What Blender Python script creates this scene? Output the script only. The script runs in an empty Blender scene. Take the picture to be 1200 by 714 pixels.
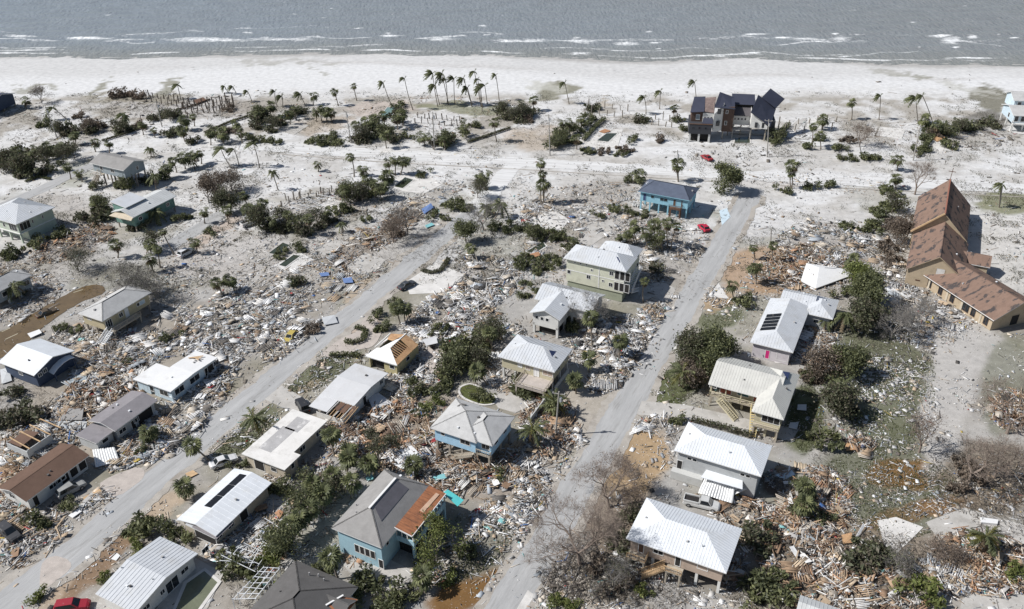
import bpy, math, random
import numpy as np
from mathutils import Vector, Matrix
R = math.radians
rnd = random.Random(11)
rng = np.random.default_rng(5)
SC = bpy.context.scene
COL = SC.collection

# ------------------------------------------------------------------ camera, world, sun, exposure
F, YH, ROLL, CAMH = 1001.2, -251.4, -0.0078, 100.0
TH = math.atan2(357 - YH, F)
cd = bpy.data.cameras.new('camera'); cam = bpy.data.objects.new('camera', cd); COL.objects.link(cam)
cam.matrix_world = Matrix.Translation((0, 0, CAMH)) @ Matrix.Rotation(R(90) - TH, 4, 'X') @ Matrix.Rotation(ROLL, 4, 'Z')
cd.sensor_width = 36; cd.lens = F / 1200 * 36; cd.clip_start = 1; cd.clip_end = 12000
SC.camera = cam
SUN_AZ, SUN_EL = 265.0, 45.0
w = bpy.data.worlds.new('World'); SC.world = w; w.use_nodes = True
nt = w.node_tree; bg = nt.nodes['Background']
sky = nt.nodes.new('ShaderNodeTexSky'); sky.sky_type = 'NISHITA'; sky.sun_disc = False
sky.sun_elevation = R(SUN_EL); sky.sun_rotation = R(SUN_AZ)
nt.links.new(sky.outputs[0], bg.inputs[0]); bg.inputs[1].default_value = 0.068
sd = bpy.data.lights.new('sun', 'SUN'); sd.energy = 5.0; sd.angle = R(0.5); sd.color = (1.0, 0.982, 0.957)
so = bpy.data.objects.new('sun', sd); COL.objects.link(so)
so.rotation_euler = Vector((-math.sin(R(SUN_AZ)) * math.cos(R(SUN_EL)), -math.cos(R(SUN_AZ)) * math.cos(R(SUN_EL)), -math.sin(R(SUN_EL)))).to_track_quat('-Z', 'Y').to_euler()
so.location = (-300, 0, 300)
SC.view_settings.view_transform = 'Standard'; SC.view_settings.look = 'None'
SC.view_settings.exposure = 0.1; SC.view_settings.gamma = 1.0

# ------------------------------------------------------------------ survey: photo pixel -> point on a level plane
_c, _s = math.cos(ROLL), math.sin(ROLL)
def ray(px, py):
    x = (px - 600) / F; y = (357 - py) / F
    x, y = _c * x - _s * y, _s * x + _c * y
    return (x, math.cos(TH) + y * math.sin(TH), -math.sin(TH) + y * math.cos(TH))
def g(px, py, z=0.0):
    d = ray(px, py); t = (z - CAMH) / d[2]
    return Vector((d[0] * t, d[1] * t, z))
def proj(X, Y, Z):
    Z = Z - CAMH
    cy = Y * math.sin(TH) + Z * math.cos(TH); cz = Y * math.cos(TH) - Z * math.sin(TH)
    x, y = _c * X + _s * cy, -_s * X + _c * cy
    return 600 + F * x / cz, 357 - F * y / cz
YAW = R(-26.65)
UX = Vector((math.cos(YAW), math.sin(YAW), 0)); UY = Vector((-math.sin(YAW), math.cos(YAW), 0))

# ------------------------------------------------------------------ materials
MATS = {}
def mat(name, col, rough=0.8, var=0.12, scale=1.2, metal=0.0, bump=0.0, bscale=8.0, attr=False, spec=0.35, blotch=None, stretch=None, brick=None):
    """base colour x two octaves of noise; optional colour attribute, blotches of a second colour, brick/shingle courses"""
    if name in MATS: return MATS[name]
    m = bpy.data.materials.new(name); m.use_nodes = True; t = m.node_tree; N = t.nodes; Lk = t.links.new
    b = N['Principled BSDF']; b.inputs['Roughness'].default_value = rough; b.inputs['Metallic'].default_value = metal
    b.inputs['Specular IOR Level'].default_value = spec
    tc = N.new('ShaderNodeTexCoord'); co = tc.outputs['Object']
    if stretch:
        mp = N.new('ShaderNodeMapping'); Lk(co, mp.inputs[0]); co = mp.outputs[0]
        if len(stretch) == 4: mp.vector_type = 'TEXTURE'; mp.inputs['Rotation'].default_value = (0, 0, stretch[3]); mp.inputs['Scale'].default_value = stretch[:3]
        else: mp.inputs['Scale'].default_value = stretch
    def noise(s, d=4.0, r=0.6):
        n = N.new('ShaderNodeTexNoise'); n.inputs['Scale'].default_value = s; n.inputs['Detail'].default_value = d; n.inputs['Roughness'].default_value = r
        Lk(co, n.inputs['Vector']); return n.outputs[0]
    def ramp(src, a, b_, lo, hi):
        r = N.new('ShaderNodeMapRange'); r.inputs[1].default_value = a; r.inputs[2].default_value = b_; r.inputs[3].default_value = lo; r.inputs[4].default_value = hi
        Lk(src, r.inputs[0]); return r.outputs[0]
    def mix(kind, f, a, b_):
        x = N.new('ShaderNodeMix'); x.data_type = 'RGBA'; x.blend_type = kind
        for sock, v in ((x.inputs[0], f), (x.inputs[6], a), (x.inputs[7], b_)):
            if hasattr(v, 'links'): Lk(v, sock)
            else: sock.default_value = v if isinstance(v, float) else (*v, 1.0)
        return x.outputs[2]
    if attr:
        a = N.new('ShaderNodeAttribute'); a.attribute_name = 'Col'; base = a.outputs[0]
    else:
        base = tuple(col)
    if blotch:
        c2, s2, lo, hi = blotch
        base = mix('MIX', ramp(noise(s2, 5, 0.65), lo, hi, 0.0, 1.0), base, c2)
    if brick:
        c2, bw, bh = brick
        bt = N.new('ShaderNodeTexBrick'); bt.inputs['Scale'].default_value = 1.0
        bt.inputs['Brick Width'].default_value = bw; bt.inputs['Row Height'].default_value = bh; bt.inputs['Mortar Size'].default_value = 0.012
        bt.inputs['Color1'].default_value = (1, 1, 1, 1); bt.inputs['Color2'].default_value = (0.86, 0.86, 0.86, 1); bt.inputs['Mortar'].default_value = (0.6, 0.6, 0.6, 1)
        Lk(tc.outputs['Object'], bt.inputs['Vector'])
        base = mix('MULTIPLY', 1.0, base, bt.outputs[0])
    v1 = ramp(noise(scale), 0.3, 0.7, 1 - var, 1 + var * 0.7)
    v2 = ramp(noise(scale * 9), 0.3, 0.7, 1 - var * 0.6, 1 + var * 0.4)
    mm = N.new('ShaderNodeMath'); mm.operation = 'MULTIPLY'; Lk(v1, mm.inputs[0]); Lk(v2, mm.inputs[1])
    cb = N.new('ShaderNodeCombineColor'); [Lk(mm.outputs[0], cb.inputs[i]) for i in range(3)]
    out = mix('MULTIPLY', 1.0, base, cb.outputs[0])
    Lk(out, b.inputs['Base Color'])
    if bump:
        bn = N.new('ShaderNodeBump'); bn.inputs['Strength'].default_value = bump; bn.inputs['Distance'].default_value = 0.1
        Lk(noise(bscale), bn.inputs['Height']); Lk(bn.outputs[0], b.inputs['Normal'])
    MATS[name] = m
    return m
def glass():
    m = mat('window_glass', (0.02, 0.025, 0.03), 0.08, 0.1, spec=0.6); return m
def water_mat(name, col, rough=0.08, bump=0.15, bscale=1.5):
    return mat(name, col, rough, 0.15, 0.3, bump=bump, bscale=bscale, spec=0.5)

# ------------------------------------------------------------------ mesh and object helpers
class MB:
    def __init__(s): s.v = []; s.f = []
    def poly(s, pts, flip=False):
        n = len(s.v); s.v += [tuple(p) for p in pts]; f = list(range(n, n + len(pts))); s.f.append(f[::-1] if flip else f)
    def box(s, x0, x1, y0, y1, z0, z1):
        n = len(s.v); s.v += [(x, y, z) for z in (z0, z1) for x, y in ((x0, y0), (x1, y0), (x1, y1), (x0, y1))]
        s.f += [[n + i for i in q] for q in ((3, 2, 1, 0), (4, 5, 6, 7), (0, 1, 5, 4), (1, 2, 6, 5), (2, 3, 7, 6), (3, 0, 4, 7))]
    def beam(s, a, b, w, h=None):
        """square-section bar from a to b"""
        a = Vector(a); b = Vector(b); h = h or w; d = (b - a)
        if d.length < 1e-6: return
        d.normalize(); up = Vector((0, 0, 1)) if abs(d.z) < 0.95 else Vector((0, 1, 0))
        r = d.cross(up).normalized() * (w / 2); u = r.cross(d).normalized() * (h / 2)
        n = len(s.v)
        for p in (a, b): s.v += [tuple(p - r - u), tuple(p + r - u), tuple(p + r + u), tuple(p - r + u)]
        s.f += [[n + i for i in q] for q in ((0, 1, 2, 3), (7, 6, 5, 4), (0, 4, 5, 1), (1, 5, 6, 2), (2, 6, 7, 3), (3, 7, 4, 0))]
    def tube(s, pts, rad, n=6, cap=True):
        base = len(s.v); k = len(pts)
        for i, p in enumerate(pts):
            p = Vector(p); d = (Vector(pts[min(i + 1, k - 1)]) - Vector(pts[max(i - 1, 0)])).normalized()
            up = Vector((1, 0, 0)) if abs(d.x) < 0.8 else Vector((0, 1, 0))
            a = d.cross(up).normalized(); b = d.cross(a)
            for j in range(n):
                t = 2 * math.pi * j / n; s.v.append(tuple(p + (a * math.cos(t) + b * math.sin(t)) * rad[i]))
        for i in range(k - 1):
            for j in range(n):
                s.f.append([base + i * n + j, base + i * n + (j + 1) % n, base + (i + 1) * n + (j + 1) % n, base + (i + 1) * n + j])
        if cap: s.f.append([base + (k - 1) * n + j for j in range(n)]); s.f.append([base + j for j in range(n)][::-1])
    def mesh(s, name, m=None, cols=None):
        me = bpy.data.meshes.new(name); me.from_pydata(s.v, [], s.f)
        if m: me.materials.append(m)
        if cols is not None: add_cols(me, cols)
        me.update(); return me
    def build(s, name, m=None, parent=None, kind=None, cols=None):
        return link(name, s.mesh(name, m, cols), parent, kind)
def add_cols(me, cols):
    ca = me.color_attributes.new('Col', 'FLOAT_COLOR', 'POINT')
    a = np.ones((len(me.vertices), 4), np.float32); a[:, :3] = np.asarray(cols, np.float32); ca.data.foreach_set('color', a.ravel())
def link(name, me, parent=None, kind=None):
    o = bpy.data.objects.new(name, me); COL.objects.link(o)
    if parent: o.parent = parent
    if kind: o['kind'] = kind
    return o
def np_mesh(name, V, Q, m, cols=None):
    V = np.asarray(V, np.float32); Q = np.asarray(Q, np.int32); k = Q.shape[1]
    me = bpy.data.meshes.new(name); me.vertices.add(len(V)); me.vertices.foreach_set('co', V.ravel())
    me.loops.add(Q.size); me.loops.foreach_set('vertex_index', Q.ravel())
    me.polygons.add(len(Q)); me.polygons.foreach_set('loop_start', np.arange(0, Q.size, k, dtype=np.int32))
    me.polygons.foreach_set('loop_total', np.full(len(Q), k, np.int32))
    if m: me.materials.append(m)
    if cols is not None: add_cols(me, cols)
    me.update(calc_edges=True); me.validate(); return me
def empty(name, loc, yaw=0.0):
    o = bpy.data.objects.new(name, None); COL.objects.link(o); o.location = loc; o.rotation_euler = (0, 0, yaw); o.empty_display_size = 0.5; return o
def tag(o, label, cat, group=None, kind=None):
    o['label'] = label; o['category'] = cat
    if group: o['group'] = group
    if kind: o['kind'] = kind
    return o

# labels that tell look-alikes apart by the landmark they stand at
LANDMARKS = []
PENDING = []
def landmark(px, py, name): LANDMARKS.append((px, py, name))
def place(px, py):
    best = min(LANDMARKS, key=lambda l: math.hypot(l[0] - px, (l[1] - py) * 1.3))
    dx, dy = px - best[0], py - best[1]
    if abs(dx) > abs(dy) * 1.6: rel = 'left of' if dx < 0 else 'right of'
    else: rel = 'behind' if dy < 0 else 'in front of'
    return rel + ' the ' + best[2]
def auto(o, base, cat, px, py, group, share=False):
    o['category'] = cat; o['group'] = group
    PENDING.append((o, base + ' ' + place(px, py), px, py, share))
ORD = ['', 'leftmost', 'second', 'third', 'fourth', 'fifth', 'sixth', 'seventh', 'eighth', 'ninth', 'tenth', 'eleventh', 'twelfth', 'thirteenth', 'fourteenth', 'fifteenth', 'sixteenth', 'seventeenth', 'eighteenth', 'nineteenth', 'twentieth']
NUM = ['', 'one', 'two', 'three', 'four', 'five', 'six', 'seven', 'eight', 'nine', 'ten', 'eleven', 'twelve', 'thirteen', 'fourteen', 'fifteen', 'sixteen', 'seventeen', 'eighteen', 'nineteen', 'twenty']
def fit16(t):
    for a, b in ((' the ', ' '), (' on wreckage', ''), (' fan palm', ' palm'), (' from left', ' from left')):
        if len(t.split()) > 16: t = t.replace(a, b)
    return t
def resolve_labels():
    d = {}
    for p in PENDING: d.setdefault(p[1], []).append(p)
    for lab, ps in d.items():
        if len(ps) == 1: ps[0][0]['label'] = fit16(lab); continue
        if ps[0][4]:
            for p in ps: p[0]['label'] = lab
            continue
        ps.sort(key=lambda p: p[2]); n = len(ps)
        for i, p in enumerate(ps):
            if i == 0: t = 'leftmost of ' + (NUM[n] if n <= 20 else 'many')
            elif i == n - 1: t = 'rightmost of ' + (NUM[n] if n <= 20 else 'many')
            else: t = (ORD[i + 1] if i < 20 else str(i + 1) + 'th') + ' from the left'
            p[0]['label'] = fit16(lab + ', ' + t)

# ------------------------------------------------------------------ value noise for the ground colours
def vnoise(x, y, s, seed=0):
    x = np.asarray(x) / s + seed * 17.3; y = np.asarray(y) / s + seed * 9.1
    xi = np.floor(x).astype(np.int64); yi = np.floor(y).astype(np.int64); fx = x - xi; fy = y - yi
    fx = fx * fx * (3 - 2 * fx); fy = fy * fy * (3 - 2 * fy)
    def h(a, b):
        n = (a * 374761393 + b * 668265263 + seed * 974711) & 0x7fffffff
        n = ((n ^ (n >> 13)) * 1274126177) & 0x7fffffff
        return ((n ^ (n >> 16)) & 0xffff) / 65535.0
    return (h(xi, yi) * (1 - fx) + h(xi + 1, yi) * fx) * (1 - fy) + (h(xi, yi + 1) * (1 - fx) + h(xi + 1, yi + 1) * fx) * fy
def fbm(x, y, s, seed=0): return 0.5 * vnoise(x, y, s, seed) + 0.3 * vnoise(x, y, s / 2.3, seed + 1) + 0.2 * vnoise(x, y, s / 5.1, seed + 2)
HEAPS = [(85, 285, 48, 16, -20, 900, 'wood', 1.3, 1.1), (255, 318, 75, 36, -20, 1100, 'white', .35, .8), (140, 425, 60, 24, -25, 1700, 'mix', .8, 1), (120, 462, 55, 26, -25, 1900, 'wood', 1.0, 1.1), (60, 505, 62, 30, -30, 1800, 'mix', .9, 1.1), (180, 395, 60, 26, -25, 1400, 'white', .6, 1), (285, 372, 75, 36, -35, 2600, 'white', .6, 1), (340, 392, 40, 24, -35, 1000, 'white', .8, 1),
         (250, 440, 22, 48, 25, 1400, 'white', .9, 1.1), (200, 505, 46, 28, -35, 1700, 'white', .8, 1.1), (155, 520, 45, 22, -30, 1000, 'mix', .6, 1), (25, 615, 46, 46, 0, 1500, 'mix', .7, 1.1), (118, 590, 26, 14, -30, 300, 'white', .4, 1), (12, 570, 24, 18, -30, 500, 'wood', 1, 1.1), (395, 312, 55, 30, -35, 1700, 'mix', .6, 1), (430, 285, 60, 14, -28, 900, 'wood', .6, 1.3), (495, 240, 48, 14, -28, 800, 'mix', .6, 1.2), (330, 355, 36, 22, -30, 700, 'white', .4, .9),
         (565, 328, 46, 30, -30, 2200, 'white', .8, 1.2), (530, 365, 60, 26, -30, 2000, 'white', .7, 1.1), (515, 400, 70, 24, -30, 1900, 'white', .7, 1), (550, 392, 40, 30, -30, 1400, 'mix', .8, 1), (500, 440, 46, 18, -20, 1300, 'white', .5, .9), (450, 505, 62, 30, -15, 2700, 'wood', 1.1, 1.15), (480, 530, 50, 20, -10, 1500, 'wood', 1.0, 1.2), (408, 500, 40, 26, -20, 900, 'mix', .8, 1), (545, 558, 60, 20, -8, 2200, 'wood', 1.1, 1.15), (600, 540, 30, 16, -20, 700, 'mix', .7, 1), (350, 575, 46, 38, -30, 700, 'mix', .4, .9), (300, 615, 34, 26, -40, 700, 'mix', .6, 1), (310, 650, 36, 20, -30, 800, 'mix', .7, 1), (262, 640, 20, 16, -30, 500, 'white', .8, 1.1),
         (595, 420, 30, 36, 0, 900, 'white', .7, 1), (640, 252, 32, 20, -20, 900, 'white', .5, 1.2), (735, 268, 62, 30, 0, 1900, 'white', .5, 1), (790, 308, 46, 32, -30, 1700, 'white', .6, 1), (700, 228, 50, 14, 0, 700, 'mix', .4, 1), (650, 285, 40, 20, -20, 600, 'mix', .5, 1), (740, 412, 34, 30, -40, 1900, 'white', .9, 1.1), (700, 398, 46, 20, -25, 1000, 'white', .6, 1), (715, 440, 28, 16, -30, 700, 'white', .7, 1), (770, 365, 26, 14, -35, 600, 'mix', .6, 1), (645, 498, 30, 36, -30, 1300, 'wood', .9, 1), (668, 520, 18, 10, -20, 300, 'white', .5, 1), (605, 575, 36, 36, -25, 1300, 'white', .8, 1.1), (585, 628, 36, 36, -40, 550, 'white', .35, 1.1), (545, 640, 55, 34, -20, 320, 'mix', .2, .9), (480, 690, 40, 18, -20, 260, 'mix', .3, 1), (430, 650, 26, 12, -10, 350, 'wood', .8, 1),
         (975, 285, 60, 26, 0, 2300, 'white', .8, 1.1), (940, 312, 46, 24, 0, 1500, 'wood', 1.0, 1.2), (985, 318, 46, 28, 0, 1200, 'mix', .7, 1), (1052, 320, 24, 40, 0, 1500, 'white', .8, 1), (1095, 355, 50, 26, 20, 2000, 'white', .5, .8), (1070, 380, 50, 22, 10, 1200, 'white', .35, .8), (1035, 420, 56, 48, -10, 900, 'white', .3, .9), (955, 402, 26, 26, 0, 800, 'mix', .6, 1), (940, 390, 16, 36, 25, 600, 'white', .5, 1), (970, 425, 26, 18, 0, 700, 'wood', .7, 1), (1008, 522, 18, 10, 10, 420, 'wood', 1.0, .9), (955, 590, 38, 40, 10, 1700, 'wood', .9, 1.1), (930, 640, 56, 34, 20, 2600, 'wood', 1.0, 1.15), (1000, 690, 90, 26, 0, 3000, 'wood', 1.1, 1.2), (1155, 660, 55, 34, 20, 2600, 'wood', 1.1, 1.2), (1110, 675, 34, 20, 10, 900, 'mix', .8, 1.1), (925, 560, 26, 14, 0, 400, 'mix', .5, .9), (835, 668, 32, 18, 10, 950, 'wood', 1.0, 1.1), (870, 600, 36, 18, 10, 700, 'wood', .8, 1.1), (765, 650, 40, 30, 0, 600, 'white', .4, 1), (690, 680, 60, 30, 0, 500, 'dark', .2, 1), (875, 465, 50, 16, 12, 260, 'white', .15, .7), (890, 500, 46, 14, 12, 220, 'white', .12, .7), (1185, 480, 22, 22, 0, 600, 'wood', .8, 1), (1175, 560, 36, 30, 0, 500, 'mix', .4, 1), (1040, 590, 70, 40, 0, 700, 'white', .12, .6), (1040, 480, 55, 50, 0, 1000, 'white', .15, .7), (1160, 430, 50, 50, 0, 350, 'white', .12, .7),
         (845, 350, 30, 14, 0, 250, 'white', .2, 1), (910, 335, 40, 16, 0, 500, 'mix', .4, 1), (760, 560, 50, 36, -30, 140, 'white', .12, .8), (770, 500, 24, 12, 0, 500, 'white', .6, 1.1), (770, 445, 14, 16, -40, 220, 'white', .4, 1), (655, 545, 24, 30, -40, 160, 'white', .1, 1), (880, 270, 40, 40, 0, 260, 'white', .15, .8), (385, 440, 50, 20, -30, 260, 'white', .2, .9), (285, 505, 50, 22, -30, 200, 'white', .2, .9), (140, 640, 70, 20, -40, 120, 'white', .12, .8), (200, 300, 40, 20, -30, 300, 'mix', .3, .9), (45, 260, 60, 30, -10, 300, 'mix', .3, .9), (30, 350, 40, 30, -20, 900, 'mix', .6, .9), (20, 320, 30, 20, 0, 500, 'mix', .6, 1), (100, 395, 46, 20, -20, 900, 'white', .5, 1), (380, 245, 60, 20, -10, 500, 'white', .5, 1), (880, 160, 70, 14, 5, 350, 'dark', .4, 1.2), (700, 150, 50, 22, 0, 300, 'mix', .3, 1.1), (545, 150, 70, 24, 0, 600, 'mix', .35, 1.1), (420, 128, 70, 20, 0, 500, 'mix', .35, 1), (210, 125, 100, 14, 0, 700, 'dark', .4, 1.2), (80, 140, 90, 30, 0, 600, 'dark', .35, 1.2), (300, 128, 60, 20, 0, 400, 'mix', .3, 1), (1000, 150, 110, 14, 4, 450, 'mix', .3, 1), (1080, 160, 60, 20, 0, 350, 'mix', .35, 1.1), (960, 215, 80, 10, 4, 420, 'mix', .3, 1), (1160, 165, 40, 12, 0, 350, 'dark', .4, 1.3), (545, 118, 60, 5, 3, 300, 'wood', .3, 1), (560, 210, 80, 20, -10, 220, 'mix', .2, 1), (1180, 270, 30, 30, 0, 160, 'mix', .15, .9), (250, 190, 60, 20, 0, 160, 'dark', .2, 1), (400, 200, 80, 14, 0, 140, 'dark', .15, 1), (870, 185, 60, 10, 0, 220, 'dark', .3, 1.1)]
# ------------------------------------------------------------------ ground: one sheet, painted with its soils and some shade
SEA_Z = -0.7
_shp = [g(p, q, SEA_Z) for p, q in ((-500, 62), (0, 63), (150, 65), (300, 62), (450, 60), (600, 64), (750, 68), (900, 67), (1050, 71), (1200, 74), (1700, 78))]
SHX = np.array([p.x for p in _shp]); SHY = np.array([p.y for p in _shp])
def shore(x): return np.interp(x, SHX, SHY) + 3.2 * (vnoise(x, x * 0, 11.0, 3) - 0.5) + 6 * (vnoise(x, x * 0, 34.0, 4) - 0.5)
def make_ground():
    ys = [55.0]
    while ys[-1] < 410: ys.append(ys[-1] + 0.42 + (ys[-1] - 55) * 0.0026)
    ys = np.array([-4000.0, -600.0, -50.0] + ys + [470.0, 700.0])
    n = 350; t = np.linspace(-1, 1, n)
    half = np.clip(0.72 * np.maximum(ys, 60) + 22, 0, 340)
    X = np.empty((len(ys), n + 4)); Y = np.empty_like(X)
    X[:, 2:-2] = half[:, None] * t[None, :]
    X[:, 0] = -6000; X[:, 1] = -800; X[:, -2] = 800; X[:, -1] = 6000
    Y[:] = ys[:, None]
    x = X.ravel(); y = Y.ravel()
    d = shore(x) - y                                   # metres inland of the waterline
    z = np.where(d > 34, 0.0, SEA_Z - 0.05 + (0.75) * np.clip(d / 34, -3, 1))
    z = np.where(d < 0, SEA_Z - 0.05 + d * 0.06, z); z = np.maximum(z, -9)
    z += -0.10 * fbm(x, y, 7.0, 8) * (d > 3)
    yy = np.maximum(y, 20)
    cz = yy * math.cos(TH) + CAMH * math.sin(TH); cy = yy * math.sin(TH) - CAMH * math.cos(TH)
    px = 600 + F * (_c * x + _s * cy) / cz; py = 357 - F * (-_s * x + _c * cy) / cz
    wx = px + 26 * (fbm(x, y, 9.0, 21) - 0.5) + 12 * (fbm(x, y, 2.5, 22) - 0.5)
    wy = py + 16 * (fbm(x, y, 9.0, 31) - 0.5) + 8 * (fbm(x, y, 2.5, 32) - 0.5)
    def C(c): return np.array(c)[None, :]
    far = np.clip((365 - wy) / 130, 0, 1)[:, None]
    col = C((0.335, 0.321, 0.302)) * (1 - far) + C((0.625, 0.62, 0.612)) * far
    m = np.clip((fbm(x, y, 14, 41) - 0.42) * 5, 0, 1)[:, None] * (1 - far * 0.75)
    col = col * (1 - m * 0.6) + C((0.25, 0.215, 0.17)) * m * 0.6
    m = np.clip((fbm(x, y, 15, 51) - 0.52) * 8, 0, 1)[:, None] * np.clip((wy - 190) / 60, 0, 1)[:, None]
    col = col * (1 - m * 0.55) + C((0.20, 0.19, 0.13)) * m * 0.55
    m = np.clip((fbm(x, y, 6, 44) - 0.5) * 6, 0, 1)[:, None]
    col = col * (1 - m * 0.3) + C((0.50, 0.475, 0.44)) * m * 0.3
    bch = np.clip((112 + 6 * np.sin(px / 90.0) - wy) / 6, 0, 1)[:, None]
    col = col * (1 - bch) + C((0.63, 0.626, 0.62)) * bch
    # dune scrub soil and drifted leaf litter between beach and boulevard
    m = np.clip((fbm(x, y, 11, 47) - 0.47) * 7, 0, 1) * np.clip((py - 108) / 8, 0, 1) * np.clip((330 - py) / 60, 0, 1)
    m = (m * (0.35 + 0.45 * np.clip((176 - py) / 20, 0, 1)))[:, None]; col = col * (1 - m) + C((0.30, 0.27, 0.225)) * m
    m = np.clip((fbm(x * 0.35, y * 1.6, 5, 49) - 0.55) * 6, 0, 1)[:, None] * 0.3 * np.clip((py - 110) / 8, 0, 1)[:, None]; col = col * (1 - m) + C((0.33, 0.305, 0.27)) * m
    under = [(h_[0], h_[1], h_[2] * .95, h_[3] * .95, h_[4], (.21, .17, .13) if h_[6] == 'wood' else (.30, .27, .235), .55) for h_ in HEAPS if h_[7] >= .4 and h_[5] >= 500]  # soil under heaps darkened, so their shaded gaps are in the ground colour
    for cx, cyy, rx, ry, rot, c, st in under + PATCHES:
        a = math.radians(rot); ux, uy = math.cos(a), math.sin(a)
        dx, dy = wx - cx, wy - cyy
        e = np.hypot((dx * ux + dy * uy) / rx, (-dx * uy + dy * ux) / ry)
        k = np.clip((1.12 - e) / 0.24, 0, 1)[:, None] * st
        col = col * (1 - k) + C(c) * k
    w3 = np.clip((34 + 8 * np.sin(x / 41.0) - d) / 12, 0, 1)[:, None] * .55; col = col * (1 - w3) + C((0.49, 0.48, 0.465)) * w3
    wet = np.clip((9 + 3 * np.sin(x / 23.0) - d) / 5, 0, 1)[:, None]
    col = col * (1 - wet) + C((0.40, 0.388, 0.37)) * wet
    w2 = np.clip(1 - abs(d - 24 - 6 * np.sin(x / 60.0)) / 4, 0, 1)[:, None] * np.clip((vnoise(x, y * 5, 40, 5) - 0.45) * 4, 0, 1)[:, None]
    col = col * (1 - w2 * 0.5) + C((0.44, 0.42, 0.40)) * w2 * 0.5
    deep = np.clip(-d / 3, 0, 1)[:, None]; col = col * (1 - deep) + C((0.30, 0.29, 0.25)) * deep
    r, c = X.shape; I = np.arange(r * c).reshape(r, c)
    Q = np.stack([I[:-1, :-1], I[:-1, 1:], I[1:, 1:], I[1:, :-1]], -1).reshape(-1, 4)
    m = mat('sandy_ground', (0.5, 0.5, 0.5), 0.95, 0.15, 0.55, bump=0.28, bscale=1.6, attr=True, spec=0.1)
    # litter-sized grain in the soil: sparse pale and dark specks of shell, leaf and splinter
    t = m.node_tree; N = t.nodes; b = N['Principled BSDF']; src = b.inputs['Base Color'].links[0].from_socket
    tc = N.new('ShaderNodeTexCoord'); lit = N.new('ShaderNodeAttribute'); lit.attribute_name = 'litter'
    for sc, lo, hi, cc in ((2.6, 0.74, 0.82, (0.16, 0.14, 0.115)), (3.4, 0.70, 0.76, (0.7, 0.69, 0.67)), (6.0, 0.7, 0.76, (0.12, 0.105, 0.085))):
        n = N.new('ShaderNodeTexNoise'); n.inputs['Scale'].default_value = sc; n.inputs['Detail'].default_value = 2.0; n.inputs['Roughness'].default_value = 0.7
        t.links.new(tc.outputs['Object'], n.inputs['Vector'])
        r_ = N.new('ShaderNodeMapRange'); r_.inputs[1].default_value = lo - 0.06; r_.inputs[2].default_value = hi - 0.04; r_.inputs[3].default_value = 0; r_.inputs[4].default_value = 0.6
        t.links.new(n.outputs[0], r_.inputs[0]); ml = N.new('ShaderNodeMath'); ml.operation = 'MULTIPLY'; t.links.new(r_.outputs[0], ml.inputs[0]); t.links.new(lit.outputs['Fac'], ml.inputs[1])
        x_ = N.new('ShaderNodeMix'); x_.data_type = 'RGBA'; t.links.new(ml.outputs[0], x_.inputs[0]); t.links.new(src, x_.inputs[6]); x_.inputs[7].default_value = (*cc, 1)
        src = x_.outputs[2]
    t.links.new(src, b.inputs['Base Color'])
    me = np_mesh('ground', np.stack([x, y, z], -1), Q, m, col); la = me.attributes.new('litter', 'FLOAT', 'POINT'); la.data.foreach_set('value', (1 - 0.93 * bch[:, 0]).astype(np.float32))
    o = link('ground', me, kind='structure')
    o['label'] = 'pale storm-swept sand and soil of the barrier island'
BRN, GOLD, GRN, FLD, GRV, MUD, TIDE = (0.22, 0.145, 0.09), (0.36, 0.255, 0.15), (0.10, 0.112, 0.05), (0.125, 0.13, 0.08), (0.43, 0.41, 0.385), (0.17, 0.09, 0.03), (0.215, 0.205, 0.15)
TAN = (0.42, 0.335, 0.25)
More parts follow.
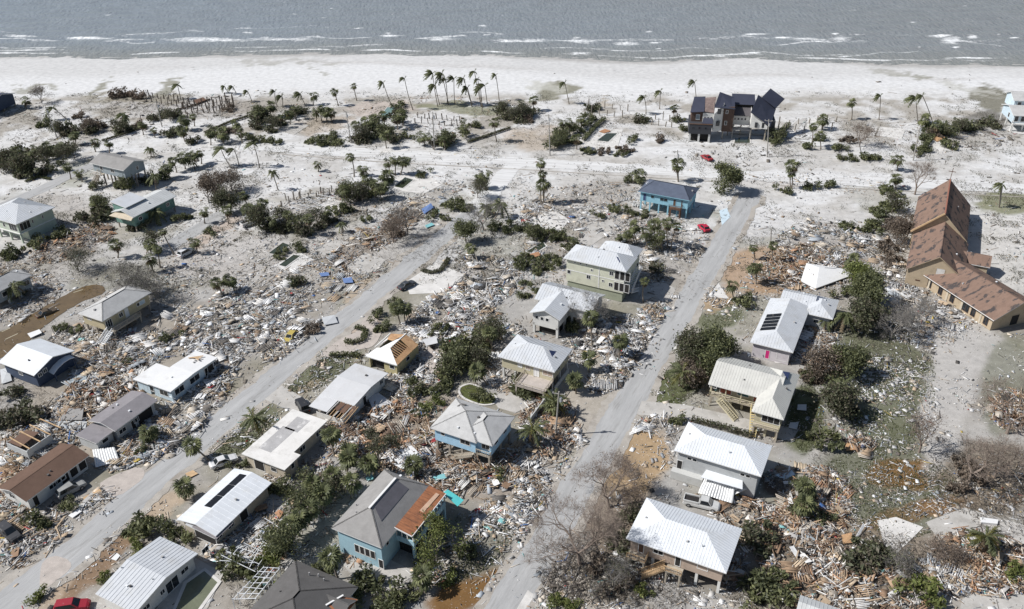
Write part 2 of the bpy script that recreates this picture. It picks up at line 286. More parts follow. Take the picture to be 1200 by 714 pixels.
PATCHES = [
    (120, 652, 85, 17, -40, BRN, .9), (190, 600, 38, 14, -40, TAN, .9), (55, 700, 40, 10, -40, TAN, .7), (150, 690, 45, 14, -35, (0.46, 0.44, 0.41), .9),
    (40, 640, 50, 30, -40, (0.33, 0.31, 0.28), .8), (375, 432, 48, 20, -35, FLD, .9), (285, 505, 45, 22, -35, FLD, .9), (365, 455, 16, 8, -20, TAN, .7),
    (420, 385, 26, 14, -30, (0.50, 0.41, 0.34), .8), (795, 448, 36, 22, -40, GRN, .95), (875, 466, 26, 9, 12, FLD, .9), (845, 372, 30, 14, -10, GRN, .7), (840, 350, 26, 12, 0, GOLD, .8),
    (895, 318, 55, 26, 0, (0.36, 0.23, 0.13), .75), (745, 545, 48, 40, -40, GOLD, .95), (720, 610, 40, 40, 0, (0.24, 0.19, 0.14), .8),
    (1035, 445, 60, 85, -12, FLD, .9), (945, 490, 22, 40, 0, GRN, .9), (1035, 575, 85, 62, 0, (0.15, 0.15, 0.108), .95), (1062, 553, 48, 20, 0, MUD, .85), (1110, 590, 40, 14, -10, BRN, .8),
    (1112, 460, 26, 100, 10, GRV, .95), (1140, 410, 70, 30, 20, GRV, .85), (1180, 450, 30, 60, 10, FLD, .6), (1160, 560, 60, 45, 0, (0.2, 0.165, 0.125), .8),
    (1000, 660, 130, 50, 0, (0.24, 0.19, 0.14), .75), (1150, 660, 60, 40, 0, (0.26, 0.2, 0.15), .75), (860, 660, 60, 45, 0, (0.17, 0.15, 0.12), .75), (700, 680, 75, 32, 0, (0.3, 0.265, 0.22), .8),
    (375, 146, 45, 9, -5, TAN, .45), (630, 160, 40, 15, 0, TAN, .5), (450, 128, 40, 10, 0, (0.5, 0.43, 0.38), .7), (160, 115, 60, 6, 0, (0.27, 0.245, 0.19), .8), (545, 126, 60, 5, 3, (0.2, 0.2, 0.12), .8),
    (1165, 300, 50, 55, 0, (0.55, 0.53, 0.5), .8), (1185, 236, 38, 13, 0, (0.2, 0.2, 0.12), .9),
    (545, 690, 50, 26, -30, MUD, .95), (528, 672, 30, 14, -20, MUD, .7), (914, 570, 20, 15, 0, (0.10, 0.07, 0.05), .9), (1075, 600, 60, 10, -15, MUD, .6), (622, 605, 22, 9, -30, MUD, .9), (540, 640, 65, 38, -20, (0.19, 0.18, 0.145), .85), (480, 500, 90, 40, 0, (0.3, 0.25, 0.2), .6), (560, 560, 70, 25, 0, (0.3, 0.25, 0.2), .6),  # dark brown yard right of the grey house has cast shade in its colour
    (655, 108, 26, 9, -15, TIDE, .9), (640, 104, 26, 5, 12, (0.46, 0.45, 0.4), .7), (1158, 116, 24, 14, 20, (.19, .18, .14), .95), (1135, 104, 35, 4, 18, (0.45, 0.44, 0.4), .7), (1060, 86, 40, 4, 6, TIDE, .8), (120, 101, 17, 4, -32, TIDE, .8), (196, 101, 15, 5, -40, TIDE, .8), (1160, 142, 26, 13, 0, (0.16, 0.15, 0.135), .85),
    (40, 103, 24, 3, -3, TIDE, .7), (340, 71, 60, 2.5, 0, TIDE, .6), (375, 84, 14, 2, 30, TIDE, .5), (710, 120, 6, 9, -20, (0.4, 0.35, 0.28), .8),
    (650, 450, 50, 34, 0, (0.37, 0.33, 0.28), .7), (670, 480, 36, 70, 30, (0.40, 0.36, 0.31), .8), (140, 430, 110, 50, -20, (0.33, 0.29, 0.24), .7), (90, 510, 100, 40, -30, (0.31, 0.265, 0.215), .7),
    (690, 330, 60, 10, 0, (0.42, 0.39, 0.36), .6), (60, 250, 60, 26, 0, (0.40, 0.37, 0.34), .6), (270, 300, 80, 30, 0, (0.44, 0.41, 0.38), .6), (330, 315, 50, 30, 0, (0.42, 0.4, 0.37), .5), (90, 205, 28, 12, -25, (0.2, 0.2, 0.13), .5),
    (255, 270, 40, 8, -35, (0.42, 0.34, 0.28), .8), (425, 340, 20, 10, -45, TAN, .7), (510, 340, 12, 8, 0, TAN, .6), (880, 210, 60, 8, 8, (0.5, 0.475, 0.45), .7),
]
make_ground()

# ------------------------------------------------------------------ sea
def make_sea():
    ds = np.concatenate([np.arange(-6, 60, 0.8), np.arange(60, 170, 1.3), [200, 260, 400, 700, 1500, 4000, 9000]])
    n = 420; xs = np.concatenate([[-9000, -1500, -600], np.linspace(-330, 330, n), [600, 1500, 9000]])
    X, D = np.meshgrid(xs, ds); x = X.ravel(); d = D.ravel()
    y = shore(np.clip(x, -900, 900)) + d
    near = np.clip(1 - abs(d - 70) / 110, 0, 1)
    amp = 0.22 * np.clip(d / 25, 0, 1) * (d < 200)
    ph = (y - x * 0.10) * 0.62 + 5 * fbm(x, y, 30, 61)
    z = SEA_Z + amp * (np.sin(ph) * (0.4 + fbm(x, y, 12, 62)) + 1.1 * (fbm(x, y, 3.5, 63) - 0.5))
    yy = y; cz = yy * math.cos(TH) + (CAMH - SEA_Z) * math.sin(TH); cy = yy * math.sin(TH) - (CAMH - SEA_Z) * math.cos(TH)
    px = 600 + F * (_c * x + _s * cy) / cz; py = 357 - F * (-_s * x + _c * cy) / cz
    foam = np.zeros_like(x)
    wv = 3.0 * (fbm(x, y, 22, 71) - 0.5)
    for cx, cyy, rx, ry, st in FOAM:
        e = np.hypot((px - cx) / rx, (py + wv - cyy) / ry)
        foam = np.maximum(foam, np.clip(1.25 - e, 0, 1) * st)
    edge = np.clip(1 - abs(d - 1.2 - 2.2 * vnoise(x, x * 0, 13, 73)) / 2.0, 0, 1) * np.clip(vnoise(x, x * 0, 17, 74) * 2.2 - 0.3, 0.15, 1)
    foam = np.maximum(foam, edge * 0.95)
    for D0, wd, st, sd_ in ((28, 2.2, .75, 1), (34, 4.5, .5, 2), (10, 2.2, .6, 3), (43, 1.5, .55, 4)):
        dd = d - D0 - 17 * (vnoise(x, x * 0, 42, 60 + sd_) - .5) - 5 * (vnoise(x, x * 0, 10, 70 + sd_) - .5)
        foam = np.maximum(foam, np.clip(1 - np.abs(dd) / wd, 0, 1) * np.clip((vnoise(x, x * 0, 24, 80 + sd_) - (.42 if sd_ < 4 else .62)) * 5, 0, 1) * st)
    caps = np.clip((vnoise(x * 0.45, y, 2.6, 75) - 0.90) * 14, 0, 1) * (d > 22) * (d < 175) * np.clip((vnoise(x, y, 26, 76) - 0.5) * 4, 0, 1)
    foam = np.maximum(foam, caps * 0.75)
    z += foam * 0.12
    mixv = np.clip(px / 1200 * 0.75 + 0.35 * (fbm(x, y, 60, 77) - 0.3), 0, 1)[:, None]
    col = np.array((0.245, 0.272, 0.295))[None] * (1 - mixv) + np.array((0.235, 0.235, 0.226))[None] * mixv
    sh = np.clip(1 - d / 26, 0, 1)[:, None]; col = col * (1 - sh * 0.8) + np.array((0.25, 0.245, 0.22))[None] * sh * 0.8
    r, c = X.shape; I = np.arange(r * c).reshape(r, c)
    Q = np.stack([I[:-1, :-1], I[:-1, 1:], I[1:, 1:], I[1:, :-1]], -1).reshape(-1, 4)
    m = mat('sea_water', (0, 0, 0), 0.26, 0.10, 0.09, attr=True, bump=0.0, spec=0.5)
    t = m.node_tree; N = t.nodes; b = N['Principled BSDF']; L = t.links.new
    src = b.inputs['Base Color'].links[0].from_socket
    at = N.new('ShaderNodeAttribute'); at.attribute_name = 'foam'
    tc = N.new('ShaderNodeTexCoord')
    mp = N.new('ShaderNodeMapping'); mp.inputs['Scale'].default_value = (0.32, 0.8, 1); L(tc.outputs['Object'], mp.inputs[0])
    n1 = N.new('ShaderNodeTexNoise'); n1.inputs['Scale'].default_value = 0.9; n1.inputs['Detail'].default_value = 5; n1.inputs['Roughness'].default_value = 0.7; L(mp.outputs[0], n1.inputs['Vector'])
    ad = N.new('ShaderNodeMath'); ad.operation = 'MULTIPLY_ADD'; L(n1.outputs[0], ad.inputs[0]); ad.inputs[1].default_value = 1.9; L(at.outputs['Fac'], ad.inputs[2])
    rg = N.new('ShaderNodeMapRange'); rg.inputs[1].default_value = 1.27; rg.inputs[2].default_value = 1.9; L(ad.outputs[0], rg.inputs[0])
    mx = N.new('ShaderNodeMix'); mx.data_type = 'RGBA'; L(rg.outputs[0], mx.inputs[0]); L(src, mx.inputs[6]); mx.inputs[7].default_value = (0.8, 0.81, 0.81, 1)
    L(mx.outputs[2], b.inputs['Base Color'])
    r2 = N.new('ShaderNodeMapRange'); r2.inputs[3].default_value = 0.22; r2.inputs[4].default_value = 0.9; L(rg.outputs[0], r2.inputs[0]); L(r2.outputs[0], b.inputs['Roughness'])
    mp2 = N.new('ShaderNodeMapping'); mp2.inputs['Scale'].default_value = (0.75, 0.3, 1); mp2.inputs['Rotation'].default_value = (0, 0, R(28)); L(tc.outputs['Object'], mp2.inputs[0])
    n2 = N.new('ShaderNodeTexNoise'); n2.inputs['Scale'].default_value = 0.9; n2.inputs['Detail'].default_value = 3; n2.inputs['Roughness'].default_value = 0.5; L(mp2.outputs[0], n2.inputs['Vector'])
    bp = N.new('ShaderNodeBump'); bp.inputs['Strength'].default_value = 0.8; bp.inputs['Distance'].default_value = 0.8; L(n2.outputs[0], bp.inputs['Height']); L(bp.outputs[0], b.inputs['Normal'])
    me = np_mesh('sea', np.stack([x, y, z], -1), Q, m, col)
    fa = me.attributes.new('foam', 'FLOAT', 'POINT'); fa.data.foreach_set('value', foam.astype(np.float32))
    link('sea', me, kind='structure')
FOAM = [(25, 42, 26, 1.6, .8), (105, 45, 36, 1.8, .9), (148, 47, 22, 1.6, .8), (250, 47, 75, 3.0, .75), (330, 46, 60, 3.0, .7), (45, 56, 40, 1.2, .7), (30, 59, 50, 1.4, .7), (458, 42, 16, 2.2, 1), (516, 46, 22, 2.6, .8),
        (600, 48, 30, 2.4, .8), (625, 48, 26, 2.8, .8), (680, 48, 26, 3.4, .85), (735, 51, 22, 2.0, .8), (768, 50, 9, 1.2, 1), (772, 57, 4, .9, 1), (760, 37, 5, 2, .9), (886, 40, 22, 1.5, 1), (872, 43, 6, 1, .9), (918, 44, 14, 1.2, 1), (942, 46, 22, 3.2, .8),
        (985, 45, 16, 4, .75), (978, 40, 5, 1, 1), (1103, 42, 18, 1.5, 1), (1115, 47, 16, 6, .8), (1140, 44, 9, 3, .85), (1188, 45, 7, 1.3, 1), (1120, 56, 6, 1.2, .9), (1140, 69, 40, 1.4, .9), (880, 62, 14, 1.4, 1), (845, 66, 14, 1, .9), (990, 66, 12, 1, .9), (680, 63, 16, 2.6, .8), (1070, 26, 6, .8, .8), (345, 16, 5, .8, .7), (127, 18, 6, 1, .6), (1000, 12, 8, .8, .6), (565, 30, 6, 1, .8), (455, 39, 5, 1.2, .8), (1008, 40, 12, 1, .6), (1060, 41, 14, .8, .6), (570, 41, 5, .9, .9), (290, 38, 8, 1, .7), (312, 44, 10, 1.2, .7)]
make_sea()

# ------------------------------------------------------------------ roads, drives, slabs, pools
ROADLINES = []; HARD = []
def ribbon(name, pts, width, z, m, jag=0.35, label=None):
    P = [g(*p) for p in pts]; V = []; Qs = []
    if 'shoulder' not in name: ROADLINES.append((P, width / 2 + .25))
    dist = [0]
    for a, b in zip(P, P[1:]): dist.append(dist[-1] + (b - a).length)
    n = int(dist[-1] / 0.7); rows = []
    for i in range(n + 1):
        s = dist[-1] * i / n; k = max(j for j in range(len(P) - 1) if dist[j] <= s + 1e-6)
        f = (s - dist[k]) / (dist[k + 1] - dist[k]); p = P[k].lerp(P[k + 1], f); d = (P[k + 1] - P[k]).normalized(); nn = Vector((d.y, -d.x, 0))
        e1 = (fbm(np.array([s]), np.array([3.0]), 6.0, 81)[0] - 0.5) * 2 * jag + (vnoise(np.array([s]), np.array([1.0]), 1.1, 82)[0] - .5) * jag * 0.5
        e2 = (fbm(np.array([s]), np.array([9.0]), 6.0, 83)[0] - 0.5) * 2 * jag + (vnoise(np.array([s]), np.array([2.0]), 1.1, 84)[0] - .5) * jag * 0.5
        for q in np.linspace(-1, 1, 5):
            h = width / 2 + (e1 if q < 0 else e2) if abs(q) == 1 else width / 2
            v = p + nn * (q * h); V.append((v.x, v.y, z))
    for i in range(n):
        for j in range(4): a = i * 5 + j; Qs.append([a, a + 1, a + 6, a + 5])
    o = link(name, np_mesh(name, V, Qs, m), kind='structure')
    # a true edge: the sheet has a little thickness under it
    if label: o['label'] = label
    return o
ASPH = mat('sand_dusted_asphalt', (0.385, 0.383, 0.378), 0.9, 0.15, 0.5, bump=0.15, bscale=6, blotch=((0.29, 0.285, 0.275), 0.7, 0.55, 0.68), spec=0.2, stretch=(7.0, 0.8, 1.0, R(63.35)))
ASPH2 = mat('sand_covered_road', (0.63, 0.625, 0.615), 0.95, 0.10, 0.5, blotch=((0.47, 0.455, 0.435), 0.8, 0.5, 0.66), spec=0.1, stretch=(9.0, 0.7, 1.0, R(-9)))
SAND_EDGE = mat('washed_road_shoulder', (0.40, 0.37, 0.33), 0.95, 0.16, 0.4, bump=0.3, bscale=3, blotch=((0.30, 0.27, 0.235), 0.25, 0.5, 0.65), spec=0.1)
ribbon('road_shoulder', [(-60, 765), (265, 491), (411, 370), (540, 258)], 8.6, 0.004, SAND_EDGE, 1.3)
ribbon('street_road', [(-60, 765), (115, 620), (265, 490), (411, 368), (500, 293), (556, 247)], 5.4, 0.008, ASPH, 0.95, 'long sand-dusted street crossing the left half of the neighbourhood')
ribbon('road_shoulder', [(560, 768), (742, 461), (880, 228)], 8.2, 0.004, SAND_EDGE, 1.2)
ribbon('street_road', [(560, 768), (742, 461), (813, 341), (884, 221)], 5.4, 0.008, ASPH, 0.75, 'sand-dusted street with the fallen palm shadow running towards the beach')
ribbon('boulevard_road', [(300, 171), (450, 181), (600, 189), (760, 199), (900, 207), (1260, 224)], 7.4, 0.008, ASPH2, 0.9, 'sand-buried boulevard parallel to the beach')
ribbon('boulevard_road', [(543, 261), (572, 228), (604, 192)], 5.6, 0.006, ASPH2, 0.9)
ribbon('road_edge', [(330, 181), (450, 190), (600, 198), (760, 208), (868, 215)], .5, 0.012, SAND_EDGE, 0.15); ribbon('road_edge', [(902, 217), (1000, 221), (1260, 234)], .5, 0.012, SAND_EDGE, 0.15)
ribbon('side_road', [(180, 303), (197, 290), (262, 249)], 4.6, 0.008, ASPH, 0.5)
ribbon('side_road', [(-10, 247), (40, 226), (82, 205), (112, 193)], 4.6, 0.008, ASPH, 0.5)
FLOOD = water_mat('brown_floodwater', (0.15, 0.105, 0.055), 0.06, 0.06, 1.0)
def sheet(name, pts, z, m, thick=0.0, kind='structure', label=None, sub=1):
    P = [g(p[0], p[1]) for p in pts]; b = MB(); HARD.append((P, .8 if name != 'flood_water' else .93))
    if thick:
        b.poly([(p.x, p.y, z) for p in P]); n = len(P)
        for i in range(n): a, c = P[i], P[(i + 1) % n]; b.poly([(a.x, a.y, z - thick), (c.x, c.y, z - thick), (c.x, c.y, z), (a.x, a.y, z)])
    else: b.poly([(p.x, p.y, z) for p in P])
    o = b.build(name, m, kind=kind)
    if len(b.f[0]) and o.data.polygons[0].normal.z < 0: o.data.flip_normals()
    if label: o['label'] = label
    return o
def smooth(pts, n=4, jit=1.2, seed=1):
    r_ = random.Random(seed); out = []; k = len(pts)
    for i in range(k):
        p0, p1, p2, p3 = pts[i - 1], pts[i], pts[(i + 1) % k], pts[(i + 2) % k]
        for j in range(n):
            t = j / n
            q = [0.5 * (2 * p1[a] + (p2[a] - p0[a]) * t + (2 * p0[a] - 5 * p1[a] + 4 * p2[a] - p3[a]) * t * t + (3 * p1[a] - p0[a] - 3 * p2[a] + p3[a]) * t ** 3) for a in (0, 1)]
            out.append((q[0] + r_.uniform(-jit, jit), q[1] + r_.uniform(-jit, jit) * 0.6))
    return out
sheet('flood_water', smooth([(-30, 428), (-30, 402), (10, 385), (52, 360), (92, 338), (117, 334), (122, 343), (96, 354), (70, 369), (44, 389), (18, 412)], 5, 0.8), 0.012, FLOOD, label='brown floodwater standing over the left-hand street')
b = MB()
for a, c in (((6, 398), (21, 391)), ((86, 343), (97, 339.5)), ((2, 389), (12, 384.5))):
    A, Cc = g(*a), g(*c); d = (Cc - A).normalized(); n_ = Vector((-d.y, d.x, 0)) * 0.12
    b.poly([(q.x, q.y, 0.016) for q in (A - n_, Cc - n_, Cc + n_, A + n_)])
b.build('road_marking', mat('worn_road_paint', (0.42, 0.38, 0.28), 0.8), kind='structure')
CONC = mat('concrete_slab', (0.45, 0.43, 0.40), 0.9, 0.14, 0.5, bump=0.1, blotch=((0.36, 0.34, 0.31), 0.3, 0.5, 0.7))
CONCW = mat('pale_concrete', (0.62, 0.60, 0.57), 0.9, 0.12, 0.5, blotch=((0.5, 0.48, 0.45), 0.3, 0.5, 0.7))
PINK = mat('pink_paver_drive', (0.45, 0.40, 0.36), 0.9, 0.16, 0.8)
for pts, m in (
    ([(752, 470), (800, 474), (845, 484), (900, 497), (936, 503), (928, 517), (860, 503), (800, 490), (746, 486)], CONC), ([(788, 411), (800, 391), (808, 393), (802, 412)], CONCW),
    ([(330, 452), (364, 471), (351, 487), (310, 468)], CONC), ([(1028, 610), (1050, 606), (1082, 618), (1052, 648), (1037, 641)], CONCW), ([(1085, 612), (1130, 595), (1205, 617), (1210, 642), (1142, 630), (1122, 656), (1106, 640)], CONC),
    ([(1128, 702), (1150, 688), (1210, 700), (1210, 725), (1122, 725)], CONC), ([(828, 348), (854, 350), (842, 332)], CONCW), ([(603, 718), (618.6, 691.6), (627, 698), (613, 718)], CONCW),
    ([(398, 656), (441, 648), (490, 672), (456, 692), (419, 684)], CONC), ([(947, 139), (972, 139), (969, 151.5), (944, 155)], CONCW), ([(934, 141), (945.5, 139), (933.5, 152), (924, 151)], CONC), ([(1031, 148.6), (1061, 151.6), (1057, 163), (1027, 159)], CONCW),
    ([(1022, 149), (1029, 149), (1024, 160), (1019, 159)], CONCW), ([(318, 312.4), (351, 296), (369, 304.7), (343, 317.5), (331, 316)], CONCW), ([(310, 300), (331, 281), (346, 285), (338, 292), (326, 301)], CONC), ([(370, 291), (392, 281), (410, 284), (380, 300)], CONC),
    ([(620, 255), (650, 247), (668, 258), (655, 272), (625, 266)], CONCW), ([(690, 261), (722, 257), (716, 272), (690, 290), (676, 289)], CONC), ([(745, 338), (775, 330), (792, 338), (786, 354), (750, 350)], CONC), ([(475, 331), (510, 308), (545, 322), (520, 343), (480, 345)], CONCW),
    ([(455, 218), (472, 206), (500, 206), (520, 215), (497, 227), (470, 224)], CONCW), ([(365, 247), (388, 232), (408, 240), (382, 256)], CONCW), ([(322, 152), (340, 143), (362, 147), (345, 158)], CONC), ([(405, 312), (428, 296), (452, 305), (440, 318), (420, 322)], CONC),
    ([(574, 463), (612, 458), (632, 470), (604, 484), (584, 478)], CONC), ([(498, 408), (532, 402), (534, 425), (508, 440), (494, 432)], PINK), ([(190, 697), (222, 650), (262, 672), (240, 720), (180, 724)], CONC), ([(50, 660), (66, 652), (84, 664), (50, 690)], PINK), ([(118, 566), (160, 548), (168, 560), (135, 582)], PINK),
    ([(270, 648), (300, 622), (330, 640), (298, 668)], CONC), ([(300, 590), (330, 565), (352, 578), (320, 604)], CONC), ([(675, 165), (694, 150), (730, 152), (724, 172), (690, 178)], CONCW), ([(445, 175), (480, 172), (478, 177), (446, 180)], CONCW), ([(1090, 168), (1108, 148), (1116, 150), (1104, 180)], CONCW)):
    sheet('concrete_slab' if m is not PINK else 'paver_drive', pts if m is not PINK else smooth(pts, 4, .8), 0.02, m, 0.08)
sheet('paver_drive', smooth([(376, 416), (398, 398), (418, 388), (428, 372), (441, 374), (446, 392), (436, 406), (420, 410), (398, 418)], 4, 0.4), 0.012, PINK)

def pool(label, pts, m, rim=0.45, rimm=None, round_=False):
    if round_: pts = smooth(pts, 5, 0)
    P = [g(*p) for p in pts]; HARD.append((P, .9)); c = sum(P, Vector()) / len(P); o = empty('swimming_pool', c); tag(o, label, 'pool', 'swimming pools between the houses')
    inn = [p - c for p in P]
    area = sum(inn[i].x * inn[(i + 1) % len(P)].y - inn[(i + 1) % len(P)].x * inn[i].y for i in range(len(P)))
    if area < 0: inn = inn[::-1]
    out = []; n = len(inn)
    for i in range(n):
        d1 = (inn[i] - inn[i - 1]).normalized(); d2 = (inn[(i + 1) % n] - inn[i]).normalized(); nn = Vector((d1.y + d2.y, -d1.x - d2.x, 0)).normalized()
        out.append(inn[i] + nn * rim)
    b = MB()
    for i in range(n):
        j = (i + 1) % n; z = 0.09
        b.poly([(inn[i].x, inn[i].y, z), (out[i].x, out[i].y, z), (out[j].x, out[j].y, z), (inn[j].x, inn[j].y, z)])
        b.poly([(out[i].x, out[i].y, 0), (out[j].x, out[j].y, 0), (out[j].x, out[j].y, z), (out[i].x, out[i].y, z)])
        b.poly([(inn[i].x, inn[i].y, z), (inn[j].x, inn[j].y, z), (inn[j].x, inn[j].y, 0), (inn[i].x, inn[i].y, 0)])
    b.build('coping', rimm or CONCW, o)
    b = MB(); b.poly([(p.x, p.y, 0.045) for p in inn]); b.build('pool_water', m, o)
GREENW = water_mat('green_pool_water', (0.095, 0.105, 0.035), 0.06, 0.05, 2); DARKW = water_mat('dark_pool_water', (0.045, 0.055, 0.035), 0.06, 0.05, 2)
GREYW = water_mat('murky_pool_water', (0.16, 0.17, 0.115), 0.06, 0.05, 2); TEALW = water_mat('teal_pool_water', (0.19, 0.28, 0.26), 0.1, 0.05, 2)
pool('kidney-shaped pool of green water behind the sky blue house', [(540, 455), (551, 451), (562, 455), (571, 462), (580, 466), (579, 472), (566, 474), (550, 469), (541, 463)], GREENW, 0.4, round_=True)
pool('angular murky pool beside the white metal-roofed house', [(219, 684), (239.5, 669.5), (255, 683), (231, 716), (203, 722)], GREYW, 0.6)
pool('overgrown pool full of weeds beside a row of shrubs', [(315, 297), (331.6, 284.6), (339.8, 287.7), (326, 299)], DARKW, .3, CONC)
pool('narrow dark pool in a white concrete deck', [(327, 311), (344, 299), (352.4, 300), (334.7, 313)], DARKW, .5)
pool('dark green pool beside the sand-buried boulevard', [(462, 219), (474.6, 208), (484.6, 211), (472, 221)], DARKW, .4)
pool('small grey-green pool among white slabs near the beach', [(699.6, 165), (711, 156.5), (723.5, 156.5), (713, 166.4)], DARKW, .5)
pool('pale teal sand-filled pool at the edge of the beach', [(445, 137), (454, 126), (467.6, 126), (456, 138.6)], TEALW, .4)
pool('dark pool basin beside a rust-coloured sheet and hedge', [(617, 295), (636, 283.5), (640, 289), (625, 298)], DARKW, .4)
pool('dark pool in front of the black and white modern house', [(861, 162), (878.7, 160), (878.7, 168), (861, 168)], DARKW, .5)
# ------------------------------------------------------------------ houses
def M_wall(name, c): return mat(name, c, 0.8, 0.07, 0.7, bump=0.06, bscale=5, blotch=(tuple(x * 0.72 for x in c), 0.6, 0.54, 0.78))
WHITE_TRIM = mat('white_trim', (0.74, 0.73, 0.71), 0.6, 0.08, 1.0)
METAL_W = mat('white_metal_roof', (0.67, 0.69, 0.715), 0.38, 0.06, 0.5, blotch=((0.56, 0.555, 0.54), 0.4, 0.52, 0.85), spec=0.5)
METAL_G = mat('grey_metal_roof', (0.52, 0.53, 0.525), 0.45, 0.07, 0.5, blotch=((0.44, 0.44, 0.43), 0.35, 0.5, 0.75), spec=0.4)
METAL_L = mat('light_grey_metal_roof', (0.535, 0.55, 0.57), 0.42, 0.06, 0.5, blotch=((0.46, 0.455, 0.44), 0.4, 0.5, 0.8), spec=0.4)
MEMB = mat('white_membrane_roof', (0.70, 0.697, 0.69), 0.75, 0.05, 0.4, blotch=((0.5, 0.485, 0.46), 0.35, 0.54, 0.85))
MEMB_G = mat('pale_grey_flat_roof', (0.56, 0.56, 0.565), 0.8, 0.05, 0.4, blotch=((0.50, 0.49, 0.48), 0.3, 0.5, 0.75))
MEMB_S = mat('stained_flat_roof', (0.68, 0.66, 0.63), 0.85, 0.07, 0.5, blotch=((0.52, 0.50, 0.47), 0.4, 0.52, 0.7))
PATCHG = mat('bare_grey_roof_patch', (0.40, 0.39, 0.385), 0.9, 0.14, 0.6, blotch=((0.56, 0.545, 0.53), 0.5, 0.56, 0.62))
def shing(name, c): return mat(name, c, 0.92, 0.10, 0.8, bump=0.25, bscale=9, spec=0.15, brick=(None, 0.5, 0.28) if False else None, blotch=(tuple(x * 0.82 for x in c), 0.45, 0.5, 0.75))
SH_G = shing('grey_shingles', (0.36, 0.365, 0.37)); SH_LG = shing('light_grey_shingles', (0.47, 0.465, 0.455)); SH_B = shing('brown_shingles', (0.145, 0.093, 0.07)); SH_BL = shing('slate_blue_shingles', (0.10, 0.118, 0.16))
SH_D = shing('dark_grey_shingles', (0.12, 0.115, 0.112)); SH_T = shing('weathered_grey_shingles', (0.285, 0.275, 0.265)); SH_P = shing('purplish_grey_roof', (0.25, 0.235, 0.245)); BLACKM = mat('charcoal_metal_roof', (0.05, 0.054, 0.078), 0.5, 0.08, 0.5)
PLY = mat('bare_roof_plywood', (0.33, 0.135, 0.065), 0.85, 0.28, 0.8, blotch=((0.19, 0.085, 0.05), 0.6, 0.48, 0.68), stretch=(1, 3, 1))
PLYO = mat('fresh_plywood', (0.47, 0.29, 0.155), 0.85, 0.2, 0.9, blotch=((0.33, 0.185, 0.10), 0.7, 0.5, 0.65))
LUMB = mat('split_lumber', (0.52, 0.36, 0.21), 0.85, 0.2, 1.5); WDECK = mat('weathered_deck_wood', (0.42, 0.37, 0.30), 0.85, 0.15, 1.2); DKWOOD = mat('dark_brown_wood', (0.13, 0.075, 0.05), 0.8, 0.15, 1.2)
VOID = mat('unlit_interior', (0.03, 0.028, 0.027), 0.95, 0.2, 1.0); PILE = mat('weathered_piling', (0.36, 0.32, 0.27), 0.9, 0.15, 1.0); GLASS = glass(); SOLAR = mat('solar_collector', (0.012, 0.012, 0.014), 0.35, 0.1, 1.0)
ALUM = mat('white_aluminium_frame', (0.72, 0.73, 0.74), 0.45, 0.05, 1.0)

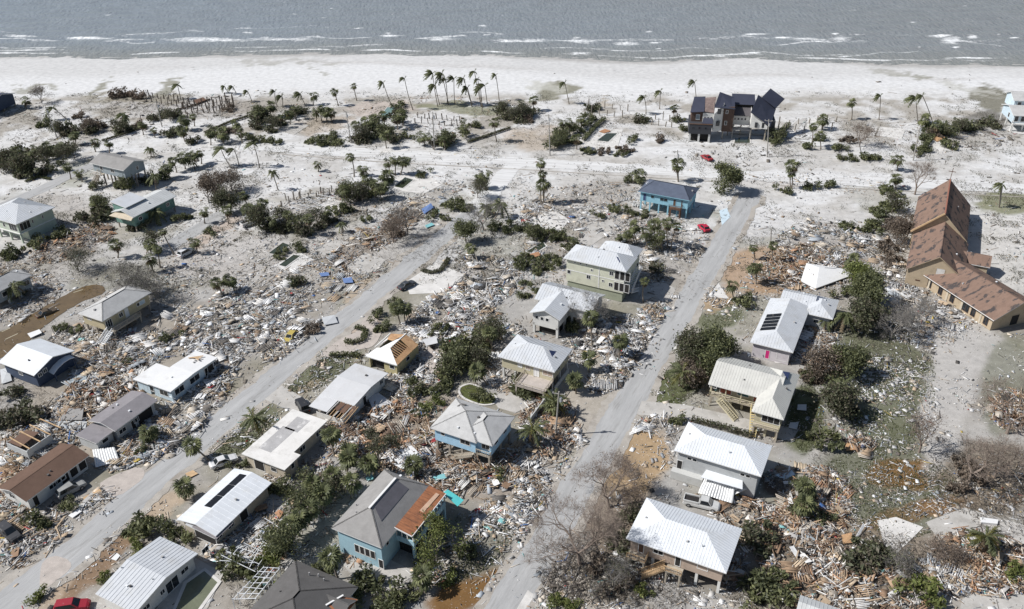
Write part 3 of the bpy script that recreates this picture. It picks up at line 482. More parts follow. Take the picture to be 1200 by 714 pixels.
class House:
    def __init__(s, label, cat, sw, se, ne, ze, short, yaw=None, name='house', group='houses left standing after the storm'):
        s.yaw = YAW if yaw is None else yaw; s.ux = Vector((math.cos(s.yaw), math.sin(s.yaw), 0)); s.uy = Vector((-math.sin(s.yaw), math.cos(s.yaw), 0))
        A, B, Cc = g(*sw, ze), g(*se, ze), g(*ne, ze)
        s.W = abs((B - A).dot(s.ux)); s.L = abs((Cc - B).dot(s.uy)); s.ze = ze
        c = (A + Cc) / 2; s.c = Vector((c.x, c.y, 0)); s.e = empty(name, s.c, s.yaw); tag(s.e, label, cat, group)
        q = proj(c.x, c.y, 1.5); landmark(q[0], q[1], short); s.px = q
        FOOT.append((s.c, s.yaw, s.W / 2, s.L / 2))
        s.walls = []
    def at(s, px, py, z):
        d = g(px, py, z) - s.c; return Vector((d.x * s.ux.x + d.y * s.ux.y, d.x * s.uy.x + d.y * s.uy.y, z))
    def part(s, mb, name, m, parent=None, kind=None): return mb.build(name, m, parent or s.e, kind)
    def wing(s, z0, z1, roof, rise, wm, rm, ext=None, oh=0.6, th=0.16, seam=0, ridge=None, trim=None, walls=True, wallmat2=None):
        """a block of walls under one roof; ext = eave rectangle in house coordinates"""
        x0, x1, y0, y1 = ext or (-s.W / 2, s.W / 2, -s.L / 2, s.L / 2)
        a, b_, c, d = x0 + oh, x1 - oh, y0 + oh, y1 - oh
        def rz(x, y):                                        # underside of the roof above a wall point
            if roof == 'gx': k = 1 - abs(y - (y0 + y1) / 2) / ((y1 - y0) / 2)
            elif roof == 'gy': k = 1 - abs(x - (x0 + x1) / 2) / ((x1 - x0) / 2)
            elif roof == 'sx': k = (x - x0) / (x1 - x0)
            elif roof == 'sy': k = (y - y0) / (y1 - y0)
            else: k = 0
            return z1 + rise * k - th - 0.02
        if walls:
            mb = MB(); mx, my = (x0 + x1) / 2, (y0 + y1) / 2
            for side in (((a, c), (b_, c)), ((b_, c), (b_, d)), ((b_, d), (a, d)), ((a, d), (a, c))):
                (p, q), (r, t) = side; pts = [(p, q, z0), (r, t, z0), (r, t, rz(r, t))]
                if roof == 'gx' and p == r: pts.append((p, my, rz(p, my)))
                if roof == 'gy' and q == t: pts.append((mx, q, rz(mx, q)))
                pts.append((p, q, rz(p, q))); mb.poly(pts)
            mb.poly([(a, c, z0), (a, d, z0), (b_, d, z0), (b_, c, z0)])
            if rise >= 0: mb.poly([(a, c, z1 - th - 0.03), (b_, c, z1 - th - 0.03), (b_, d, z1 - th - 0.03), (a, d, z1 - th - 0.03)])
            s.walls.append(s.part(mb, 'wall', wm))
        s.box = (a, b_, c, d, z0, z1)
        sl = []
        if roof == 'hip':
            W_, L_ = x1 - x0, y1 - y0
            if W_ >= L_:
                r = ridge or (L_ / 2, L_ / 2); ym = (y0 + y1) / 2; p, q = (x0 + r[0], ym, z1 + rise), (x1 - r[1], ym, z1 + rise)
                sl = [[(x0, y0, z1), (x1, y0, z1), q, p], [(x1, y0, z1), (x1, y1, z1), q], [(x1, y1, z1), (x0, y1, z1), p, q], [(x0, y1, z1), (x0, y0, z1), p]]
            else:
                r = ridge or (W_ / 2, W_ / 2); xm = (x0 + x1) / 2; p, q = (xm, y0 + r[0], z1 + rise), (xm, y1 - r[1], z1 + rise)
                sl = [[(x0, y0, z1), (x1, y0, z1), p], [(x1, y0, z1), (x1, y1, z1), q, p], [(x1, y1, z1), (x0, y1, z1), q], [(x0, y1, z1), (x0, y0, z1), p, q]]
        elif roof == 'gx':
            ym = (y0 + y1) / 2; sl = [[(x0, y0, z1), (x1, y0, z1), (x1, ym, z1 + rise), (x0, ym, z1 + rise)], [(x1, y1, z1), (x0, y1, z1), (x0, ym, z1 + rise), (x1, ym, z1 + rise)]]
        elif roof == 'gy':
            xm = (x0 + x1) / 2; sl = [[(x1, y0, z1), (x1, y1, z1), (xm, y1, z1 + rise), (xm, y0, z1 + rise)], [(x0, y1, z1), (x0, y0, z1), (xm, y0, z1 + rise), (xm, y1, z1 + rise)]]
        elif roof == 'sx': sl = [[(x0, y1, z1), (x0, y0, z1), (x1, y0, z1 + rise), (x1, y1, z1 + rise)]]
        elif roof == 'sy': sl = [[(x0, y0, z1), (x1, y0, z1), (x1, y1, z1 + rise), (x0, y1, z1 + rise)]]
        elif roof == 'flat': sl = [[(x0, y0, z1), (x1, y0, z1), (x1, y1, z1), (x0, y1, z1)]]
        else: return None
        mb = MB()
        for P in sl: mb.poly(P)
        ro = s.part(mb, 'roof', rm)
        mb = MB()                                            # fascia board and soffit round the slopes
        if roof in ('hip', 'flat'):
            E_ = [(x0, y0), (x1, y0), (x1, y1), (x0, y1)]
            for i in range(4):
                (p, q), (r, t) = E_[i], E_[(i + 1) % 4]; mb.poly([(p, q, z1 - th), (r, t, z1 - th), (r, t, z1 - 0.002), (p, q, z1 - 0.002)])
            mb.poly([(p, q, z1 - th) for p, q in E_][::-1])
        else:
            for P in sl:
                D = [(x, y, z - th) for x, y, z in P]; mb.poly(D[::-1])
                for i in range(4):
                    if i == 2 and roof in ('gx', 'gy'): continue
                    j = (i + 1) % 4; mb.poly([D[i], D[j], tuple(Vector(P[j]) - Vector((0, 0, .002))), tuple(Vector(P[i]) - Vector((0, 0, .002)))])
        s.part(mb, 'fascia', trim or WHITE_TRIM)
        if roof in ('hip', 'gx', 'gy') and walls:            # small vent hoods standing on the slopes
            vr = random.Random(int(s.c.x * 13 + x0 * 7)); n_ = vr.randrange(1, 4)
            for _ in range(n_):
                P = [Vector(p) for p in vr.choice(sl)]; ws = [vr.uniform(.5, 1) for p in P]; q = sum((p * k for p, k in zip(P, ws)), Vector()) / sum(ws); r_ = vr.uniform(.1, .2); b2_ = MB(); b2_.box(q.x - r_, q.x + r_, q.y - r_, q.y + r_, q.z - .3, q.z + vr.uniform(.15, .32)); s.part(b2_, 'roof_vent', vr.choice((PATCHG, ALUM, SH_D)), ro)
        mb = MB()                                            # ridge and hip caps
        for i, P in enumerate(sl):
            if roof == 'flat' or 'metal' in rm.name or 'roof' in rm.name: break
            for k in range(len(P)):
                u_, v_ = Vector(P[k]), Vector(P[(k + 1) % len(P)])
                if (u_.z + v_.z) / 2 > z1 + 0.05 and (roof == 'hip' or abs(u_.z - v_.z) < 0.01) and roof not in ('sx', 'sy'):
                    if (u_ - v_).length > 0.3: mb.beam(u_ - Vector((0, 0, .012)), v_ - Vector((0, 0, .012)), 0.2, 0.05)
            if roof == 'gx' or roof == 'gy': break
        if mb.v: s.part(mb, 'ridge_cap', rm, ro)
        if seam:
            mb = MB()
            for P in sl: seams(mb, P, seam)
            s.part(mb, 'standing_seam', rm, ro, 'stuff')
        return ro
    def window(s, side, a, zb, w_, h, ext=None, fm=None, pm=None, div=1, name='window', proud=0.05):
        x0, x1, y0, y1 = (ext or s.box[:4])
        def T(u, z, d):
            if side == 'S': return ((x0 + x1) / 2 + u, y0 - d, z)
            if side == 'N': return ((x0 + x1) / 2 - u, y1 + d, z)
            if side == 'E': return (x1 + d, (y0 + y1) / 2 + u, z)
            return (x0 - d, (y0 + y1) / 2 - u, z)
        def bx(mb, u0, u1, z0, z1, d0, d1):
            p, q = T(u0, z0, d0), T(u1, z1, d1); mb.box(min(p[0], q[0]), max(p[0], q[0]), min(p[1], q[1]), max(p[1], q[1]), z0, z1)
        mb = MB(); t = 0.09; u0, u1, z0, z1 = a - w_ / 2, a + w_ / 2, zb, zb + h
        bx(mb, u0, u0 + t, z0, z1, 0.0, proud); bx(mb, u1 - t, u1, z0, z1, 0.0, proud); bx(mb, u0 + t, u1 - t, z0, z0 + t, 0.0, proud); bx(mb, u0 + t, u1 - t, z1 - t, z1, 0.0, proud)
        for k in range(1, div): u = u0 + (u1 - u0) * k / div; bx(mb, u - 0.03, u + 0.03, z0 + t, z1 - t, 0.0, proud - 0.01)
        wn = s.part(mb, name, fm or WHITE_TRIM); mb = MB(); bx(mb, u0 + t, u1 - t, z0 + t, z1 - t, 0.0, 0.02)
        s.part(mb, 'pane' if name == 'window' else 'door_leaf' if name == 'door' else 'opening', pm or GLASS, wn)
    def stilts(s, z, nx, ny, r=0.16, m=None, ext=None, z0=-0.1):
        x0, x1, y0, y1 = ext or s.box[:4]; me = None
        for i in range(nx):
            for j in range(ny):
                x = x0 + 0.25 + (x1 - x0 - 0.5) * i / max(nx - 1, 1); y = y0 + 0.25 + (y1 - y0 - 0.5) * j / max(ny - 1, 1)
                if me is None: mb = MB(); mb.box(-r, r, -r, r, z0, z); me = mb.mesh('stilt', m or PILE)
                o = link('stilt', me, s.e); o.location = (x, y, 0)
    def deck(s, ext, z, m=None, rail=0.95, sides='SE', rm=None, posts=True, th=0.2):
        x0, x1, y0, y1 = ext; mb = MB(); mb.box(x0, x1, y0, y1, z - th, z); s.part(mb, 'deck', m or WDECK)
        R_ = {'S': ((x0, y0), (x1, y0)), 'E': ((x1, y0), (x1, y1)), 'N': ((x1, y1), (x0, y1)), 'W': ((x0, y1), (x0, y0))}
        for k in sides if rail else '':
            (p, q), (r, t) = R_[k]; mb = MB(); n = max(1, int(math.hypot(r - p, t - q) / 0.3))
            for i in range(n + 1):
                f = i / n; w_ = 0.1 if i % 6 == 0 or i == n else 0.04; x, y = p + (r - p) * f, q + (t - q) * f; mb.box(x - w_ / 2, x + w_ / 2, y - w_ / 2, y + w_ / 2, z, z + rail - 0.04)
            mb.beam((p, q, z + rail), (r, t, z + rail), 0.11, 0.08); mb.beam((p, q, z + 0.12), (r, t, z + 0.12), 0.06, 0.06)
            s.part(mb, 'railing', rm or WHITE_TRIM)
        if posts:
            for x, y in ((x0 + .2, y0 + .2), (x1 - .2, y0 + .2), (x1 - .2, y1 - .2), (x0 + .2, y1 - .2)):
                mb = MB(); mb.box(x - .12, x + .12, y - .12, y + .12, -0.1, z - th); s.part(mb, 'deck_post', m or WDECK)
    def stairs(s, a, b, w_, m=None, rail=True):
        """a flight from top point a to bottom point b"""
        a, b = Vector(a), Vector(b); d = b - a; n = max(3, int(abs(d.z) / 0.2)); h = Vector((d.x, d.y, 0)).normalized(); sd_ = Vector((-h.y, h.x, 0)) * w_ / 2
        st = empty('staircase', (0, 0, 0)); st.parent = s.e
        mb = MB()
        for k in (-1, 1): mb.beam(a + sd_ * k, b + sd_ * k, 0.07, 0.3)
        mb.build('stringer', m or WDECK, st)
        mb = MB()
        for i in range(n): p = a.lerp(b, (i + 0.5) / n); q = [p + sd_ - h * .14, p + sd_ + h * .14, p - sd_ + h * .14, p - sd_ - h * .14]; mb.poly(q); mb.poly([x - Vector((0, 0, .05)) for x in q][::-1])
        mb.build('tread', m or WDECK, st)
        if rail:
            mb = MB(); up = Vector((0, 0, .95))
            for k in (-1, 1):
                mb.beam(a + sd_ * k + up, b + sd_ * k + up, 0.08)
                for i in range(n * 2 + 1): p = a.lerp(b, i / (n * 2)) + sd_ * k; mb.beam(p, p + up, 0.04)
            mb.build('handrail', m or WDECK, st)
    def slab(s, pts, name, m, th=0.1, parent=None):
        """a panel through given points with thickness under it"""
        b = MB(); b.poly(pts); nrm = (Vector(pts[1]) - Vector(pts[0])).cross(Vector(pts[2]) - Vector(pts[0])).normalized()
        if nrm.z < 0: pts = pts[::-1]; nrm = -nrm
        b = MB(); lo = [tuple(Vector(p) - nrm * th) for p in pts]; b.poly(pts); b.poly(lo[::-1]); n = len(pts)
        for i in range(n): j = (i + 1) % n; b.poly([lo[i], lo[j], pts[j], pts[i]])
        return s.part(b, name, m, parent)
    def vents(s, pts, m=None):
        for p in pts:
            b = MB(); x, y, z = p; b.tube([(x, y, z - 0.3), (x, y, z + 0.35)], [0.1, 0.1], 6); s.part(b, 'vent_pipe', m or PATCHG)
FOOT = []
def seams(mb, P, step, h=0.045, w_=0.05):
    P = [Vector(p) for p in P]; e = (P[1] - P[0]); le = e.length; e.normalize(); nrm = e.cross(P[2] - P[0]).normalized()
    if nrm.z < 0: nrm = -nrm
    up = nrm.cross(e).normalized()
    if up.z < 0: up = -up
    q = [((p - P[0]).dot(e), (p - P[0]).dot(up)) for p in P]; n = int(le / step)
    for i in range(1, n):
        t = le * i / n; hs = []
        for k in range(len(q)):
            (t0, h0), (t1, h1) = q[k], q[(k + 1) % len(q)]
            if (t0 - t) * (t1 - t) < 0: hs.append(h0 + (h1 - h0) * (t - t0) / (t1 - t0))
            elif abs(t0 - t) < 1e-6: hs.append(h0)
        if len(hs) < 2: continue
        lo, hi = min(hs), max(hs)
        if hi - lo < 0.2: continue
        a = P[0] + e * t + up * lo; b = P[0] + e * t + up * (hi - 0.02); o = e * w_ / 2; z = nrm * h
        mb.poly([a - o, a + z, b + z, b - o][::-1]); mb.poly([a + o, b + o, b + z, a + z][::-1])
W_CREAM = M_wall('cream_siding', (0.52, 0.47, 0.33)); W_WHITE = M_wall('white_siding', (0.66, 0.65, 0.62)); W_BLUE = M_wall('sky_blue_siding', (0.38, 0.58, 0.74)); W_BRIGHT = M_wall('turquoise_siding', (0.27, 0.50, 0.61))
W_TEAL = M_wall('pale_teal_siding', (0.35, 0.52, 0.59)); W_GREEN = M_wall('teal_green_siding', (0.16, 0.27, 0.23)); W_PGREEN = M_wall('pale_green_siding', (0.50, 0.55, 0.455)); W_SAGE = M_wall('sage_siding', (0.60, 0.60, 0.48)); W_NAVY = M_wall('navy_siding', (0.055, 0.075, 0.12))
W_TAN = M_wall('tan_siding', (0.48, 0.41, 0.27)); W_LBLUE = M_wall('light_blue_siding', (0.52, 0.62, 0.68)); W_GREY = M_wall('grey_siding', (0.45, 0.46, 0.46)); W_BEIGE = M_wall('beige_stucco', (0.44, 0.355, 0.25)); W_PEACH = M_wall('peach_siding', (0.42, 0.33, 0.265)); W_LAV = M_wall('lavender_siding', (0.58, 0.54, 0.56))
W_YEL = M_wall('yellow_siding', (0.50, 0.44, 0.25)); W_LTAN = M_wall('pale_tan_siding', (0.50, 0.44, 0.35)); W_BRN = M_wall('brown_plank_siding', (0.10, 0.064, 0.05)); W_CHAR = M_wall('charcoal_siding', (0.05, 0.052, 0.06)); W_SLATE = M_wall('slate_grey_siding', (0.30, 0.34, 0.36))
z3 = lambda s_, k: (k[0] / s_[2] + s_[0], k[1] / s_[2] + s_[1])

# pale green house at the left edge
h = House('pale green stilt house with wide grey hipped roof, dark porch openings at its corner', 'house', (-23, 251), (18.9, 263.9), (63, 242.7), 5.8, 'pale green hipped house')
h.wing(2.7, 5.8, 'hip', 2.1, W_PGREEN, METAL_L, seam=0.6); h.wing(0, 2.7, None, 0, W_PGREEN, None, ext=(-h.W / 2 + 2.5, h.W / 2, -h.L / 2 + 2.2, h.L / 2), walls=True)
B_ = h.box = (-h.W / 2 + .6, h.W / 2 - .6, -h.L / 2 + .6, h.L / 2 - .6)
h.window('E', -h.L / 2 + 2.6, 3.2, 3.0, 2.1, div=3); h.window('E', -1.0, 3.9, .5, 1.1); h.window('E', 2.0, 3.9, .5, 1.1); h.window('S', h.W / 2 - 2.6, 3.2, 3.0, 2.1, div=3); h.window('S', h.W / 2 - 6, 3.6, .9, 1.2); h.stilts(2.7, 4, 3, .2, W_PGREEN)
b = MB(); b.box(-h.W / 2 + .45, h.W / 2 - .45, -h.L / 2 + .45, h.L / 2 - .45, 2.6, 2.85); h.part(b, 'floor_band', WHITE_TRIM)
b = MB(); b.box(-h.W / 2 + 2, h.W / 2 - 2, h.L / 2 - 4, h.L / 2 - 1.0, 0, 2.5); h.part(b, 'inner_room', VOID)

# grey gable house on tall stilts
h = House('grey gable-roofed house raised on tall bare stilts behind low palms', 'house', (106.7, 191.4), (147, 200.8), (169.2, 187.8), 6.6, 'grey house on tall stilts')
h.wing(3.9, 6.6, 'gx', 1.5, W_SLATE, SH_T); h.stilts(3.9, 5, 3, .17); h.window('S', -3, 4.8, 1.2, 1.2); h.window('S', 1.5, 4.8, 1.6, 1.2, div=2); h.window('E', 1, 4.8, .9, 1.2); h.stairs((-4, -h.L / 2 + .5, 3.9), (-4, -h.L / 2 - 4, 0), 1.1)
h.deck((-h.W / 2 + 1, -2, -h.L / 2 - 1.0, -h.L / 2 + .6), 3.9, sides='S', posts=False)

# teal house with clerestory
h = House('teal green house with a raised clerestory room and long grey roof', 'house', z3((100, 180, 7.44), (222, 515)), z3((100, 180, 7.44), (430, 557)), z3((100, 180, 7.44), (795, 365)), 4.6, 'teal clerestory house')
h.wing(1.6, 4.6, 'gy', 1.3, W_GREEN, METAL_G, seam=0.7); bx_ = h.box
h.window('E', -h.L / 2 + 2.6, 2.6, 1.2, 1.1, div=2); h.window('E', 0, 2.4, 1.0, 1.6); h.window('E', h.L / 2 - 3.0, 2.6, 1.2, 1.1, div=2); h.window('S', 1.0, 2.7, .9, 1.3); h.window('S', -1.6, 2.7, 1.8, .7, div=2); h.stilts(1.6, 3, 5, .15)
h.wing(4.2, 6.9, 'sx', -0.7, W_GREEN, METAL_L, ext=(-h.W / 2 - 1.0, 0.6, -h.L / 2 + 1.2, -h.L / 2 + 8.0), oh=.35)
for k in range(4): h.window('E', -2.3 + k * 1.5, 5.3, .8, .7)
h.slab([(-h.W / 2 + .4, -h.L / 2 - 1.2, 4.1), (h.W / 2, -h.L / 2 - 0.8, 4.0), (h.W / 2 - .2, -h.L / 2 + .4, 4.75), (-h.W / 2 + 1.8, -h.L / 2 + .5, 5.0)], 'porch_roof', mat('tan_porch_roof', (0.50, 0.43, 0.33), .8))

# grey hipped house by the flooded street (left edge)
h = House('grey hipped house half hidden by a bent palm at the left edge', 'house', (-27, 341), (-4.7, 348), (34, 320.3), 4.2, 'grey house by the flooded street')
h.wing(1.2, 4.2, 'hip', 1.6, W_SLATE, SH_LG); h.window('E', 3.5, 2.1, 1.6, 1.3, div=2); h.window('E', -2, 2.1, 1.4, 1.3); h.window('S', 0, 2.1, 1.4, 1.2); h.stilts(1.2, 3, 4, .2, W_WHITE)

# tan house with side deck
h = House('tan house with grey hipped roof and a raised side deck with white railing', 'house', (91.8, 367.3), (121.1, 377.1), (176.5, 342), 4.6, 'tan house with side deck')
h.wing(1.8, 4.6, 'hip', 1.7, W_TAN, SH_LG); h.stilts(1.8, 3, 4, .17); b_ = h.box
h.window('E', -h.L / 2 + 1.7, 1.95, 1.7, 1.9, div=3, name='window'); h.window('E', -h.L / 2 + 5, 2.7, 1.1, 1.1, div=2); h.window('E', -0.2, 1.9, 1.0, 2.1, name='door', pm=WHITE_TRIM); h.window('E', 3, 2.8, .8, .9); h.window('E', h.L / 2 - 2.6, 2.7, 1.5, 1.0, pm=W_LBLUE); h.window('S', -1.2, 3.2, 1.2, .5, div=2)
h.deck((b_[1], b_[1] + 2.0, -h.L / 2 + 1.0, 1.6), 1.8, sides='E', rm=WDECK); h.stairs((b_[1] + 1.0, -h.L / 2 + .9, 1.7), (b_[1] + 1.0, -h.L / 2 - 1.8, .1), 1.4, ALUM)

# navy house with white gable roof
h = House('navy blue house with bright white gable roof and a curved white canopy', 'house', (0, 424), (39, 441.6), (85.8, 411.8), 3.3, 'navy house with white roof')
h.wing(0, 3.3, 'gx', 1.5, W_NAVY, METAL_W); h.window('E', -3.2, 1.9, .9, .9, div=2); h.window('E', -2.0, 2.1, .9, 1.0, div=2); h.window('S', 0, 1.4, 1.2, 1)
W2 = h.W / 2
b = MB(); pr = [(-1.6, 1.9), (-.3, 2.6), (1.2, 3.0), (2.6, 3.0), (3.6, 2.7)]
for (ya, za), (yb, zb) in zip(pr, pr[1:]): b.poly([(W2 - .3, ya, za + .25), (W2 + 1.0, ya, za), (W2 + 1.0, yb, zb), (W2 - .3, yb, zb + .25)]); b.poly([(W2 - .3, yb, zb + .15), (W2 + 1.0, yb, zb - .12), (W2 + 1.0, ya, za - .12), (W2 - .3, ya, za + .15)]); b.poly([(W2 + 1.0, ya, za - .12), (W2 + 1.0, yb, zb - .12), (W2 + 1.0, yb, zb), (W2 + 1.0, ya, za)])
h.part(b, 'canopy', METAL_W)
b = MB()
for k in (-1.3, 3.5): b.box(W2 + .8, W2 + 1.0, k - .1, k + .1, 0, 1.9 if k < 0 else 2.6)
h.part(b, 'canopy_post', W_NAVY); h.window('E', 1.2, .1, 3.8, 2.3, name='garage_door', pm=W_NAVY, fm=W_NAVY)

# light blue L-shaped flat house
h = House('light blue L-shaped ranch house under a broad white roof with stray lumber on top', 'house', (152.8, 443.7), (199.2, 458.2), (257.5, 419.1), 2.9, 'light blue L-shaped house')
W2, L2 = h.W / 2, h.L / 2; wN = (g(257.5, 419.1, 2.9) - g(235.6, 408.2, 2.9)).dot(h.ux)
h.wing(0, 2.9, 'gx', .35, W_LBLUE, MEMB, ext=(W2 - wN, W2, -L2, L2), oh=.5); bx_ = h.box
for u, w_, hh, zb, nm in ((-L2 + 2.4, 2.4, 1.4, .9, 'window'), (-L2 + 6.4, 2.6, 1.4, .9, 'window'), (-L2 + 9.4, 1.0, 2.1, .1, 'door'), (-L2 + 12.2, 1.6, 1.1, 1.1, 'window'), (L2 - 2.2, 2.6, 2.2, .1, 'doorway')): h.window('E', u, zb, w_, hh, div=2 if nm == 'window' else 1, name=nm, pm=VOID if nm != 'window' else None)
h.wing(0, 2.75, 'flat', 0, W_LBLUE, MEMB, ext=(-W2, W2 - wN - .01, -L2, L2 * -0.05), oh=.45); h.box = (-W2 + .5, W2 - .5, -L2 + .5, L2); h.window('S', W2 - 2.6, .8, 2.2, 1.3, div=2); h.window('S', W2 - 6.0, .8, 1.6, 1.3); h.window('S', -2.5, 0.1, 1.0, 2.0, name='doorway', pm=VOID)
for k in range(3): b = MB(); b.beam((W2 - wN + 1 + k * .5, L2 - 3 + k * .3, 3.25 + .1 * k), (W2 - wN + 3.2 + k * .2, L2 - 1.2 - k * .8, 3.3 + .1 * k), .3, .06); tag(b.build('loose_plank', LUMB), ('longest', 'middle', 'shortest')[k] + ' brown loose plank on the light blue house roof', 'plank', 'planks on the light blue house roof').matrix_world = h.e.matrix_basis.copy()

# grey-roofed ranch house
h = House('pale grey ranch house with purplish grey low gable roof amid splintered wood', 'house', (101.8, 492.8), (133.7, 504.7), (186.5, 469.2), 2.9, 'grey-roofed ranch house')
h.wing(0, 2.9, 'gy', .75, W_GREY, SH_P); bx_ = h.box; W2, L2 = h.W / 2, h.L / 2
h.window('E', -L2 + 1.8, 1.0, 1.6, 1.0, div=2); h.window('E', -L2 + 4.2, .1, 1.0, 2.0, name='door', pm=VOID); h.window('E', 0, 1.1, 1.2, 1.0); h.window('E', L2 - 3, .1, 3.6, 2.3, name='doorway', pm=VOID)
h.wing(0, 2.3, 'flat', 0, W_GREY, SH_P, ext=(-W2 + .5, W2 - 1.0, -L2 - 3.4, -L2 + .5), oh=.3); h.window('E', 0, 1.0, 1.4, .9, ext=h.box[:4])

# long brown-roofed house
h = House('long white house with brown shingled gable roof beside a parked silver car', 'house', (-3.4, 572), (30.2, 588.8), (104.1, 533.7), 2.8, 'long brown-roofed house')
h.wing(0, 2.8, 'gy', 1.0, W_WHITE, SH_B); W2, L2 = h.W / 2, h.L / 2
h.window('E', -L2 + 1.8, .1, 1.0, 2.1, name='doorway', pm=VOID); h.window('E', -L2 + 6.0, 1.2, 3.2, .9, div=4); h.window('E', 0.5, 1.3, 2.0, .9, div=2)
for k in range(3): h.window('E', L2 - 4.9 + k * 1.75, .5, 1.55, 1.9, pm=VOID)
h.window('S', -1, 1.1, 1.4, 1.0, div=2)

# white metal-roofed house with pool
h = House('white house with ribbed pale metal gable roof beside the angular pool', 'house', (109.6, 701.4), (165, 716.5), (233.3, 643.9), 2.9, 'white metal-roofed house')
h.wing(0, 2.9, 'gx', 1.0, W_WHITE, METAL_L, seam=0.62); L2 = h.L / 2; h.vents([(2.2, -1, 3.6), (-3.5, -1.4, 3.6)], METAL_G)
for u, w_, zb, hh in ((-L2 + 2.2, 1.3, 1.0, .9), (-L2 + 5.2, .9, 1.0, .9), (1.0, 2.4, .1, 2.1), (L2 - 2.5, 1.5, 1.1, .9)): h.window('E', u, zb, w_, hh, div=2)

# solar white house
h = House('cream house with white panelled roof carrying a long black solar collector', 'house', (207.7, 609.3), (253.9, 628.6), (317.8, 565.4), 2.9, 'solar-panelled white house')
h.wing(0, 2.9, 'gy', .75, W_LTAN, METAL_W, seam=0.9); W2, L2 = h.W / 2, h.L / 2; ro = [c for c in h.e.children if c.name.startswith('roof')][0]
zz = lambda x: 2.9 + .75 * (1 - abs(x) / W2)
pn = empty('solar_collector', (0, 0, 0)); pn.parent = h.e
for k in range(3):
    y0 = L2 - .9 - (k + 1) * 2.75; b = MB(); x0, x1 = -W2 + 2.2, -.35
    b.poly([(x0, y0, zz(x0) + .09), (x1, y0, zz(x1) + .09), (x1, y0 + 2.65, zz(x1) + .09), (x0, y0 + 2.65, zz(x0) + .09)]); b.poly([(x0, y0, zz(x0)), (x1, y0, zz(x1)), (x1, y0, zz(x1) + .09), (x0, y0, zz(x0) + .09)]); b.build('panel', SOLAR, pn)
h.wing(0, 2.75, 'sx', -.35, W_LTAN, METAL_L, ext=(-W2 + 1.8, W2 - .2, -L2 - .1, -L2 + 4.2), oh=.4, walls=False); h.slab([(W2 - 4.6, -L2 - .2, 2.96), (W2 + .3, -L2 - .2, 2.62), (W2 + .3, -L2 + 3.4, 2.62), (W2 - 4.6, -L2 + 3.4, 2.96)], 'porch_roof', SH_P, .06)
for k, u in enumerate((-4.0, -1.0, 1.6)): h.window('E', u, 1.1, 1.3, 1.0, div=2)
h.window('E', L2 - 2.0, .1, 1.8, 2.1, name='doorway', pm=VOID); h.window('S', 0.5, .2, 4.4, 2.1, name='doorway', pm=VOID)

# flat white-roofed house
h = House('beige block house with stained flat white roof and bare grey patches', 'house', (289.5, 534.5), (340.9, 553.4), (385, 493.5), 3.0, 'flat white-roofed house')
W2, L2 = h.W / 2, h.L / 2
h.wing(0, 3.0, 'flat', 0, W_LTAN, MEMB_S, ext=(-W2, W2, -L2, -L2 + 4.2), oh=.5); b0 = h.box; h.window('S', W2 - 3.0, 1.0, 1.3, 1.0, ext=b0[:4]); h.window('S', -1.5, .1, 2.2, 2.2, name='doorway', pm=VOID, ext=b0[:4]); h.window('E', .3, 1.2, .9, 1.2, ext=b0[:4])
h.wing(0, 3.0, 'flat', 0, W_LTAN, MEMB_S, ext=(-W2, W2 - 1.5, -L2 + 4.2, L2), oh=.5); h.window('E', -2, 1.0, 1.5, 1.1, div=2); h.window('E', 2.5, 1.0, 1.5, 1.1, div=2)
for x0, x1, y0, y1 in ((-W2 + 1.6, -W2 + 4.3, -L2 + 2.4, -L2 + 9.0), (-W2 + 2.2, -W2 + 5.0, L2 - 5.0, L2 - 1.4)): b = MB(); b.box(x0, x1, y0, y1, 2.99, 3.02); h.part(b, 'roof_patch', PATCHG)

# low-roofed grey house with torn corner
h = House('low pale grey house with one roof corner torn open to its rafters', 'house', (366, 471.5), (399.7, 491.4), (451.2, 440), 2.9, 'pale grey torn-corner house')
W2, L2 = h.W / 2, h.L / 2; h.wing(0, 2.9, 'gx', .55, W_WHITE, MEMB_G, ext=(-W2, W2, -L2 + 3.4, L2)); ym = 1.7
h.window('E', -L2 + 5.6, .2, 1.1, 2.0, name='doorway', pm=VOID); h.window('E', L2 - 3.4, 1.2, 1.1, 1.1, div=2)
h.slab([(-W2, -L2, 2.55), (0.2, -L2, 2.6), (0.2, -L2 + 3.4, 2.88), (-W2, -L2 + 3.4, 2.88)], 'torn_roof_sheet', MEMB_G, .1)
for k in range(9): b = MB(); x = .4 + k * .52; b.beam((x, -L2 - .4 + .2 * math.sin(k * 2.1), 2.45 - .25 * (k % 3)), (x + .15, -L2 + 3.5, 2.8), .09, .2); h.part(b, 'rafter', LUMB if k % 3 else WHITE_TRIM)
for k in range(3): h.slab([(1 + k * 1.2, -L2 + 1.2, 2.75 - .2 * k), (2 + k * 1.2, -L2 + 1.0, 2.8 - .2 * k), (2.2 + k * 1.2, -L2 + 3.2, 2.95), (1.1 + k * 1.2, -L2 + 3.2, 2.9)], 'torn_decking', DKWOOD, .05)
b = MB(); b.box(W2 - .75, W2 - .55, -L2 + .6, -L2 + 4, 0, 2.2); b.box(-W2 + 1, W2 - .75, -L2 + .6, -L2 + .8, 0, 1.2); h.part(b, 'broken_wall', W_WHITE)
b = MB(); b.box(-W2 + 1, W2 - 1, -L2 + 1, -L2 + 4, .05, .4); h.part(b, 'rubble_floor', VOID)

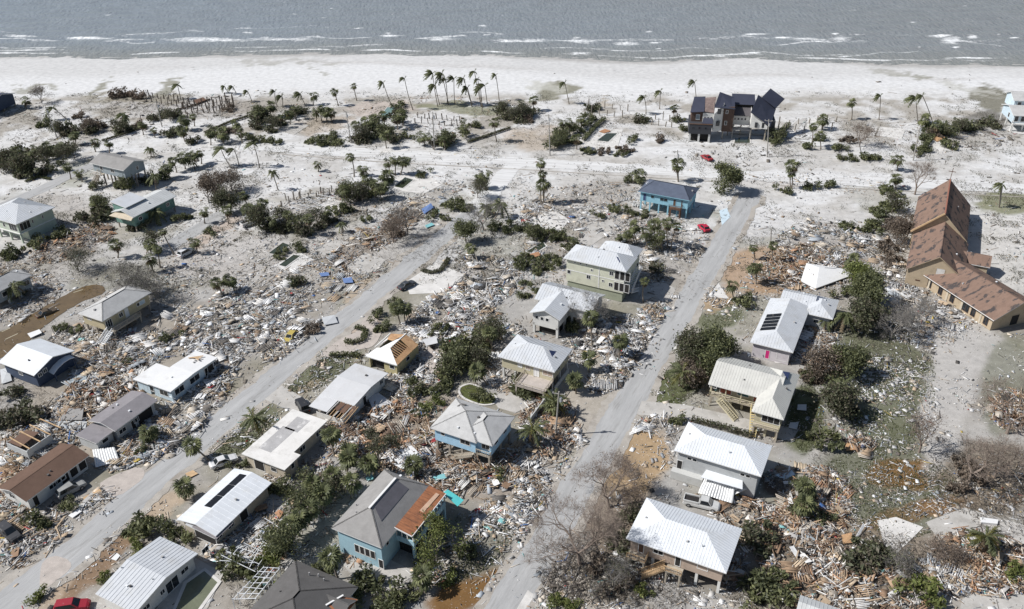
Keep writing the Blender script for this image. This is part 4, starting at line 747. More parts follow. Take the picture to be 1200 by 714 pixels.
# yellow house with torn roof
h = House('yellow house with roof ripped open to orange plywood and rafters', 'house', (426.3, 416.5), (463.3, 427.9), (495.7, 401.8), 2.9, 'yellow house with torn roof')
W2, L2 = h.W / 2, h.L / 2; a, b_, c, d = -W2 + .5, W2 - .5, -L2 + .5, L2 - .5
mb = MB(); mb.box(b_ - .15, b_, c, d, 0, 2.75); mb.box(a, a + .15, c, d, 0, 2.6); mb.box(a + .15, b_ - .15, d - .15, d, 0, 2.75); mb.box(b_ - 3, b_ - .15, c, c + .15, 0, 2.75); h.part(mb, 'wall', W_YEL)
mb = MB(); mb.box(a + .3, b_ - .3, c + .6, d - .3, .05, 1.6); h.part(mb, 'dark_interior', VOID)
rz = 2.9 + 1.3; mb = MB(); mb.poly([(-W2, -L2, 2.9), (W2, -L2, 2.9), (.3, -L2 + 3.0, rz)]); mb.poly([(-W2, -L2, 2.9), (.3, -L2 + 3.0, rz), (-W2 + .6, -L2 + 3.2, 3.1)]); h.part(mb, 'hip_end_roof', MEMB)
mb = MB(); mb.poly([(-W2, -L2, 2.7), (.3, -L2 + 3.0, rz - .14), (W2, -L2, 2.7)]); mb.poly([(-W2, -L2, 2.7), (W2, -L2, 2.7), (W2, -L2, 2.9), (-W2, -L2, 2.9)]); h.part(mb, 'fascia', WHITE_TRIM)
h.slab([(.3, -L2 + 6.6, rz), (W2, -L2 + 5.6, 2.95), (W2, L2 - 1.2, 2.95), (.3, L2 - .5, rz)], 'bare_decking', PLYO, .06)
for k in range(9): mb = MB(); y = -L2 + .7 + k * .62; t = min(1, (y + L2) / 3.0); mb.beam((W2 - .1, y, 2.9), (W2 - (W2 - .3) * t, y, 2.9 + 1.3 * t), .1, .2); h.part(mb, 'rafter', PLYO)
h.slab([(W2, -L2 + .1, 2.93), (W2, -L2 + 5.5, 2.93), (W2 - 1.2, -L2 + 5.6, 3.35), (W2 - 1.1, -L2 + .9, 3.32)], 'eave_decking', PLYO, .05)
h.slab([(-2.4, -L2 + 3.4, 3.2), (.1, -L2 + 3.2, rz - .1), (.2, L2 - 2, rz - .1), (-.8, L2 - 2.6, 3.7)], 'white_roof_sheet', MEMB, .05)
h.slab([(-W2 + .2, -L2 + 4, 2.8), (-3.4, -L2 + 4, 3.0), (-2.6, L2 - 1.2, 3.2), (-W2 + .4, L2 - 1, 2.85)], 'white_ceiling_sheet', MEMB, .05); h.slab([(-2.8, L2 - 2.6, 3.3), (-1.2, L2 - 3, 3.6), (.3, L2 - .5, 4.1), (-3.4, L2 - .4, 3.2)], 'loose_plywood', PLYO, .05)
mb = MB(); mb.beam((-W2, -L2 + 3.4, 2.9), (-W2, L2, 2.9), .18, .2); mb.beam((.3, -L2 + 3, rz), (.3, L2 - .3, rz), .2, .12); h.part(mb, 'ridge_beam', WHITE_TRIM); h.window('S', W2 - 1.6, 1.2, 1.2, 1.0, ext=(a, b_, c, d)); h.window('E', 0, 1.1, 1.3, 1.0, ext=(a, b_, c, d))

# sky blue house
h = House('sky blue stilt house with light grey hipped roofs and a small front porch', 'house', (500.8, 499.3), (571, 524.5), (607, 490), 5.4, 'sky blue house')
W2, L2 = h.W / 2, h.L / 2; xs = h.at(558.5, 519.3, 5.4).x; yn = h.at(568.5, 510, 5.4).y
h.wing(2.5, 5.4, 'hip', 2.0, W_BLUE, SH_LG, ext=(-W2, xs, -L2, L2)); b1 = h.box; h.stilts(2.5, 4, 3, .18); h.window('S', -2.4, 4.0, .8, .7, ext=b1[:4]); h.window('S', 2.0, 3.6, 2.0, 1.1, div=2, ext=b1[:4])
h.wing(2.5, 5.4, 'hip', 1.55, W_BLUE, SH_LG, ext=(xs - 4.5, W2, yn - 2.0 + .05, L2 - .05)); b2 = h.box; h.stilts(2.5, 3, 3, .18)
h.window('S', 2.0, 3.6, 1.6, 1.1, div=2, ext=b2[:4]); h.window('E', -1.8, 3.7, 1.4, 1.1, ext=b2[:4]); h.window('E', 1.4, 3.7, 1.3, 1.1, ext=b2[:4])
h.deck((xs - .55, W2 - .6, -L2 + .6, yn - 1.5), 2.5, sides='SE', rm=WDECK); h.stairs((xs - .8, -L2 + .2, 2.5), (xs - 5.0, -L2 + .2, .2), 1.2); h.window('E', -1.6, 2.55, .9, 2.0, name='door', pm=mat('red_door', (.35, .03, .03), .6), ext=b1[:4])
h.slab([(-W2 + 1.9, 1.6, 6.35), (-W2 + 3.2, 1.7, 6.6), (-W2 + 3.4, 2.6, 6.62), (-W2 + 2.2, 2.6, 6.38)], 'missing_shingle_patch', SH_D, .02)

# cream house with front deck
h = House('cream house with ribbed white hipped roof and a broad front deck', 'house', (583.8, 417.8), (650.3, 436.7), (670.6, 408.7), 5.2, 'cream house with front deck')
W2, L2 = h.W / 2, h.L / 2; h.wing(2.5, 5.2, 'hip', 1.9, W_CREAM, METAL_L, seam=0.6); h.stilts(2.5, 5, 3, .2, W_WHITE); b1 = h.box
h.window('S', -1.5, 3.6, 1.0, 1.0, pm=W_WHITE); h.window('S', 2.0, 2.6, 1.2, 2.1, div=2, name='door', pm=WHITE_TRIM); h.window('S', 0.2, 3.5, 1.0, 1.1, div=2, pm=W_PEACH); h.window('S', 4.4, 3.4, 2.2, 1.2, pm=W_PEACH, div=2); h.window('E', -1, 3.5, 1.1, 1.1); h.window('E', 2.4, 3.5, 1.1, 1.1)
h.deck((-W2 + 5.5, W2 - .5, -L2 - 3.6, -L2 + .6), 2.5, m=PINK, sides='SEW', rail=.9, rm=WDECK)
h.slab([(W2 - 3.0, -.3, 6.85), (W2 - 1.9, -1.1, 6.0), (W2 - 1.9, 1.1, 6.0)], 'gablet', mat('navy_gablet', (.05, .07, .16), .6), .05)
b = MB(); b.box(W2 - .45, W2 - .25, -L2 + 1, L2 - 1, 0, 1.0); h.part(b, 'lower_wall', W_WHITE); b = MB(); b.box(W2 - .4, W2 - .2, -L2 - 10, -L2 - .2, 0, 1.5); h.part(b, 'garden_wall', W_GREY)

# grey gabled house
h = House('pale grey house with crossing gables and a leafless tree leaning over its roof', 'house', (623.4, 352), (694, 364.5), (712.4, 344), 5.0, 'pale grey cross-gabled house')
W2, L2 = h.W / 2, h.L / 2; h.wing(2.5, 5.0, 'gx', 1.7, W_WHITE, METAL_L, seam=0.6); h.stilts(2.5, 4, 3, .2, W_WHITE); pS = h.at(620, 366.6, 5.0); pE = h.at(654.5, 377.6, 5.0)
h.wing(2.5, 5.0, 'gy', 1.5, W_WHITE, METAL_L, ext=(pS.x, pE.x, pS.y, -.6), seam=0.6); b1 = h.box; h.stilts(2.5, 2, 3, .25, W_WHITE)
for u in (-2.0, -.8, .4): h.window('S', u, 3.5, .8, .9, ext=b1[:4])
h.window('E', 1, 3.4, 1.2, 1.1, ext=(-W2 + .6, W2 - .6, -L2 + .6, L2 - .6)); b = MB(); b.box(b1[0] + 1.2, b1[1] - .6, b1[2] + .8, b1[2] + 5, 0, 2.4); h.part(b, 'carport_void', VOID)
b = MB(); b.box(b1[0], b1[1], b1[2], b1[2] + .3, 2.0, 2.5); h.part(b, 'carport_lintel', W_WHITE)

# three-storey pale green house
h = House('three-storey pale sage house with ribbed white hipped roof and screened corner porches', 'house', (657, 302), (731, 318), (758.7, 291.8), 8.4, 'three-storey sage house')
W2, L2 = h.W / 2, h.L / 2; ysp = -L2 + 7.6
h.wing(2.4, 8.4, 'hip', 2.1, W_SAGE, METAL_L, ext=(-W2, W2, -L2, ysp), seam=0.6); b1 = h.box
h.wing(2.4, 8.3, 'hip', 1.9, W_SAGE, METAL_L, ext=(-W2 + 5.5, W2 - .3, ysp - 1.0, L2), seam=0.6); b2 = h.box
b = MB(); b.box(b1[0] + .25, b1[1] - .25, b1[2] + .25, L2 - 1, 0, 2.4); h.part(b, 'ground_floor_wall', M_wall('olive_grey_block', (.30, .32, .24)))
for u in (-4.9, -3.5, -2.1): h.window('S', u, 7.4, .5, .5, ext=b1[:4])
for u, zb, w_ in ((-6.3, 4.3, .9), (-1.5, 4.1, 1.0), (-0.8, 6.3, .6), (2.0, 4.2, .6), (3.9, 6.3, 1.0), (3.9, 3.4, 1.0)): h.window('S', u, zb, w_, 1.1 if w_ > .7 else .6, div=2 if w_ > .9 else 1, ext=b1[:4])
for zb in (2.8, 5.7):
    for k in range(3): h.window('S', 5.6 + k * 1.25 - .35, zb, 1.15, 2.2, pm=VOID, ext=b1[:4])
    for k in range(3): h.window('E', -2.2 + k * 2.0, zb, 1.7, 2.1, pm=VOID if k == 0 else W_SAGE, ext=b1[:4])
for zb in (4.2, 6.8): h.window('E', 1.0, zb, 1.2, 1.2, ext=b2[:4])
b = MB(); b.box(b1[0] - .03, b1[1] + .04, b1[2] - .04, b1[2] - .0, 5.25, 5.45); b.box(.9, 1.1, b1[2] - .05, b1[2], 2.4, 8.2); h.part(b, 'trim_band', WHITE_TRIM)
for y in (-3.6, 3.0): h.slab([(W2 - 3.4, y, 10.2 if y < 0 else 9.9), (W2 - 2.2, y - 1.0, 9.5), (W2 - 2.2, y + 1.0, 9.5)], 'gablet', mat('navy_gablet', (.05, .07, .16), .6), .05)
h.stairs((b1[1] + 1.0, 1.5, 5.4), (b1[1] + 1.0, -4.4, 2.4), 1.2, ALUM); h.stairs((b1[1] + 1.0, -4.4, 2.4), (b1[1] + 1.0, 1, .1), 1.2, ALUM)

# bright blue house
h = House('bright turquoise stilt house with slate hipped roof and two pale skylights', 'house', (745, 224.9), (807.6, 233.9), (822.4, 219.5), 5.6, 'turquoise stilt house')
W2, L2 = h.W / 2, h.L / 2; h.wing(2.7, 5.6, 'hip', 1.9, W_BRIGHT, SH_BL, ridge=(3, 3.2), trim=W_BRIGHT); h.stilts(2.7, 6, 3, .18, W_BRIGHT); DG = mat('navy_gablet', (.05, .07, .16), .6)
for u, w_, hh, zb, pm in ((-5.4, .9, 2.2, 2.9, DG), (-3.2, 1.0, .9, 4.0, None), (0, 2.2, 1.0, 3.7, None), (3.0, .8, 2.0, 2.9, DKWOOD), (5.0, .5, 1.8, 3.2, DKWOOD)): h.window('S', u, zb, w_, hh, pm=pm, fm=W_BRIGHT, div=2 if w_ > 2 else 1)
h.window('E', -1, 3.8, 1.2, 1.1); h.deck((2.0, 5.2, -L2 - .9, -L2 + .6), 2.75, m=DKWOOD, rm=DKWOOD, sides='SE', rail=1.0); h.slab([(W2 - 3.4, 0, 7.35), (W2 - 2.0, -1.1, 6.75), (W2 - 2.0, 1.1, 6.75)], 'gablet', DG, .05)
for x in (-2.2, 3.3): h.slab([(x - .6, -1.9, 6.62), (x + .6, -1.9, 6.62), (x + .6, -1.4, 6.86), (x - .6, -1.4, 6.86)], 'skylight', MEMB, .08)
# black, white and brown modern house by the beach
c = g(806.5, 166); yw = R(-9.0); h = House('black, white and brown modern house of stepped blocks with slanted charcoal roofs', 'house', (806.5, 166), (912, 166), (912, 140), 0, 'black and white modern house', yaw=yw)
h.c = Vector((c.x, c.y, 0)); h.e.location = h.c; FOOT[-1] = (h.c + h.ux * 14 + h.uy * 6, yw, 14, 6)
def blk(x0, x1, y0, y1, z0, z1, m, name='wall'): b = MB(); b.box(x0, x1, y0, y1, z0, z1); h.part(b, name, m); return (x0, x1, y0, y1)
for x in (0, 2.9, 6.2): blk(x, x + .6, 0, .5, 0, 2.8, W_WHITE, 'garage_column')
blk(.6, 6.8, 1.2, 8, 0, 2.7, VOID, 'garage_interior'); blk(6.5, 6.8, .5, 9, 0, 2.79, W_WHITE); e = blk(-.2, 7.0, -.2, 9.2, 2.8, 6.0, W_CHAR); blk(-.3, 7.1, -.3, .0, 5.98, 6.2, DKWOOD, 'parapet')
for u in (-2.3, -.3, 1.7): h.window('S', u, 4.4, .7, .8, ext=e, fm=W_CHAR)
e = blk(.3, 3.9, 2.6, 9, 6.0, 9.2, W_BRN); h.window('S', 0.3, 6.6, 1.3, 1.8, ext=e, pm=W_SLATE); e = blk(3.9, 7.4, 2.4, 8, 6.0, 9.0, W_WHITE)
for u in (-1, 0, 1): h.window('S', u, 7.2, .65, .7, ext=e)
h.slab([(-.2, 2.0, 9.2), (4.2, 2.0, 9.6), (4.6, 9.6, 12.2), (1.0, 9.6, 12.0)], 'roof', BLACKM, .2); h.slab([(4.2, 2.4, 9.5), (7.4, 2.2, 9.2), (8.0, 9, 12.4), (4.6, 9, 12.0)], 'torn_roof', mat('torn_roof_felt', (.2, .15, .135), .9, .3), .15); h.slab([(3.8, .0, 6.3), (7.2, .0, 6.3), (7.2, 2.4, 7.4), (4.2, 2.4, 7.4)], 'terrace_roof', BLACKM, .12)
b = MB(); b.poly([(7.4, 1.6, 3), (7.4, 6.5, 4), (7.4, 6.5, 11.6), (7.4, 1.6, 9.0)]); b.poly([(7.4, 1.6, 3), (7.4, 1.6, 9.0), (10.4, 3.4, 11.8), (10.4, 3.4, 3)]); b.poly([(10.4, 3.4, 3), (10.4, 3.4, 11.8), (10.4, 8, 12), (10.4, 8, 3)]); h.part(b, 'white_wall', W_WHITE)
for z_ in (5.0, 9.0): b = MB(); b.box(8.4, 9.5, 1.95, 2.6, z_, z_ + 1.6); o_ = h.part(b, 'window', W_CHAR); b = MB(); b.box(8.55, 9.35, 1.93, 1.99, z_ + .15, z_ + 1.45); h.part(b, 'pane', GLASS, o_)
e = blk(10.4, 13.8, 3.2, 9, 2.8, 11.0, W_BRN); h.window('S', -.6, 8.8, .8, 1.2, ext=e); h.window('S', -.6, 5.0, .8, 1.4, ext=e)
h.slab([(7.2, 2.0, 11.2), (13.9, 2.8, 10.6), (13.9, 9.4, 12.4), (9.0, 9.4, 14.0)], 'roof', BLACKM, .2); e = blk(13.8, 19.4, 7, 13, 4.0, 7.2, W_WHITE)
for k in range(4): h.window('S', -1.9 + k * 1.1, 5.6, .75, .8, ext=e)
h.slab([(13.6, 6.4, 7.3), (19.6, 6.4, 7.3), (19.6, 9.5, 9.3), (13.6, 9.5, 9.3)], 'roof', mat('brown_black_roof', (.11, .1, .105), .6), .15); blk(13.8, 20.4, 9.6, 13, 8, 9.8, VOID); h.slab([(13.4, 9, 10.2), (20.8, 9, 10.2), (20.8, 14, 12.2), (13.4, 14, 12.2)], 'roof', BLACKM, .15)
b = MB(); b.poly([(19.4, 4, 4.2), (24.8, 3.2, 4.2), (24.8, 3.2, 5.2), (19.6, 4, 9.4)]); b.poly([(19.4, 4, 4.2), (19.6, 4, 9.4), (19.6, 12, 9.8), (19.4, 12, 4.2)]); h.part(b, 'white_wall', W_WHITE)
for u in (20.8, 23.0): b = MB(); b.box(u, u + .8, 3.35, 3.75, 4.6, 6.2); o_ = h.part(b, 'window', W_CHAR); b = MB(); b.box(u + .1, u + .7, 3.32, 3.4, 4.7, 6.1); h.part(b, 'pane', GLASS, o_)
h.slab([(19.0, 3.4, 9.6), (25.6, 2.6, 5.4), (27.6, 9.8, 9.0), (21.4, 9.8, 13.4)], 'roof', BLACKM, .2); h.slab([(22.5, 9.6, 12.6), (27.4, 9, 9.4), (30.4, 13, 11.4), (25.5, 14, 14.4)], 'roof', BLACKM, .2); blk(24.8, 27.4, 5, 12, 3.0, 6.4, W_CHAR)
for x, y in ((20, 5), (24.5, 4), (27.5, 9.5), (29.8, 13), (17, 8), (14.5, 8), (11, 4), (13, 8)): blk(x - .18, x + .18, y - .18, y + .18, -.1, 5.4 if x > 14 else 2.9, WDECK, 'stilt')
blk(14.0, 27, 9, 13, 0.02, .3, CONC, 'ground_slab'); h.deck((14, 20, 4.5, 7.2), 3.2, m=CONC, rail=0)

# big teal house with bare wooden deck roof
h = House('big teal house with grey hipped roof and one wing stripped to rusty bare plywood', 'house', (386.7, 618.7), (446.4, 641.7), (507.7, 570.3), 5.4, 'teal house with bare plywood roof')
W2, L2 = h.W / 2, h.L / 2; h.wing(0.0, 5.4, 'hip', 2.6, W_TEAL, SH_T, ridge=(4.2, 3.2)); b1 = h.box
h.slab([(.35, -L2 + 4.6, 7.85), (2.3, -L2 + 3.4, 6.75), (2.3, L2 - 3.2, 6.72), (.35, L2 - 3.4, 7.85)], 'sunken_roof_panel', mat('dark_roof_felt', (.13, .125, .14), .8, .12), .05); b = MB(); b.beam((0, -L2 + 3.8, 8.05), (0, L2 - 3.2, 8.05), .35, .12); h.part(b, 'ridge_cap', WHITE_TRIM)
for k in range(4): h.window('S', -.6 + k * .95, 1.5, .9, 1.7, ext=b1[:4], fm=W_WHITE, pm=VOID)
h.window('S', 3.6, .1, .9, 1.9, name='doorway', pm=VOID, ext=b1[:4]); h.window('E', -L2 + 2.2, 3.6, .8, .9, ext=b1[:4]); h.vents([(-2, -4, 6.8), (1.5, 6.6, 7.3), (-3.3, -2.2, 6.2)])
e0 = h.at(462.4, 619, 5.3); e1 = h.at(482.5, 628.2, 5.3); e2 = h.at(517.8, 576, 5.3); xa, xb, ya, yb = e0.x, e1.x, (e0.y + e1.y) / 2, e2.y
h.slab([(xa - .6, ya, 5.75), (xb, ya, 5.15), (xb, yb, 5.15), (xa - .6, yb, 5.75)], 'bare_plywood_roof', PLY, .12)
b = MB()
for k in range(1, 8): y = ya + (yb - ya) * k / 8; b.beam((xa - .6, y, 5.765), (xb, y, 5.165), .03, .02)
h.part(b, 'plywood_joint', DKWOOD)
h.slab([(xb - 1.6, yb - 5.2, 5.5), (xb - .9, yb - 5.2, 5.36), (xb - .7, yb - .8, 5.36), (xb - 1.3, yb - .8, 5.46)], 'pale_plywood', mat('pale_plywood', (.56, .38, .27), .85, .15), .1)
b = MB(); b.box(xb - .2, xb, ya + .3, yb - .3, 2.6, 3.7); b.box(W2 - .6, xb - .2, ya + .3, ya + .5, 2.6, 3.6); b.box(W2 - .6, xb - .2, ya + .5, yb - .3, 2.5, 2.7); h.part(b, 'porch_wall', W_TEAL)
for k in range(9): y = ya + .35 + (yb - ya - .7) * k / 8; b = MB(); b.box(xb - .17, xb - .03, y - .07, y + .07, 3.7, 5.03); h.part(b, 'porch_post', W_WHITE)
for k in range(4): b = MB(); x = W2 - .5 + (xb - W2 + .3) * k / 3; b.box(x - .07, x + .07, ya + .33, ya + .47, 3.6, 5.1); h.part(b, 'porch_post', W_WHITE)
for k in range(4): b = MB(); y = ya + .5 + (yb - ya - 1) * k / 3; b.box(xb - .4, xb - .02, y - .2, y + .2, -.1, 2.6); h.part(b, 'porch_column', W_TEAL)
for k in range(6): b = MB(); y = yb - .6 - k * .85; b.beam((xb - 1.0, y, 5.16), (xb + .35, y, 5.0), .09, .22); h.part(b, 'rafter_tail', W_TEAL)
b = MB(); b.beam((xb + .02, ya, 5.08), (xb + .02, yb, 5.08), .1, .2); b.beam((xa - .6, ya - .04, 5.68), (xb, ya - .04, 5.08), .08, .2); h.part(b, 'fascia', WHITE_TRIM)
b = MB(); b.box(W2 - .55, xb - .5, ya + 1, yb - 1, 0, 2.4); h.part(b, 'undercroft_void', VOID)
h.slab([(xb - 1, yb + .6, 4.4), (xb + 2.4, yb - .6, 4.0), (xb + 2.6, yb + 1.0, 4.0), (xb - .6, yb + 1.6, 4.4)], 'aqua_awning', mat('aqua_awning', (.1, .5, .5), .6), .06)
b = MB(); b.box(-W2 + .6, -W2 + .8, -L2 - 3.5, -L2 + .2, 0, 2.0); h.part(b, 'garden_wall', W_GREY)

# dark shingled house at the bottom edge
h = House('dark shingled hip-roofed house at the bottom edge with a bare wood corner', 'house', (280, 729), (352, 772), (417.2, 690.3), 2.9, 'dark-shingled house')
W2, L2 = h.W / 2, h.L / 2; h.wing(0, 2.9, 'hip', 2.2, W_GREY, SH_D); h.window('S', 0, 1, 1.4, 1.1, div=2); h.window('E', 1, 1, 1.4, 1.1, div=2); h.window('E', -3, 1, 1.4, 1.1, div=2)
h.vents([(-1.4, 4.4, 3.9), (-.2, 4.9, 3.7), (1.0, 4.6, 3.7)]); h.wing(0, 2.8, 'gx', 1.1, W_LTAN, SH_D, ext=(0, W2 + 1.2, 0.6, L2 - 1.8), oh=.3); h.slab([(W2 - 1.6, 1.4, 3.5), (W2 + 1.25, 1.0, 2.95), (W2 + 1.25, 4.4, 2.95), (W2 - .6, 3.4, 3.6)], 'bare_decking', PLY, .1); b = MB(); b.beam((W2 - 1.7, 1.2, 3.65), (W2 - .5, 3.6, 3.75), .25, .15); h.part(b, 'loose_fascia', WHITE_TRIM)

# lower right white roof
h = House('peach stilt house under a plain bright white hipped metal roof near the bare tree', 'house', (732.6, 630.8), (850.3, 671.7), (870.9, 619.9), 5.2, 'white-roofed peach house')
W2, L2 = h.W / 2, h.L / 2; h.wing(2.5, 5.2, 'hip', 1.7, W_PEACH, METAL_W, seam=0.45, ridge=(4.3, 4.3)); h.stilts(2.5, 5, 3, .2, W_WHITE); h.window('S', -5.2, 2.7, .9, 2.0, name='door', pm=DKWOOD); h.window('S', .4, 2.6, .9, 2.1, name='door', pm=VOID); h.window('S', -2.6, 3.6, 1.6, 1.1, div=2); h.window('S', 4, 3.6, 1.6, 1.1, pm=W_PEACH); h.window('E', 0, 3.6, 1.4, 1.1)
h.deck((-W2 + .6, -W2 + 3.4, -L2 - .9, -L2 + .55), 2.5, sides='SE', rm=LUMB); h.deck((-1, 1.4, -L2 - .9, -L2 + .55), 2.5, sides='S', rm=LUMB); h.stairs((-1.2, -L2 - .3, 2.5), (-4.2, -L2 - 1.4, .3), 1.1, LUMB); h.vents([(3.2, -2.2, 6.2)], METAL_G)

# middle white roof with crushed carport
h = House('grey two-storey house under a bright white hipped metal roof above the pickup truck', 'house', (789.2, 528.3), (891.8, 558), (905.7, 521.9), 5.6, 'white-roofed grey house')
W2, L2 = h.W / 2, h.L / 2; h.wing(0, 5.6, 'hip', 1.7, W_GREY, METAL_W, seam=0.45, ridge=(3.9, 3.9)); h.vents([(1.4, -1.9, 6.6)], METAL_G)
for u in (-4.6, -3.7, 4.2, 5.1): h.window('S', u, 4.0, .8, .7)
h.window('E', 0, 3.8, 1.4, 1.1, div=2); h.window('S', -6.1, 1.2, 1.0, 2.2, name='doorway', pm=VOID); b = MB(); b.box(-W2, -W2 + 5.4, -L2 - .6, -L2 + .6, 0, 1.6); h.part(b, 'lower_porch_wall', M_wall('pale_grey_stucco', (.5, .5, .48)))
b = MB(); P = [(-1.6, -L2 + .6, 3.1), (4.4, -L2 + .6, 3.1), (4.8, -L2 - 1.0, 2.75), (-2.0, -L2 - 1.2, 2.75)]; h.slab(P[::-1], 'awning_roof', METAL_W, .1)
# the crushed ribbed carport roof: corrugated sheets
def ribbed(pts, name, m, n, parent, amp=.07, dent=0.0):
    A, B, Cc, D = [Vector(p) for p in pts]; nrm = (B - A).cross(D - A).normalized(); nrm = nrm if nrm.z > 0 else -nrm
    rows = 8; mb = MB()
    for j in range(rows + 1):
        for i in range(n * 2 + 1):
            f, k = i / (n * 2), j / rows; p = A.lerp(B, f).lerp(D.lerp(Cc, f), k) + nrm * ((amp if i % 2 else -amp) + dent * (math.sin(5.1 * f + 2.3 * k) * math.cos(3.7 * k - 1.9 * f) - .6 * max(0, k - .5) * math.sin(9 * f))); mb.v.append(tuple(p))
    w_ = n * 2 + 1
    for j in range(rows):
        for i in range(w_ - 1): a = j * w_ + i; mb.f.append([a, a + 1, a + w_ + 1, a + w_])
    return mb.build(name, m, parent)
RIBM = mat('ribbed_white_metal', (.72, .72, .71), .5, .06)
cp = empty('collapsed_carport', h.c, h.yaw); tag(cp, 'crushed ribbed white carport roof slumped beside the pickup truck', 'carport roof')
q_ = [h.at(818, 578, .5), h.at(858, 590, .8), h.at(862, 563, 2.5), h.at(827, 555, 2.6)]; ribbed(q_, 'ribbed_sheet', RIBM, 13, cp, .08, .42); ribbed([h.at(857, 577, 1.2), h.at(879, 568, 2.0), h.at(882, 563, 2.5), h.at(861, 561, 2.4)], 'ribbed_sheet', RIBM, 7, cp, .08, .3)
b = MB(); b.beam(h.at(861, 590, .2), h.at(855, 576, 1.4), .3, .1); b.beam(h.at(857, 580, 1.0), h.at(881, 569, 1.9), .5, .08); b.build('bent_gutter', WHITE_TRIM, cp)

# L-shaped porch house
h = House('L-shaped house with pale ribbed metal roof, front porch and long wooden stairs', 'house', (829.9, 450), (918.5, 491.6), (937.8, 438.3), 5.2, 'L-shaped porch house')
W2, L2 = h.W / 2, h.L / 2; p1 = h.at(829.9, 450, 5.2); p2 = h.at(880.7, 481.8, 5.2); p3 = h.at(886.6, 462.2, 5.2); xw = p2.x; yS = p1.y; yN = h.at(847, 416.5, 5.2).y
BM = mat('beige_metal_roof', (.55, .54, .50), .45, .06, .5, blotch=((.47, .46, .43), .35, .5, .75), spec=.4)
h.wing(2.5, 5.2, 'gx', 2.0, W_CREAM, BM, ext=(p1.x, W2 - 2.0, yS, yN), oh=1.9, seam=0.5); b1 = h.box; h.stilts(2.5, 5, 3, .2, W_CREAM)
h.wing(2.5, 5.2, 'hip', 1.9, W_CREAM, BM, ext=(xw, W2, p2.y, yN - .05), seam=0.5); b2 = h.box; h.stilts(2.5, 3, 4, .2, W_CREAM)
h.deck((p1.x + .4, xw + .3, yS + .4, b1[2]), 2.5, sides='SW', rm=W_CREAM)
for k in range(4): b = MB(); x = p1.x + .5 + (xw - p1.x - .6) * k / 3; b.box(x - .09, x + .09, yS + .42, yS + .6, 2.5, 5.0); h.part(b, 'porch_post', W_CREAM)
DR = mat('rust_door', (.32, .1, .06), .6); 
for u, w_, hh, zb, pm in ((-4.2, 1.4, 1.4, 3.2, None), (-1.8, 2.2, 2.0, 2.6, DR), (1.4, 2.2, 1.5, 3.1, mat('dark_teal_glass', (.03, .1, .1), .2)), (4.0, 1.4, 2.0, 2.6, DR)): h.window('S', u - 1.5, zb, w_, hh, pm=pm, ext=b1[:4])
h.stairs((p1.x + 2.2, yS - .1, 2.5), (p1.x + 6.2, yS - 1.6, .1), 1.3, W_CREAM); h.stairs((xw - .3, yS + .2, 2.4), (xw + 1.0, p2.y - .8, .2), 1.1, mat('yellow_cream_paint', (.6, .5, .26), .7))
h.deck((b2[0], W2 - .5, p2.y - .3, p2.y + .65), 2.5, sides='SE', rm=W_CREAM); h.window('S', 0.6, 3.2, 3.2, 1.7, div=3, pm=VOID, ext=b2[:4]); h.window('E', 1, 3.6, 1.4, 1.1, ext=b2[:4]); h.window('E', -3, 3.6, 1.4, 1.1, ext=b2[:4])
h.slab([((xw + W2) / 2, yN - 3.2, 7.15), ((xw + W2) / 2 + 1.2, yN - 4.4, 6.5), ((xw + W2) / 2 + 1.2, yN - 2.0, 6.5)], 'gablet', DG, .05)
for x in (-1.2, 3.0): h.slab([(x - .6, yN - 4.9, 6.8), (x + .6, yN - 4.9, 6.8), (x + .6, yN - 4.5, 6.95), (x - .6, yN - 4.5, 6.95)], 'skylight', MEMB, .1)

# lavender house with pink door
h = House('lavender grey house with hipped metal roof, black solar strips and pink door', 'house', (877.3, 400.6), (927.7, 413.2), (951.3, 360.3), 3.6, 'lavender house with pink door')
W2, L2 = h.W / 2, h.L / 2; h.wing(0, 3.6, 'hip', 1.6, W_LAV, METAL_L, seam=0.55, ridge=(3.9, 1.0)); xk = lambda x: 3.6 + 1.6 * (1 - abs(x) / W2); h.window('S', -.6, .3, .9, 2.1, name='door', pm=mat('pink_door', (.62, .03, .2), .5)); h.window('S', 2.4, .6, 2.4, 1.9, pm=W_LAV); h.window('E', 0, 1.2, 1.4, 1.1); h.window('E', -4, 1.2, 1.4, 1.1)
pn = empty('solar_collector', (0, 0, 0)); pn.parent = h.e
for k in range(5): y0 = -L2 + 4.6 + k * 1.42; h.slab([(-W2 + .9, y0, xk(-W2 + .9) + .14), (-.5, y0, xk(.5) + .14), (-.5, y0 + 1.1, xk(.5) + .14), (-W2 + .9, y0 + 1.1, xk(-W2 + .9) + .14)], 'panel', SOLAR, .06, pn)
h = House('low white metal-roofed house with a small dark gablet behind the lavender house', 'house', (911, 358), (977, 370.8), (984, 351), 3.4, 'low white house with dark gablet')
W2, L2 = h.W / 2, h.L / 2; h.wing(0, 3.4, 'gx', 1.2, W_GREY, METAL_L, ext=(-W2, W2 - 2.5, -L2 + 1.5, L2), seam=0.55); h.wing(0, 3.4, 'hip', 1.3, W_GREY, METAL_L, ext=(W2 - 6.5, W2, -L2 - 1, L2 - .05), seam=0.55); h.slab([(W2 - 4.4, L2 - 2.6, 4.8), (W2 - 1.8, L2 - 2.2, 4.2), (W2 - 4.4, L2 - 4.4, 4.45)], 'gablet', SH_BL, .05); h.window('S', 0, 1.2, 1.2, 1, ext=h.box[:4])

